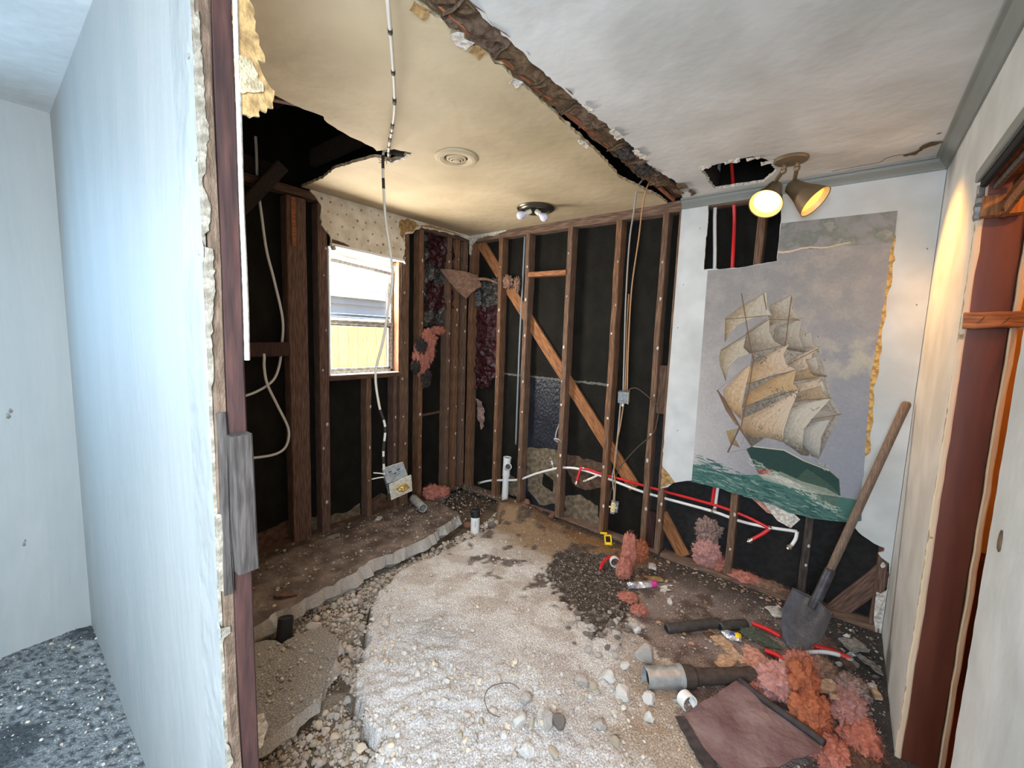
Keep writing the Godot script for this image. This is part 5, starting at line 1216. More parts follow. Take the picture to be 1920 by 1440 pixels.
func track_light():
	var at := Vector3(2.567, HC, 0.378); OFF = Vector3.ZERO
	var l := thing("double_spotlight", "bronze ceiling fixture with two lit cone spotlights over the ship print", "spotlight", at); OFF = at
	var s := ST(true); lathe(s, [Vector2(0.074, 0.0), Vector2(0.076, -0.006), Vector2(0.070, -0.014), Vector2(0.04, -0.022), Vector2(0.0, -0.024)], Transform3D(Basis.IDENTITY, at), 32); part("canopy", s, M.bronze, l)
	var nv := Vector3(0.117, -0.33, 0.937).normalized()
	var axes := [Vector3(-0.162, -0.906, 0.846).normalized(), Vector3(0.72, -0.66, 0.14).normalized()]
	var mouths := [Vector3(2.467, 2.251, 0.335), Vector3(2.680, 2.236, 0.305)]
	for i in 2:
		var ax: Vector3 = axes[i]; var mo: Vector3 = mouths[i]
		var L := 0.168; var back := mo - ax * L
		var base := at + Vector3(-0.028 + 0.056 * i, -0.018, -0.005)
		s = ST(true); tube(s, [base, base + Vector3(0, -0.025, 0), back + ax * 0.03 + Vector3(0, 0.03, 0), back + ax * 0.035], 0.010, 10, 4); part("arm", s, M.bronze, l)
		s = ST(true); stone(s, base + Vector3(0, -0.03, 0), Vector3(0.014, 0.018, 0.014), 2, 2, 0, 0.0); part("knuckle", s, M.bronze, l)
		var f := frame(back, ax)
		s = ST(true); lathe(s, [Vector2(0.0, 0.0), Vector2(0.020, 0.001), Vector2(0.036, 0.014), Vector2(0.042, 0.050), Vector2(0.052, 0.088), Vector2(0.068, 0.128), Vector2(0.079, 0.164), Vector2(0.081, L), Vector2(0.0785, L), Vector2(0.076, 0.160), Vector2(0.064, 0.128), Vector2(0.047, 0.092), Vector2(0.0, 0.080)], f, 36, true)
		var c := part("cone_shade", s, M.bronze, l)
		s = ST(true); lathe(s, [Vector2(0.0775, L - 0.003), Vector2(0.0755, 0.159), Vector2(0.0635, 0.127), Vector2(0.046, 0.093), Vector2(0.0, 0.083)], f, 36, true); part("reflector", s, M.cone_inside, c)
		s = ST(true); lathe(s, [Vector2(0.014, 0.082), Vector2(0.026, 0.100), Vector2(0.062, 0.138), Vector2(0.064, 0.145), Vector2(0.036, 0.151), Vector2(0.0, 0.152)], f, 32, true); part("bulb", s, M.bulb_glow if i == 0 else M.bulb_glow_soft, c)
		var sp := SpotLight3D.new(); sp.name = "spot"; l.add_child(sp, true)
		sp.position = mo + ax * 0.006 - at; sp.basis = Basis.looking_at(ax, Vector3(0, 0, 1) if abs(ax.y) > 0.9 else Vector3.UP)
		sp.light_color = Color(1.0, 0.72, 0.36); sp.light_energy = [0.4, 1.1][i]; sp.spot_angle = 40.0; sp.spot_angle_attenuation = 0.6; sp.spot_range = 12.0; sp.spot_attenuation = 2.0; sp.light_size = 0.045; sp.shadow_enabled = true
	OFF = Vector3.ZERO

# ---------------------------------------------------------------- wiring
func cable_thing(called: String, label: String, pts: Array, r: float, m, sub := 8, cat := "cable") -> Node3D:
	OFF = Vector3.ZERO
	var at: Vector3 = pts[0]
	var o := thing(called, label, cat, at); OFF = at
	var s := ST(true); tube(s, pts, r, 8, sub); part("sheath", s, m, o)
	return o

func wraps(o: Node, pts: Array, r: float, spots: Array, m):
	var c := curve(pts, 12)
	for q in spots:
		var i := int(q[0] * (c.size() - 2)); var j: int = min(i + q[1], c.size() - 1)
		if j <= i: continue
		var s := ST(true); tube(s, c.slice(i, j + 1), r, 8, 1); part("tape_wrap", s, m, o)

func cables():
	# cable strung under the bathroom ceiling from the slot to the hole
	var a := P3([1.93, 2.452, 2.27, 1.862, 2.385, 2.212, 1.694, 2.372, 2.076, 1.47, 2.372, 1.904, 1.29, 2.378, 1.785, 1.10, 2.40, 1.665, 0.925, 2.428, 1.545, 0.89, 2.455, 1.51])
	var o := cable_thing("electric_cable", "cream cable with black tape strung under the bathroom ceiling to the vent side hole", a, 0.0062, M.cable)
	o.set_meta("label", "cream cable with black tape strung under the bathroom ceiling from slot to hole")
	wraps(o, a, 0.0070, [[0.22, 1], [0.33, 1], [0.42, 2], [0.55, 3], [0.61, 1], [0.66, 3], [0.74, 1], [0.80, 1], [0.86, 2]], M.tape)
	# the same wiring hangs straight down to a dangling steel box
	a = P3([0.885, 2.47, 1.53, 0.877, 2.43, 1.544, 0.883, 2.151, 1.535, 0.901, 1.933, 1.510, 0.906, 1.80, 1.503, 0.893, 1.649, 1.521, 0.877, 1.474, 1.544, 0.856, 1.298, 1.576, 0.866, 1.119, 1.560, 0.884, 0.998, 1.534, 0.880, 0.86, 1.542, 0.868, 0.745, 1.53])
	o = cable_thing("electric_cable", "long cream cable hanging from the ceiling hole past the window to a dangling box", a, 0.0068, M.cable)
	wraps(o, a, 0.0078, [[0.09, 4], [0.13, 2], [0.75, 6], [0.83, 3], [0.88, 5], [0.94, 4]], M.tape)
	OFF = Vector3.ZERO
	var at := Vector3(0.865, 0.645, 1.54)
	var b := thing("junction_box", "dangling steel box with a splashed white cover at the end of a long cable", "electrical box", at); OFF = at
	var q := P3([0.834, 0.758, 1.546, 0.875, 0.767, 1.481, 0.908, 0.727, 1.459, 0.948, 0.683, 1.428, 0.933, 0.538, 1.54, 0.89, 0.531, 1.606, 0.821, 0.661, 1.624])
	# the box hangs corner down: one edge runs up left, one right, one down left
	var e1 := Vector3(-0.741, 0.641, -0.200).normalized(); var e2 := Vector3(0.436, 0.233, -0.869).normalized()
	var nrm := -e1
	var u := (e2 - nrm * e2.dot(nrm)).normalized(); var v := nrm.cross(u)
	var B := Basis(u, v, nrm)
	at = Vector3(0.895, 0.66, 1.525) + (e1 + u) * 0.06 + v * (0.06 if v.y < 0.0 else -0.06)
	var s := ST(); var w := 0.122; var dp := 0.105
	for k in [[Vector3(w / 2, 0, 0), Vector3(0.003, w, dp)], [Vector3(-w / 2, 0, 0), Vector3(0.003, w, dp)], [Vector3(0, w / 2, 0), Vector3(w, 0.003, dp)], [Vector3(0, -w / 2, 0), Vector3(w, 0.003, dp)], [Vector3(0, 0, -dp / 2), Vector3(w, w, 0.003)]]:
		box(s, at + B * (k[0] as Vector3), k[1], B, 0.001)
	part("box", s, M.box_steel, b)
	for k in 3:
		s = ST(true); lathe(s, [Vector2(0, 0.001), Vector2(0.009, 0.001), Vector2(0.010, 0)], Transform3D(B * Basis(Vector3.RIGHT, PI * 0.5 * (1 if k < 2 else 1)), at + B * Vector3(-0.025 + 0.025 * k, w / 2 + 0.002, -0.012 + 0.02 * (k % 2))), 14); part("knockout", s, M.cast_iron, b)
	s = ST(); var cf := B * Basis(Vector3.UP, 0.10)
	box(s, at + B * Vector3(0.012, (0.022 if v.y < 0.0 else -0.022), dp / 2 + 0.010), Vector3(0.135, 0.20, 0.0025), cf, 0.001)
	var cv := part("cover", s, M.box_paint, b, "bent white painted cover plate")
	s = ST(true); fluff(s, at + B * Vector3(0.02, -0.015, dp / 2 + 0.014), Vector3(0.034, 0.024, 0.034), 5, 3, 0.3); part("brass_strap", s, M.brass, cv)
	for k in [[Vector3(-0.05, 0.055, -0.01), Vector3(-0.115, 0.10, -0.02)], [Vector3(-0.05, -0.01, -0.03), Vector3(-0.13, -0.0, -0.04)]]:
		s = ST(true); tube(s, [at + B * (k[0] as Vector3), at + B * ((k[0] as Vector3).lerp(k[1], 0.5) + Vector3(0, 0.004, 0)), at + B * (k[1] as Vector3)], 0.0032, 7, 3); part("cut_pipe_nail", s, M.cable, b)

	# white cable looping down the bay left of the window
	cable_thing("electric_cable", "white cable hanging down the bay and curving back behind the red brown block", P3([-0.02, 2.66, 1.81, -0.025, 2.55, 1.806, -0.03, 2.392, 1.803, -0.03, 2.224, 1.787, -0.03, 2.005, 1.763, -0.03, 1.814, 1.720, -0.03, 1.58, 1.677, -0.045, 1.40, 1.682, -0.04, 1.27, 1.705, -0.03, 1.182, 1.753, -0.02, 1.12, 1.86, -0.02, 1.09, 1.98]), 0.0085, M.cable_white)
	cable_thing("electric_cable", "white cable coming out of the red brown block in an S shaped loop", P3([0.004, 1.362, 1.811, 0.012, 1.34, 1.812, 0.01, 1.273, 1.813, 0.0, 1.169, 1.794, -0.01, 1.025, 1.733, -0.015, 0.874, 1.669, -0.01, 0.79, 1.668, -0.01, 0.725, 1.70, -0.01, 0.70, 1.77, -0.01, 0.705, 1.90, -0.01, 0.72, 2.0]), 0.0085, M.cable_white)
	OFF = Vector3.ZERO
	# feeds from the slot down the stud wall
	cable_thing("electric_cable", "grey cable dropping from the ceiling slot to the upper outlet box, left of its pair", P3([1.80, 2.49, 0.36, 1.762, 2.45, 0.34, 1.70, 2.36, 0.22, 1.625, 2.20, 0.09, 1.614, 1.815, 0.065, 1.625, 1.45, 0.06, 1.636, 1.165, 0.06]), 0.0055, M.cable_grey)
	cable_thing("electric_cable", "tan cable dropping from the ceiling slot to the upper outlet box, right of its pair", P3([1.84, 2.49, 0.33, 1.81, 2.45, 0.31, 1.75, 2.36, 0.21, 1.69, 2.22, 0.09, 1.650, 1.889, 0.06, 1.652, 1.52, 0.06, 1.665, 1.165, 0.06]), 0.005, M.cable_tan)
	cable_thing("electric_cable", "thin tan cable running between the other two into the upper outlet box", P3([1.625, 1.85, 0.045, 1.628, 1.62, 0.05, 1.640, 1.40, 0.055, 1.650, 1.165, 0.06]), 0.0042, M.cable_tan)
	at = Vector3(1.64, 1.12, 0.06); OFF = Vector3.ZERO
	var ob := thing("outlet_box", "upper steel box with cream spattered side hanging on cables between the studs", "electrical box", at); OFF = at
	B = Basis(Vector3.UP, 0.25) * Basis(Vector3.RIGHT, 0.12)
	s = ST(); box(s, at, Vector3(0.07, 0.085, 0.05), B, 0.003); part("box", s, M.box_steel, ob)
	s = ST(); box(s, at + B * Vector3(0.037, 0, 0), Vector3(0.004, 0.09, 0.058), B, 0.001); part("cover", s, M.box_paint, ob)
	s = ST()
	for k in 9: stone(s, at + B * Vector3(0.0395, R.randf_range(-0.035, 0.035), R.randf_range(-0.022, 0.022)), Vector3(0.001, 0.004, 0.004), k, 1, 4)
	part("spatter", s, M.brass, ob, "", "stuff")
	s = ST(); box(s, at + B * Vector3(0.0, -0.055, 0.01), Vector3(0.015, 0.025, 0.015), B, 0.002); part("clamp", s, M.plate_ivory, ob)
	OFF = Vector3.ZERO
	cable_thing("electric_cable", "grey cable running from the upper outlet box down to the lower outlet", P3([1.622, 1.08, 0.06, 1.617, 0.85, 0.062, 1.608, 0.62, 0.06, 1.592, 0.52, 0.055, 1.61, 0.40, 0.05, 1.61, 0.335, 0.05]), 0.006, M.cable_grey)
	cable_thing("electric_cable", "brownish cable beside the grey one below the upper outlet box", P3([1.646, 1.08, 0.06, 1.630, 0.90, 0.062, 1.613, 0.777, 0.064, 1.606, 0.60, 0.068, 1.622, 0.46, 0.062, 1.618, 0.335, 0.05]), 0.0048, M.cable_tan)
	cable_thing("electric_cable", "thin brown cable bowing out right from the upper box and back to the lower outlet", P3([1.675, 1.165, 0.07, 1.70, 1.188, 0.075, 1.754, 1.191, 0.08, 1.852, 1.127, 0.08, 1.90, 1.075, 0.075, 1.896, 0.976, 0.07, 1.873, 0.889, 0.07, 1.766, 0.767, 0.07, 1.643, 0.592, 0.06, 1.613, 0.485, 0.055, 1.585, 0.40, 0.05, 1.583, 0.33, 0.05]), 0.0036, M.cable_dark)
	at = Vector3(1.612, 0.286, 0.055); OFF = Vector3.ZERO
	var lo := thing("outlet", "lower ivory double outlet with its steel strap dangling near the floor", "outlet", at); OFF = at
	B = Basis(Vector3.UP, 0.35) * Basis(Vector3.BACK, -0.06)
	s = ST(); box(s, at + B * Vector3(0.012, 0, -0.02), Vector3(0.05, 0.08, 0.035), B, 0.003); part("steel_back", s, M.box_steel, lo)
	s = ST(); box(s, at, Vector3(0.034, 0.105, 0.003), B, 0.001); part("strap", s, M.steel, lo)
	for k in [-1.0, 1.0]:
		s = ST(true); lathe(s, [Vector2(0.017, 0), Vector2(0.017, 0.008), Vector2(0.0155, 0.010), Vector2(0.0, 0.0105)], Transform3D(B * Basis(Vector3.RIGHT, PI / 2), at + B * Vector3(0, 0.020 * k, 0.001)), 20); var fc := part("receptacle", s, M.ivory, lo)
		s = ST()
		for sx in [-0.006, 0.006]: box(s, at + B * Vector3(sx, 0.020 * k + 0.003, 0.0118), Vector3(0.002, 0.008, 0.001), B, 0.0002)
		part("slot", s, M.black_hole, fc)
	s = ST(); box(s, at + B * Vector3(0, 0, 0.004), Vector3(0.06, 0.012, 0.008), B, 0.002); part("ear", s, M.ivory, lo)
	OFF = Vector3.ZERO
# ---------------------------------------------------------------- plumbing
func pex(called: String, label: String, pts: Array, r: float, m: String, parent = null) -> Node3D:
	if parent == null:
		OFF = Vector3.ZERO
		var o := thing(called, label, "pipe", pts[0]); OFF = pts[0]
		var s := ST(true); tube(s, pts, r, 10, 5); part("tube", s, M[m], o)
		return o
	var s2 := ST(true); tube(s2, pts, r, 10, 5)
	return part("branch", s2, M[m], parent)

func crimp(parent: Node, a: Vector3, b: Vector3, r: float, called := "crimp_ring"):
	var s := ST(true); pipe(s, a, b, r, r * 0.7, 14); part(called, s, M.crimp, parent)

func cap_end(parent: Node, p: Vector3, d: Vector3):
	d = d.normalized()
	var s := ST(true); lathe(s, [Vector2(0.0, 0.0), Vector2(0.012, 0.0), Vector2(0.0125, 0.012), Vector2(0.016, 0.013), Vector2(0.0165, 0.024), Vector2(0.010, 0.026), Vector2(0.008, 0.034), Vector2(0.0, 0.034)], frame(p, d), 14); part("end_cap", s, M.crimp, parent)

func pipes():
	var z := -0.038
	var w := pex("water_pipe", "white plastic water pipe running through the studs along the bottom of the wall", P3([0.19, 0.10, z, 0.322, 0.155, z, 0.477, 0.194, z, 0.66, 0.245, z, 0.835, 0.339, z, 1.02, 0.424, z, 1.10, 0.455, z, 1.252, 0.478, z, 1.408, 0.472, z, 1.505, 0.461, z, 1.75, 0.43, z, 1.956, 0.422, z, 2.274, 0.418, z, 2.42, 0.402, z, 2.565, 0.406, z, 2.74, 0.43, z]), 0.010, "pex_white")
	pex("", "", P3([1.018, 0.424, z, 1.006, 0.47, -0.034, 1.0, 0.51, -0.02]), 0.009, "pex_white", w); crimp(w, Vector3(1.012, 0.44, -0.037), Vector3(1.007, 0.465, -0.034), 0.013); cap_end(w, Vector3(1.0, 0.508, -0.02), Vector3(0.3, 0.6, 0.4))
	pex("", "", P3([1.43, 0.468, z, 1.40, 0.447, -0.01, 1.365, 0.425, 0.015]), 0.009, "pvc_cream", w); cap_end(w, Vector3(1.366, 0.425, 0.014), Vector3(-0.6, -0.35, 0.5))
	pex("", "", P3([2.284, 0.418, z, 2.286, 0.50, z, 2.29, 0.60, z]), 0.010, "pex_white", w); crimp(w, Vector3(2.283, 0.43, z), Vector3(2.284, 0.447, z), 0.0135); crimp(w, Vector3(2.262, 0.418, z), Vector3(2.277, 0.418, z), 0.0135)
	pex("", "", P3([2.74, 0.43, z, 2.738, 0.39, -0.02, 2.722, 0.35, 0.0]), 0.010, "pex_white", w); cap_end(w, Vector3(2.722, 0.352, 0.0), Vector3(-0.5, -0.7, 0.5))
	cap_end(w, Vector3(0.19, 0.10, z), Vector3(-1, -0.4, 0))
	z = -0.03
	var r := pex("water_pipe", "red plastic water pipe running beside the white one along the bottom of the wall", P3([1.275, 0.492, z, 1.34, 0.496, z, 1.438, 0.488, z, 1.622, 0.483, z, 1.925, 0.475, z, 2.246, 0.468, z, 2.368, 0.460, z, 2.497, 0.438, z, 2.605, 0.406, z]), 0.010, "pex_red")
	pex("", "", P3([1.278, 0.49, z, 1.272, 0.45, -0.02, 1.263, 0.385, -0.004]), 0.0105, "pex_red", r); cap_end(r, Vector3(1.263, 0.387, -0.004), Vector3(-0.1, -1, 0.3))
	pex("", "", P3([2.603, 0.406, z, 2.57, 0.37, -0.01, 2.52, 0.325, 0.015]), 0.0115, "pex_red", r); cap_end(r, Vector3(2.522, 0.327, 0.014), Vector3(-0.6, -0.6, 0.3))
	pex("", "", P3([2.266, 0.467, z, 2.268, 0.53, z, 2.27, 0.60, z]), 0.010, "pex_red", r); crimp(r, Vector3(2.595, 0.412, z), Vector3(2.606, 0.405, z), 0.014)
	crimp(r, Vector3(1.30, 0.494, z), Vector3(1.315, 0.495, z), 0.0135)
	# the same two rise behind the square hole in the ship wall
	pex("water_riser", "white water pipe standing behind the square hole over the ship print", P3([2.165, 1.7, -0.045, 2.15, 2.05, -0.045, 2.125, 2.38, -0.045, 2.13, 2.7, -0.045]), 0.011, "pex_white")
	pex("water_riser", "red water pipe standing behind the square hole over the ship print", P3([2.262, 1.7, -0.045, 2.255, 2.05, -0.045, 2.235, 2.38, -0.045, 2.232, 2.75, 0.25]), 0.011, "pex_red")
	OFF = Vector3.ZERO
	# drain stub with a sanitary tee in the second bay
	var at := Vector3(0.512, 0.02, -0.03)
	var d := thing("drain_pipe", "white plastic drain standing in the bay with a side tee", "pipe", at); OFF = at
	var s := ST(true); pipe(s, Vector3(0.505, -0.03, -0.03), Vector3(0.512, 0.28, -0.03), 0.030, 0.026); part("riser", s, M.pvc, d)
	s = ST(true); pipe(s, Vector3(0.512, 0.245, -0.03), Vector3(0.520, 0.41, -0.03), 0.035, 0.028); var te := part("tee", s, M.pvc, d)
	s = ST(true); pipe(s, Vector3(0.520, 0.405, -0.03), Vector3(0.521, 0.425, -0.03), 0.037, 0.029); part("rim", s, M.pvc, te)
	s = ST(true); pipe(s, Vector3(0.52, 0.325, -0.03), Vector3(0.568, 0.355, 0.012), 0.031, 0.026); var br := part("side_branch", s, M.pvc, te)
	s = ST(true); lathe(s, [Vector2(0, 0.012), Vector2(0.026, 0.012)], frame(Vector3(0.55, 0.344, -0.005), Vector3(0.048, 0.03, 0.042)), 18); part("bore", s, M.abs, br)
	s = ST(true); lathe(s, [Vector2(0, 0), Vector2(0.0285, 0)], frame(Vector3(0.5205, 0.415, -0.03), Vector3.UP), 18); part("bore", s, M.black_hole, te)
	OFF = Vector3.ZERO
	cable_thing("conduit", "thin pale grey pipe standing behind the third bay with a clip at its foot", P3([0.605, 2.40, -0.062, 0.598, 1.9, -0.062, 0.590, 1.5, -0.062, 0.588, 1.0, -0.062, 0.588, 0.55, -0.062]), 0.0085, M.grey_conduit, 6, "pipe")
	at = Vector3(1.075, 0.70, 0.01); OFF = Vector3.ZERO
	var lp := thing("hose_loop", "small grey loop of stripped tubing hooked on the middle stud", "tubing", at); OFF = at
	s = ST(true); var ring := []
	for i in 15: ring.append(at + Vector3(cos(i * TAU / 14.0) * 0.028, sin(i * TAU / 14.0) * 0.018 - 0.012, sin(i * TAU / 14.0) * 0.022))
	tube(s, ring, 0.0075, 8, 2); part("loop", s, M.pvc_grey, lp)
	s = ST(true); tube(s, [at + Vector3(-0.028, 0, -0.01), at + Vector3(-0.035, 0.05, -0.03), at + Vector3(-0.02, 0.12, -0.05)], 0.006, 8, 4); part("tail", s, M.cable_grey, lp)
	OFF = Vector3.ZERO
	# stubs and loose lengths on the floor
	at = Vector3(0.66, 0.0, 0.53)
	var p := thing("pipe_stub", "short upright white pipe with a black rubber cap in the dirt", "pipe", at); OFF = at
	s = ST(true); pipe(s, Vector3(0.664, -0.06, 0.535), Vector3(0.655, 0.12, 0.525), 0.036, 0.031); part("pipe", s, M.pvc, p)
	s = ST(true); lathe(s, [Vector2(0.037, 0), Vector2(0.0385, 0.002), Vector2(0.0385, 0.055), Vector2(0.034, 0.060), Vector2(0.0, 0.061)], frame(Vector3(0.656, 0.075, 0.526), Vector3(-0.05, 1, -0.05)), 22, false); part("rubber_cap", s, M.black_rubber, p)
	s = ST(); box(s, Vector3(0.685, 0.03, 0.556), Vector3(0.003, 0.05, 0.006), Basis(Vector3.UP, 0.8)); part("print", s, M.blue_print, p)
	OFF = Vector3.ZERO; at = Vector3(0.77, -0.05, 2.06)
	p = thing("pipe_stub", "white pipe with a black sleeve sunk in the round hole of the slab", "pipe", at); OFF = at
	s = ST(true); pipe(s, Vector3(0.785, -0.13, 2.075), Vector3(0.765, 0.0, 2.05), 0.032, 0.027); part("pipe", s, M.pvc, p)
	s = ST(true); pipe(s, Vector3(0.774, -0.05, 2.058), Vector3(0.752, 0.055, 2.036), 0.037, 0.030); part("rubber_sleeve", s, M.black_rubber, p)
	s = ST(true); lathe(s, [Vector2(0, 0), Vector2(0.030, 0)], frame(Vector3(0.753, 0.05, 2.037), Vector3(-0.2, 1, -0.2)), 18); part("bore", s, M.black_hole, p)
	OFF = Vector3.ZERO; at = Vector3(0.16, 0.06, 0.70)
	p = thing("pipe_offcut", "short grey white pipe offcut lying on the slab under the window", "pipe", at); OFF = at
	s = ST(true); pipe(s, Vector3(0.055, 0.105, 0.665), Vector3(0.265, 0.098, 0.735), 0.036, 0.030); part("pipe", s, M.pvc_grey, p)
	OFF = Vector3.ZERO; at = Vector3(2.36, 0.0, 0.67)
	p = thing("black_pipe", "slightly bent dull black pipe lying on the concrete", "pipe", at); OFF = at
	s = ST(true); tube(s, P3([2.27, 0.028, 0.775, 2.34, 0.032, 0.70, 2.41, 0.033, 0.615, 2.47, 0.030, 0.545]), 0.027, 16, 6); part("pipe", s, M.abs, p)
	s = ST(true); lathe(s, [Vector2(0, 0), Vector2(0.019, 0)], frame(Vector3(2.2692, 0.028, 0.7763), Vector3(-0.68, 0, 0.73)), 18); part("bore", s, M.black_hole, p)
	OFF = Vector3.ZERO; at = Vector3(2.54, 0.0, 0.50)
	p = thing("black_pipe", "second shorter black pipe end just behind the bent one", "pipe", at); OFF = at
	s = ST(true); tube(s, P3([2.485, 0.030, 0.575, 2.53, 0.032, 0.515, 2.585, 0.028, 0.45]), 0.026, 16, 5); part("pipe", s, M.abs, p)
	s = ST(true); lathe(s, [Vector2(0, 0), Vector2(0.019, 0)], frame(Vector3(2.4842, 0.0305, 0.5765), Vector3(-0.6, -0.03, 0.8)), 18); part("bore", s, M.black_hole, p)
	OFF = Vector3.ZERO; at = Vector3(2.50, 0.0, 1.05)
	p = thing("metal_pipe", "galvanised pipe end joined to a rusty dark iron pipe on the floor", "pipe", at); OFF = at
	var a := Vector3(2.318, 0.052, 1.195); var dir := (Vector3(2.70, 0.045, 0.835) - a).normalized()
	s = ST(true); pipe(s, a, a + dir * 0.155, 0.045, 0.040, 28); part("galvanised_end", s, M.galvanised, p)
	s = ST(true); lathe(s, [Vector2(0, 0), Vector2(0.039, 0)], frame(a + dir * 0.02, dir), 24); part("bore", s, M.black_hole, p)
	s = ST(true); lathe(s, [Vector2(0.04, 0), Vector2(0.052, 0.002), Vector2(0.053, 0.014), Vector2(0.042, 0.017)], frame(a + dir * 0.15, dir), 28); part("flange", s, M.galvanised, p)
	s = ST(true); lathe(s, [Vector2(0.045, 0), Vector2(0.048, 0.01), Vector2(0.047, 0.05), Vector2(0.037, 0.065), Vector2(0.034, 0.10)], frame(a + dir * 0.165, dir), 28); part("hub", s, M.cast_iron, p)
	s = ST(true); lathe(s, [Vector2(0.034, 0), Vector2(0.034, 0.20), Vector2(0.037, 0.24), Vector2(0.032, 0.25), Vector2(0.0, 0.245)], frame(a + dir * 0.255, dir), 28); part("iron_pipe", s, M.cast_iron, p)
	OFF = Vector3.ZERO; at = Vector3(2.49, 0.0, 1.165)
	p = thing("pipe_ring", "cream plastic pipe ring lying by the galvanised pipe", "pipe", at); OFF = at
	s = ST(true); pipe(s, Vector3(2.475, 0.030, 1.165), Vector3(2.508, 0.036, 1.190), 0.035, 0.029, 26); part("ring", s, M.pvc, p)
	OFF = Vector3.ZERO; at = Vector3(1.79, 0.02, 0.33)
	p = thing("pipe_ring", "small white pipe ring on the dark soil beside the pink wool", "pipe", at); OFF = at
	s = ST(true); pipe(s, Vector3(1.775, 0.045, 0.345), Vector3(1.795, 0.05, 0.375), 0.034, 0.028, 22); part("ring", s, M.pvc, p)
	OFF = Vector3.ZERO
	pex("pipe_offcut", "short bent red pipe offcut on the dark soil by the pink wool", P3([1.74, 0.03, 0.485, 1.725, 0.045, 0.40, 1.74, 0.05, 0.32, 1.765, 0.04, 0.27]), 0.010, "pex_red")
	pex("pipe_offcut", "red pipe offcut under the edge of the green shard, behind the shovel", P3([2.615, 0.035, 0.43, 2.68, 0.038, 0.435, 2.745, 0.034, 0.445]), 0.011, "pex_red")
	pex("pipe_offcut", "red pipe offcut in front of the shovel blade, near the pink chips", P3([2.70, 0.03, 0.61, 2.74, 0.033, 0.612, 2.79, 0.028, 0.62]), 0.012, "pex_red")
	pex("pipe_offcut", "dark red pipe offcut lying right of the shovel blade", P3([2.885, 0.03, 0.41, 2.95, 0.034, 0.40, 3.03, 0.028, 0.395]), 0.014, "pex_red")
	pex("pipe_offcut", "white pipe offcut above the orange pink wool in front of the shovel", P3([2.825, 0.045, 0.565, 2.87, 0.055, 0.52, 2.93, 0.055, 0.465, 2.985, 0.045, 0.425]), 0.010, "pex_white")
	OFF = Vector3.ZERO

# ---------------------------------------------------------------- insulation
func wool(label: String, at: Vector3, blobs: Array, called := "insulation_tuft") -> Node3D:
	OFF = Vector3.ZERO
	var o := thing(called, label, "insulation", at); OFF = at
	var k := 0
	for b in blobs:
		var s := ST(true); fluff(s, b[0], b[1], int(at.x * 100) + k * 7, 4, b[3] if b.size() > 3 else 0.4); part("wool", s, M[b[2]], o)
		var f := ST(); fibres(f, b[0], b[1], 700, 0.026, k + int(at.z * 100)); part("fibres", f, M[b[2]], o, "", "stuff")
		k += 1
	OFF = Vector3.ZERO
	return o

func hang_sheet(called: String, label: String, cat: String, poly: PackedVector2Array, north: bool, depth: float, amp: float, m, at: Vector3) -> Node3D:
	OFF = Vector3.ZERO
	var o := thing(called, label, cat, at); OFF = Vector3.ZERO
	var w := wall_rag("sheet", rag(poly, [], 0.012, 0.03), north, depth, 0.002, amp, 0.03, m, o)
	w.position -= at
	return o

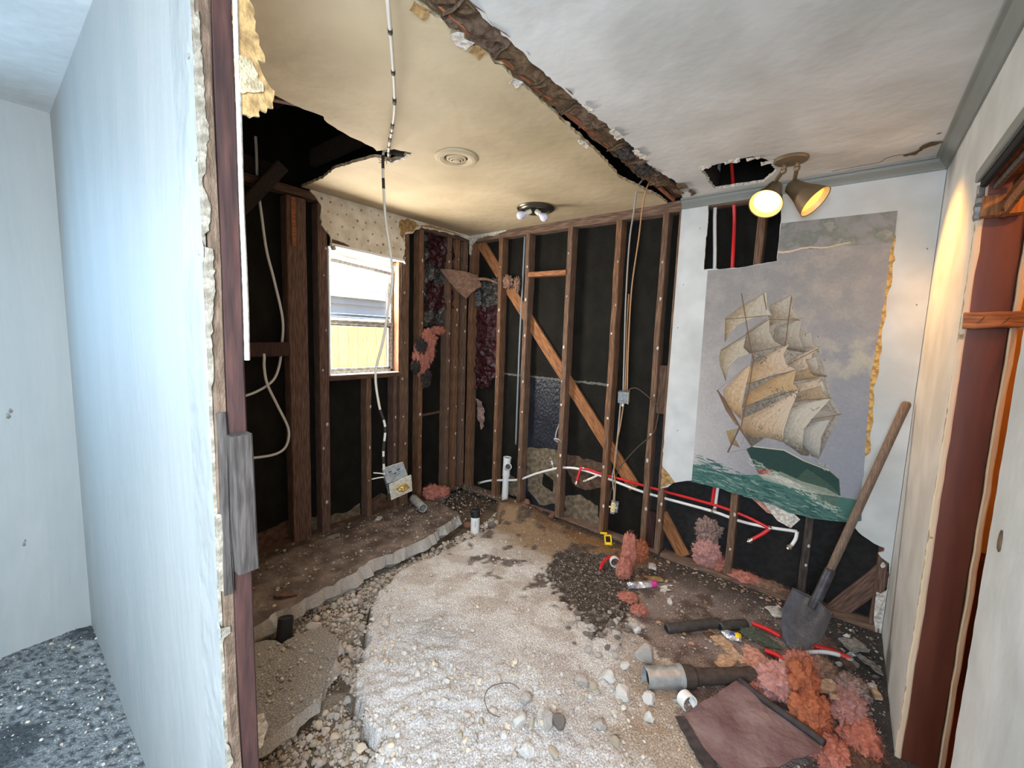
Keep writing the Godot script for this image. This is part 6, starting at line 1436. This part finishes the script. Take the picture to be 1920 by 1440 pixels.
func insulation():
	hang_sheet("vapour_film", "dark red and grey film bulging in the bay right of the window", "film", P2([0.165, 1.60, 0.525, 1.58, 0.53, 2.36, 0.16, 2.38]), false, -0.05, 0.05, M.grey_film, Vector3(-0.05, 1.6, 0.34))
	hang_sheet("vapour_film", "upper dark red patch of film beside the window, near the ceiling", "film", P2([0.17, 2.10, 0.45, 2.12, 0.47, 2.38, 0.17, 2.38]), false, -0.03, 0.05, M.red_film, Vector3(-0.03, 2.1, 0.3))
	hang_sheet("vapour_film", "lower dark red patch of film beside the window, behind the grey paper flap", "film", P2([0.17, 1.76, 0.48, 1.72, 0.47, 1.98, 0.17, 1.96]), false, -0.028, 0.05, M.red_film, Vector3(-0.03, 1.72, 0.3))
	hang_sheet("vapour_film", "long dark red film hanging in the corner bay of the stud wall", "film", P2([0.06, 1.0, 0.26, 1.04, 0.36, 1.22, 0.36, 1.88, 0.2, 1.9, 0.06, 1.84]), true, -0.06, 0.04, M.red_film, Vector3(0.2, 1.0, -0.06))
	hang_sheet("vapour_film", "grey crumpled film above the red one in the corner bay", "film", P2([0.06, 1.78, 0.36, 1.80, 0.36, 2.06, 0.06, 2.02]), true, -0.05, 0.05, M.grey_film, Vector3(0.2, 1.8, -0.05))
	hang_sheet("paper_scrap", "small torn grey paper hanging low in the corner bay", "paper", P2([0.10, 0.92, 0.19, 0.90, 0.23, 0.72, 0.17, 0.62, 0.13, 0.75]), true, -0.035, 0.04, M.grey_wool, Vector3(0.16, 0.62, -0.035))
	# brown paper wedge stuck across the corner
	OFF = Vector3.ZERO
	var at := Vector3(0.09, 1.85, 0.13)
	var k := thing("paper_flap", "grey brown wedge of wool backed paper wedged across the corner studs", "paper", at); OFF = at
	var s := ST(); var q := P3([-0.02, 2.095, 0.33, 0.173, 2.062, 0.058, 0.195, 1.973, 0.022, 0.086, 1.856, 0.109, -0.02, 2.02, 0.27])
	var n := Vector3(0.62, 0.45, 0.64)
	var up := Vector3.ZERO
	for i in 9:
		for j in 9:
			var f := func(u: float, v: float) -> Vector3:
				var a: Vector3 = q[0].lerp(q[1], u); var b: Vector3 = q[3].lerp(q[2], u) if u > 0.0 else q[3]
				var e: Vector3 = q[0].lerp(q[3], v) + Vector3(0.005, -0.02, 0.01) * sin(v * PI)
				var p: Vector3 = e.lerp(q[1].lerp(q[2], v), u)
				return p + n * (0.014 * N.get_noise_2d(u * 5.0, v * 5.0) + 0.03 * sin(u * PI))
			var A: Vector3 = f.call(i / 9.0, j / 9.0); var B: Vector3 = f.call((i + 1) / 9.0, j / 9.0); var C: Vector3 = f.call((i + 1) / 9.0, (j + 1) / 9.0); var D: Vector3 = f.call(i / 9.0, (j + 1) / 9.0)
			quad(s, A, B, C, D, n); quad(s, A - n * 0.012, B - n * 0.012, C - n * 0.012, D - n * 0.012, -n)
	part("paper", s, M.kraft, k)
	s = ST(); tube(s, P3([0.17, 2.03, 0.06, 0.25, 2.03, 0.01, 0.35, 1.995, -0.02]), 0.016, 8, 4, 0.008); part("roll", s, M.kraft, k)
	s = ST(true); fluff(s, Vector3(0.46, 2.0, -0.03), Vector3(0.05, 0.05, 0.02), 4, 3, 0.6); part("wool", s, M.kraft, k)
	s = ST(true); fluff(s, Vector3(0.56, 1.98, -0.03), Vector3(0.03, 0.06, 0.02), 9, 3, 0.6); part("wool", s, M.kraft, k)
	OFF = Vector3.ZERO
	wool("torn pink and soot black wool hanging from the stud right of the window", Vector3(-0.01, 1.1, 0.53), [[Vector3(0.0, 1.31, 0.55), Vector3(0.03, 0.13, 0.085), "pink_wool", 0.5], [Vector3(0.0, 1.47, 0.47), Vector3(0.03, 0.075, 0.07), "pink_wool", 0.6], [Vector3(0.0, 1.555, 0.37), Vector3(0.02, 0.03, 0.075), "pink_wool", 0.6], [Vector3(0.02, 1.41, 0.57), Vector3(0.02, 0.06, 0.045), "sooty_wool", 0.7], [Vector3(0.0, 1.14, 0.50), Vector3(0.025, 0.07, 0.05), "sooty_wool", 0.7], [Vector3(0.0, 1.38, 0.45), Vector3(0.03, 0.10, 0.03), "pink_wool", 0.5], [Vector3(0.015, 1.24, 0.62), Vector3(0.02, 0.05, 0.04), "sooty_wool", 0.7]])
	wool("pink wool heaped at the foot of the window wall by the corner", Vector3(0.06, 0.05, 0.42), [[Vector3(0.05, 0.10, 0.46), Vector3(0.07, 0.07, 0.075), "pink_wool"], [Vector3(0.07, 0.085, 0.36), Vector3(0.06, 0.05, 0.07), "pink_wool"]])
	wool("orange pink wool standing like a post on the floor before the stud wall", Vector3(1.85, 0.02, 0.34), [[Vector3(1.86, 0.13, 0.32), Vector3(0.045, 0.13, 0.05), "pink_wool", 0.3], [Vector3(1.88, 0.06, 0.43), Vector3(0.04, 0.07, 0.06), "pink_wool"], [Vector3(1.92, 0.13, 0.26), Vector3(0.04, 0.07, 0.05), "orange_wool"]])
	wool("small flat pink tuft on the dirt, nearer the standing wool", Vector3(2.0, 0.02, 0.64), [[Vector3(2.0, 0.022, 0.64), Vector3(0.045, 0.016, 0.04), "pink_wool", 0.6]])
	wool("small curled pink tuft on the dirt behind the bent black pipe", Vector3(2.10, 0.02, 0.73), [[Vector3(2.10, 0.03, 0.73), Vector3(0.035, 0.024, 0.035), "pink_wool", 0.6]])
	wool("pink and smoky wool stuffed between the studs under the ship print", Vector3(2.25, 0.05, -0.04), [[Vector3(2.26, 0.12, -0.03), Vector3(0.085, 0.10, 0.04), "pale_pink_wool", 0.35], [Vector3(2.25, 0.27, -0.05), Vector3(0.07, 0.08, 0.03), "grey_wool", 0.6], [Vector3(2.33, 0.06, -0.04), Vector3(0.05, 0.07, 0.03), "pink_wool", 0.5]])
	wool("dirty pink batt lying along the wall plate under the ship print", Vector3(2.58, 0.05, -0.03), [[Vector3(2.50, 0.045, -0.025), Vector3(0.09, 0.035, 0.04), "pink_wool", 0.4], [Vector3(2.64, 0.04, -0.03), Vector3(0.10, 0.03, 0.04), "kraft", 0.4], [Vector3(2.80, 0.03, -0.04), Vector3(0.09, 0.03, 0.04), "kraft", 0.4]])
	wool("big pink and orange wool heap beside the tar paper", Vector3(2.85, 0.0, 0.88), [[Vector3(2.775, 0.055, 0.83), Vector3(0.085, 0.055, 0.10), "pale_pink_wool", 0.35], [Vector3(2.86, 0.075, 0.80), Vector3(0.055, 0.075, 0.12), "orange_wool", 0.4], [Vector3(2.90, 0.06, 0.93), Vector3(0.065, 0.06, 0.10), "orange_wool", 0.4], [Vector3(2.70, 0.03, 0.86), Vector3(0.06, 0.025, 0.06), "pink_wool", 0.5]])
	wool("rounded brownish orange wool in front of the shovel blade", Vector3(2.87, 0.0, 0.60), [[Vector3(2.85, 0.04, 0.61), Vector3(0.07, 0.045, 0.06), "pink_wool", 0.3], [Vector3(2.92, 0.04, 0.59), Vector3(0.06, 0.04, 0.06), "kraft", 0.4]])
	wool("flat pink wool spread toward the right wall", Vector3(3.02, 0.0, 0.80), [[Vector3(3.02, 0.03, 0.74), Vector3(0.06, 0.03, 0.13), "pale_pink_wool", 0.4], [Vector3(3.06, 0.025, 0.90), Vector3(0.06, 0.025, 0.13), "pink_wool", 0.45], [Vector3(3.03, 0.03, 0.62), Vector3(0.06, 0.035, 0.08), "grey_wool", 0.45]])
	wool("pink wool in the corner by the tar paper's near end", Vector3(2.98, 0.0, 1.08), [[Vector3(2.97, 0.03, 1.06), Vector3(0.06, 0.03, 0.08), "pink_wool", 0.5], [Vector3(3.07, 0.025, 1.08), Vector3(0.06, 0.025, 0.10), "chip_brown", 0.5]])

# ---------------------------------------------------------------- shovel leaning in the corner
func shovel():
	OFF = Vector3.ZERO
	var T := Vector3(3.13, 1.27, 0.08); var Bp := Vector3(2.805, 0.015, 0.50)
	var o := thing("shovel", "worn long handled shovel with dark blade leaning on the white wall", "shovel", Bp); OFF = Bp
	var d := (T - Bp).normalized(); var L := T.distance_to(Bp)
	var eye := (Vector3(2.889, 1.5265, 2.936) - Bp).normalized()
	var nz := (eye - d * eye.dot(d)).normalized()
	nz = nz.rotated(d, -0.55)
	var nx := d.cross(nz).normalized()
	var s := ST(true); var P := []
	for i in 9: P.append(Bp.lerp(T, lerp(0.235, 1.0, i / 8.0)))
	lathe(s, [Vector2(0.0, 0.0), Vector2(0.0175, 0.0), Vector2(0.0185, 0.25), Vector2(0.0185, L * 0.70), Vector2(0.0195, L * 0.755), Vector2(0.014, L * 0.764), Vector2(0.0, L * 0.765)], frame(Bp + d * L * 0.235, d), 16, true)
	part("handle", s, M.handle_wood, o, "long round wooden handle, dark and worn toward the blade")
	s = ST(true); lathe(s, [Vector2(0.022, 0), Vector2(0.024, 0.01), Vector2(0.0225, 0.20), Vector2(0.0215, 0.215), Vector2(0.018, 0.216)], frame(Bp + d * 0.235, d), 16, true); part("socket", s, M.shovel_steel, o)
	# round point blade, dished, with stepped shoulders and the crimp of the socket
	s = ST(true)
	var rows := 18; var cols := 14
	var g := []
	for i in rows + 1:
		var t := float(i) / rows                   # 0 at tip, 1 at shoulders
		var hw: float = 0.105 * (pow(clamp(t / 0.55, 0.0, 1.0), 0.52) if t < 0.55 else 1.0) * (1.0 + 0.03 * sin(t * PI))
		var row := []
		for j in cols + 1:
			var u := float(j) / cols * 2.0 - 1.0
			var y: float = t * 0.27 + 0.014 * (1.0 - abs(u)) * smoothstep(0.75, 1.0, t)
			var dish: float = -0.030 * (1.0 - u * u) * (0.5 + 0.5 * t) + 0.016 * exp(-pow(u * 4.2, 2.0)) * smoothstep(0.45, 1.0, t)
			row.append(Bp + d * y + nx * (u * hw) + nz * (dish + 0.03))
		g.append(row)
	for i in rows:
		for j in cols:
			quad(s, g[i][j], g[i][j + 1], g[i + 1][j + 1], g[i + 1][j], nz)
			quad(s, g[i][j] - nz * 0.002, g[i][j + 1] - nz * 0.002, g[i + 1][j + 1] - nz * 0.002, g[i + 1][j] - nz * 0.002, -nz)
	part("blade", s, M.shovel_steel, o, "dark dished blade with a rounded point")
	for sd in [-1.0, 1.0]:
		s = ST(true); var a: Vector3 = g[rows][0 if sd < 0 else cols]; var b: Vector3 = g[rows][6 if sd < 0 else 8]
		tube(s, [a, a.lerp(b, 0.5), b], 0.005, 8, 3); part("foot_step", s, M.shovel_steel, o)
	OFF = Vector3.ZERO

# ---------------------------------------------------------------- rubbish on the floor
func flake(called: String, label: String, cat: String, poly: PackedVector2Array, y: float, thick: float, amp: float, m, tilt := Vector2.ZERO, group := "") -> MeshInstance3D:
	var c := Vector2.ZERO
	for p in poly: c += p / poly.size()
	OFF = Vector3(c.x, y - thick, c.y)
	var s := ST(); chunk(s, rag(poly, [], 0.004, 0.02), y, thick, amp, 0.02, 14.0, tilt)
	var o := solo(called, s, m, label, cat, OFF, group)
	return o

func loose_things():
	OFF = Vector3.ZERO
	# tar paper sheet with its rolled dark far edge
	var at := Vector3(2.70, 0.03, 1.17)
	var t := thing("tar_paper", "worn maroon grey sheet of tar paper curling on the rubble", "sheet", at); OFF = at
	var s := ST(); chunk(s, rag(P2([2.632, 0.955, 2.66, 0.95, 2.94, 1.09, 2.94, 1.14, 2.80, 1.29, 2.70, 1.40, 2.60, 1.345, 2.515, 1.272, 2.50, 1.24]), [], 0.003, 0.03), 0.052, 0.004, 0.022, 0.03, 4.0, Vector2(0.08, -0.06)); part("sheet", s, M.tar_paper, t)
	s = ST(true); tube(s, P3([2.645, 0.062, 0.945, 2.74, 0.068, 1.0, 2.84, 0.078, 1.045, 2.95, 0.085, 1.095]), 0.014, 8, 5); part("rolled_edge", s, M.tar_dark, t)
	OFF = Vector3.ZERO; at = Vector3(2.58, 0.02, 1.32)
	t = thing("tar_paper", "narrow dark strip of tar paper along the sheet's left edge", "sheet", at); OFF = at
	s = ST(); chunk(s, rag(P2([2.478, 1.285, 2.505, 1.262, 2.60, 1.35, 2.70, 1.425, 2.66, 1.46, 2.56, 1.37]), [], 0.003, 0.02), 0.034, 0.006, 0.01, 0.02, 8.0); part("strip", s, M.tar_dark, t)
	# yellow bracket
	OFF = Vector3.ZERO; at = Vector3(1.625, 0.03, 0.135)
	var y := thing("yellow_clip", "bright yellow plastic clip with a square opening below the hanging outlet", "clip", at); OFF = at
	s = ST(); var B := Basis(Vector3.UP, 0.6) * Basis(Vector3.RIGHT, -0.9)
	var c := at + Vector3(0.0, 0.035, 0.0)
	for k in [[Vector3(-0.022, 0, 0), Vector3(0.010, 0.075, 0.010)], [Vector3(0.022, 0, 0), Vector3(0.010, 0.075, 0.010)], [Vector3(0, 0.033, 0), Vector3(0.054, 0.012, 0.010)], [Vector3(0, -0.030, 0), Vector3(0.054, 0.020, 0.010)], [Vector3(-0.030, 0.045, 0.006), Vector3(0.05, 0.012, 0.014)]]: box(s, c + B * (k[0] as Vector3), k[1], B, 0.002)
	part("frame", s, M.yellow, y)
	s = ST(); box(s, c + B * Vector3(0, -0.004, -0.004), Vector3(0.036, 0.050, 0.002), B, 0.0005); part("dark_insert", s, M.black_hole, y)
	# crushed tube, can
	OFF = Vector3.ZERO; at = Vector3(2.03, 0.02, 0.48)
	t = thing("crushed_tube", "crushed white foil tube with a pink tip below the standing wool", "tube", at); OFF = at
	s = ST(true); tube(s, P3([1.955, 0.03, 0.545, 1.99, 0.035, 0.515, 2.03, 0.035, 0.47, 2.06, 0.034, 0.435]), 0.022, 10, 4); part("tube", s, M.foil, t)
	s = ST(true); tube(s, P3([2.058, 0.034, 0.437, 2.072, 0.036, 0.424, 2.086, 0.037, 0.412]), 0.0235, 10, 2, 0.016); part("pink_tip", s, M.magenta, t)
	OFF = Vector3.ZERO; at = Vector3(2.55, 0.01, 0.60)
	t = thing("crushed_can", "flattened silver can with blue and yellow print by the black pipes", "can", at); OFF = at
	s = ST(true); fluff(s, Vector3(2.545, 0.025, 0.595), Vector3(0.045, 0.018, 0.03), 3, 3, 0.25, 1.2); part("body", s, M.foil, t)
	s = ST(true); fluff(s, Vector3(2.572, 0.03, 0.59), Vector3(0.018, 0.016, 0.022), 5, 2, 0.2, 1.2); part("label_yellow", s, M.yellow, t)
	s = ST(true); fluff(s, Vector3(2.548, 0.034, 0.602), Vector3(0.016, 0.012, 0.016), 6, 2, 0.2, 1.2); part("label_blue", s, M.blue_print, t)
	OFF = Vector3.ZERO
	# drywall and paper fragments one can pick out
	for q in [
		["drywall_flake", "six sided tan drywall flake near the galvanised pipe", [2.525, 0.85, 2.50, 0.79, 2.545, 0.745, 2.60, 0.75, 2.60, 0.82, 2.56, 0.86], 0.018, 0.01, "chip_tan"],
		["drywall_flake", "broad pinkish drywall piece running from the can to the wool heap", [2.60, 0.63, 2.66, 0.60, 2.73, 0.67, 2.77, 0.74, 2.74, 0.80, 2.68, 0.80, 2.63, 0.73], 0.02, 0.008, "chip_pink"],
		["drywall_flake", "pale pink triangle of drywall right of the wool heap", [2.86, 0.71, 2.96, 0.66, 3.0, 0.70, 2.92, 0.76], 0.05, 0.01, "chip_tan"],
		["drywall_flake", "white peeled flake by the stud left of the shovel", [2.64, 0.20, 2.70, 0.12, 2.73, 0.15, 2.74, 0.22, 2.70, 0.26], 0.024, 0.006, "chip_white"],
		["drywall_flake", "grey flake beside the white peeled one", [2.70, 0.15, 2.76, 0.14, 2.78, 0.20, 2.74, 0.24], 0.03, 0.008, "chip_grey"],
		["green_shard", "dull green shard lying behind the shovel blade", [2.555, 0.50, 2.63, 0.46, 2.74, 0.49, 2.76, 0.53, 2.69, 0.56, 2.60, 0.55], 0.028, 0.006, "chip_green"],
		["drywall_flake", "long whitish strip between the pink piece and the round wool", [2.76, 0.64, 2.80, 0.66, 2.83, 0.76, 2.81, 0.80, 2.77, 0.72], 0.036, 0.01, "chip_white"],
		["drywall_flake", "narrow cream strip just left of the can", [2.46, 0.68, 2.50, 0.62, 2.56, 0.65, 2.59, 0.70, 2.52, 0.70], 0.02, 0.008, "chip_tan"],
		["drywall_flake", "pale splinter just below the can", [2.53, 0.72, 2.56, 0.68, 2.65, 0.73, 2.62, 0.76], 0.018, 0.008, "chip_tan"],
		["drywall_flake", "grey plate of drywall by the right wall behind the blade", [2.98, 0.27, 3.06, 0.22, 3.10, 0.30, 3.03, 0.36], 0.05, 0.012, "chip_grey"],
		["drywall_flake", "thin pale strip leaning by the right wall", [3.05, 0.34, 3.12, 0.36, 3.145, 0.46, 3.12, 0.45], 0.045, 0.008, "chip_grey"],
		["drywall_flake", "small cream stick of drywall by the right wall's foot", [3.09, 0.52, 3.115, 0.51, 3.14, 0.60, 3.115, 0.61], 0.03, 0.012, "chip_tan"],
		["drywall_flake", "small pale square flake on the pink wool", [2.955, 0.77, 2.985, 0.76, 2.99, 0.80, 2.96, 0.81], 0.075, 0.008, "chip_tan"],
		["drywall_flake", "white flake by the standing pink wool", [1.97, 0.24, 2.01, 0.22, 2.03, 0.26, 1.99, 0.29], 0.06, 0.02, "chip_white"],
		["drywall_flake", "white flake right of the crushed tube", [2.10, 0.39, 2.14, 0.36, 2.15, 0.42, 2.12, 0.44], 0.022, 0.008, "chip_white"],
		["drywall_flake", "broad ochre flake behind the crushed tube", [1.98, 0.34, 2.06, 0.28, 2.10, 0.32, 2.04, 0.38], 0.024, 0.01, "tan_paper"],
		["drywall_flake", "pale long chip on the slab under the wide stud", [0.09, 1.46, 0.12, 1.38, 0.15, 1.40, 0.12, 1.49], 0.064, 0.01, "chip_grey"],
		["drywall_flake", "small white chip on the slab under the window", [0.07, 1.03, 0.10, 1.01, 0.12, 1.05, 0.09, 1.07], 0.066, 0.012, "chip_white"],
		["rag_scrap", "black rag by the right wall behind the shovel blade", [2.93, 0.22, 3.02, 0.17, 3.08, 0.24, 2.99, 0.32, 2.94, 0.30], 0.03, 0.008, "tar_dark"],
		["board_scrap", "dark board scrap under the shovel's right edge", [2.91, 0.30, 2.95, 0.28, 3.05, 0.44, 3.01, 0.47], 0.03, 0.02, "chip_brown"],
		["board_scrap", "rusty brown board scrap behind the iron pipe", [2.42, 0.66, 2.50, 0.58, 2.55, 0.61, 2.47, 0.69], 0.014, 0.008, "chip_brown"],
		["board_scrap", "reddish scrap of board behind the galvanised pipe end", [2.56, 1.00, 2.64, 0.92, 2.68, 0.96, 2.60, 1.06], 0.016, 0.008, "stone_rust"],
		["wood_splinter", "flat brown splinter on the slab by the end stud", [0.52, 1.99, 0.60, 1.90, 0.62, 1.92, 0.54, 2.01], 0.066, 0.012, "chip_brown"]]:
		flake(q[0], q[1], "scrap", P2(q[2]), q[3], q[4], 0.01, M[q[5]], Vector2(R.randf_range(-0.15, 0.15), R.randf_range(-0.15, 0.15)))
	# flat crumbs of drywall along the wall plate and on the concrete
	var kinds := ["chip_white", "chip_tan", "chip_pink", "chip_tan", "tan_paper"]
	var protos := []
	for i in 6:
		OFF = Vector3.ZERO
		s = ST(); var poly := PackedVector2Array()
		for k in 6: poly.append(Vector2(cos(k * TAU / 6.0), sin(k * TAU / 6.0)) * R.randf_range(0.5, 1.0))
		var flat := ST(); chunk(flat, poly, 0.0, 0.3, 0.3, 0.7, 1.5); flat.generate_normals(); protos.append(flat.commit())
	for i in 150:
		var x: float; var z: float
		if i < 60:
			x = R.randf_range(1.98, 3.0); z = 0.04 + R.randf() * 0.07 + max(0.0, 2.3 - x) * R.randf() * 0.5
		elif i < 90:
			x = R.randf_range(1.95, 2.2); z = R.randf_range(0.2, 0.5)
		elif i < 112:
			x = R.randf_range(2.45, 3.12); z = R.randf_range(0.3, 0.95)
		elif i < 130:
			x = R.randf_range(0.05, 0.5); z = R.randf_range(0.6, 2.2)
		else:
			x = R.randf_range(2.2, 2.5); z = R.randf_range(0.3, 0.8)
		var size := R.randf_range(0.006, 0.016) * (1.3 if i % 7 == 0 else 1.0)
		var yy: float = 0.056 if x < 0.55 else ground_h(x, z) + 0.003
		var kd := R.randi() % 5
		var cw: String = ("larger " if size > 0.012 else "small ") + ["white", "tan", "pink", "tan", "ochre"][kd]
		var o := MeshInstance3D.new(); o.mesh = protos[i % 6]; o.material_override = M[kinds[kd]]; o.name = numbered("drywall_crumb"); add_child(o)
		o.position = Vector3(x, yy + size * 0.3, z); o.basis = Basis.from_euler(Vector3(R.randf_range(-0.3, 0.3), R.randf() * TAU, R.randf_range(-0.3, 0.3))).scaled(Vector3(size, size * 0.6, size * R.randf_range(0.5, 1.0)))
		tag(o, cw + [" drywall crumb strewn along the plate under the ship print", " drywall crumb strewn round the standing pink wool", " drywall crumb among the rubbish before the shovel", " drywall crumb on the soiled slab under the window"][0 if i < 60 else (1 if i < 90 else (2 if i < 112 or i >= 130 else 3))], "crumb", ["crumbs along the wall plate", "crumbs by the standing wool", "crumbs before the shovel", "crumbs on the window slab"][0 if i < 60 else (1 if i < 90 else (2 if i < 112 or i >= 130 else 3))])
	# a curl of thin dark wire on the pale dirt, white peeling strip at the end stud's foot
	OFF = Vector3.ZERO
	cable_thing("wire", "thin dark curl of wire half buried in the pale dirt", P3([1.93, 0.045, 1.60, 1.88, 0.045, 1.60, 1.83, 0.043, 1.66, 1.84, 0.04, 1.72, 1.90, 0.04, 1.76, 1.95, 0.04, 1.75]), 0.0014, M.cable_dark, 6, "wire")
	OFF = Vector3.ZERO
	flake("paint_curl", "white curl of paint on the broken slab by the end stud", "scrap", P2([1.22, 2.36, 1.235, 2.33, 1.30, 2.34, 1.38, 2.40, 1.34, 2.41, 1.28, 2.37]), 0.03, 0.003, 0.02, M.chip_white)

func stones():
	OFF = Vector3.ZERO
	var P := []
	for i in 10:
		var s := ST(); stone(s, Vector3.ZERO, Vector3.ONE, 20 + i, 2, 10, 0.07); s.generate_normals(); P.append(s.commit())
	var big := [
		[2.262, 1.045, 0.056, 0.050, 0.045, "stone_grey", "largest pale stone, upright and pointed, behind the galvanised pipe"],
		[2.187, 1.275, 0.042, 0.026, 0.032, "stone_white", "blue white flat stone left of the galvanised pipe"],
		[2.268, 1.315, 0.042, 0.032, 0.036, "stone_white", "white stone with tan side in front of the galvanised pipe"],
		[2.365, 1.262, 0.030, 0.026, 0.030, "stone_white", "white stone touching the galvanised pipe's open end"],
		[2.014, 1.705, 0.030, 0.034, 0.030, "stone_white", "tall white stone at the left of the front stone cluster"],
		[2.100, 1.640, 0.036, 0.044, 0.034, "stone_grey", "grey upright stone in the middle of the front cluster"],
		[2.060, 1.690, 0.012, 0.034, 0.010, "stone_tan", "thin tan shard standing between the cluster's white and grey stones"],
		[2.175, 1.715, 0.030, 0.014, 0.018, "stone_tan", "flat tan slat lying below the front stone cluster"],
		[2.098, 1.780, 0.034, 0.026, 0.028, "stone_white", "white stone just below the front stone cluster"],
		[2.266, 1.510, 0.030, 0.022, 0.026, "stone_grey", "round grey stone alone before the tar paper"],
		[2.335, 1.540, 0.026, 0.016, 0.024, "stone_tan", "flat tan stone alone before the tar paper"],
		[2.398, 1.350, 0.022, 0.026, 0.018, "stone_white", "small black and white chip by the cream ring"],
		[2.209, 1.160, 0.028, 0.018, 0.024, "stone_white", "sharp white stone left of the largest pale stone"],
		[2.145, 0.890, 0.030, 0.024, 0.028, "stone_grey", "grey stone at the back of the dark stone pile"],
		[2.165, 0.905, 0.022, 0.024, 0.020, "stone_white", "white chip at the back edge of the dark stone pile"],
		[2.202, 0.515, 0.022, 0.016, 0.018, "stone_white", "white lump on the bare concrete near the curled pink tuft"],
		[1.652, 1.760, 0.018, 0.012, 0.016, "stone_white", "small white stone on the middle of the pale dirt"],
		[2.103, 1.376, 0.034, 0.022, 0.030, "stone_grey", "grey stone left of the blue white flat one"],
		[2.153, 1.365, 0.024, 0.018, 0.022, "stone_tan", "small tan stone between the grey and the white one"],
		[1.445, 2.075, 0.018, 0.016, 0.016, "stone_white", "white pebble at the edge of the dirt crack"],
		[1.656, 2.123, 0.022, 0.018, 0.020, "stone_white", "white stone at the near end of the dirt crack"],
		[1.700, 2.160, 0.026, 0.020, 0.022, "stone_grey", "grey stone in the hollow at the bottom of the crack"],
		[0.560, 0.485, 0.050, 0.036, 0.050, "stone_rust", "reddish clod behind the black capped stub"],
		[0.72, 0.40, 0.045, 0.03, 0.04, "stone_dark", "dark clod right of the black capped stub"],
		[0.80, 1.93, 0.040, 0.028, 0.036, "stone_grey", "rounded grey stone at the rim of the pipe hole"],
		[1.09, 0.07, 0.04, 0.03, 0.03, "stone_rust", "brown clod at the foot of the middle stud"],
		[0.86, 0.10, 0.05, 0.035, 0.04, "stone_rust", "brown clod at the foot of the third stud"],
		[1.98, 1.62, 0.028, 0.030, 0.026, "stone_grey", "grey stone at the back left of the front cluster"],
		[2.14, 1.62, 0.024, 0.034, 0.034, "stone_dark", "dark stone at the right of the front cluster"],
		[2.0, 1.79, 0.022, 0.014, 0.018, "stone_white", "small white stone left below the front cluster"]]
	for i in big.size():
		var q = big[i]
		rock(P[i % 10], q[0], q[1], Vector3(q[2], q[3], q[4]), q[5], q[6], "")
	var rr := RandomNumberGenerator.new(); rr.seed = 41
	# dark pile, crack gravel, front scatter, left room is bare
	var sets := [
		[46, [2.06, 0.99, 0.09, 0.12], 0.009, 0.024, ["stone_dark", "stone_grey", "stone_dark"], " stone of the dark pile left of the largest stone", "stones of the dark pile"],
		[60, [], 0.008, 0.020, ["stone_grey", "stone_tan", "stone_dark"], " stone lying in the trench beside the raised slab", "stones in the trench"],
		[90, [1.9, 1.9, 0.45, 0.30], 0.006, 0.015, ["stone_white", "stone_grey", "stone_tan"], " stone on the light dirt in front", "stones on the front dirt"],
		[40, [3.03, 0.40, 0.06, 0.20], 0.007, 0.022, ["stone_grey", "stone_dark", "stone_white"], " rubble chip along the foot of the right wall", "rubble by the right wall"],
		[34, [2.2, 1.36, 0.14, 0.14], 0.006, 0.014, ["stone_grey", "stone_tan", "stone_white"], " stone between the white stones and the front cluster", "stones by the galvanised pipe"]]
	for g in sets:
		for i in g[0]:
			var x: float; var z: float
			if g[1].is_empty():
				var t := rr.randf() * 0.9
				var e := t * 11.0; var k := int(e)
				var p := poly_c[k + 1].lerp(poly_c[min(k + 2, 13)], e - k)
				x = p.x - rr.randf_range(0.02, 0.16); z = p.y + rr.randf_range(0.0, 0.06)
				if k > 6: z += rr.randf_range(0.0, 0.25)
				if x < 0.66: x = 0.66 + rr.randf() * 0.06
			else:
				x = min(g[1][0] + rr.randfn() * g[1][2], 3.13); z = g[1][1] + rr.randfn() * g[1][3]
			var s := rr.randf_range(g[2], g[3])
			var m: String = g[4][rr.randi() % 3]; var flat := rr.randf_range(0.5, 0.95)
			var look: String = ("larger " if s > lerp(float(g[2]), float(g[3]), 0.6) else "small ") + ("flat " if flat < 0.65 else ("lumpy " if flat < 0.8 else "round ")) + {"stone_dark": "dark brown", "stone_grey": "grey", "stone_white": "chalk white", "stone_tan": "tan"}[m]
			rock(P[rr.randi() % 10], x, z, Vector3(s, s * flat, s * rr.randf_range(0.7, 1.1)), m, look + g[5], g[6], rr)

func rock(me: Mesh, x: float, z: float, r: Vector3, m: String, label: String, group: String, rr: RandomNumberGenerator = null):
	var o := MeshInstance3D.new(); o.mesh = me; o.material_override = M[m]; o.name = numbered("stone"); add_child(o)
	o.basis = Basis(Vector3.UP, (rr.randf() if rr else R.randf()) * TAU).scaled_local(r)
	o.position = Vector3(x, ground_h(x, z) + r.y * 0.45, z)
	tag(o, label, "stone", group)
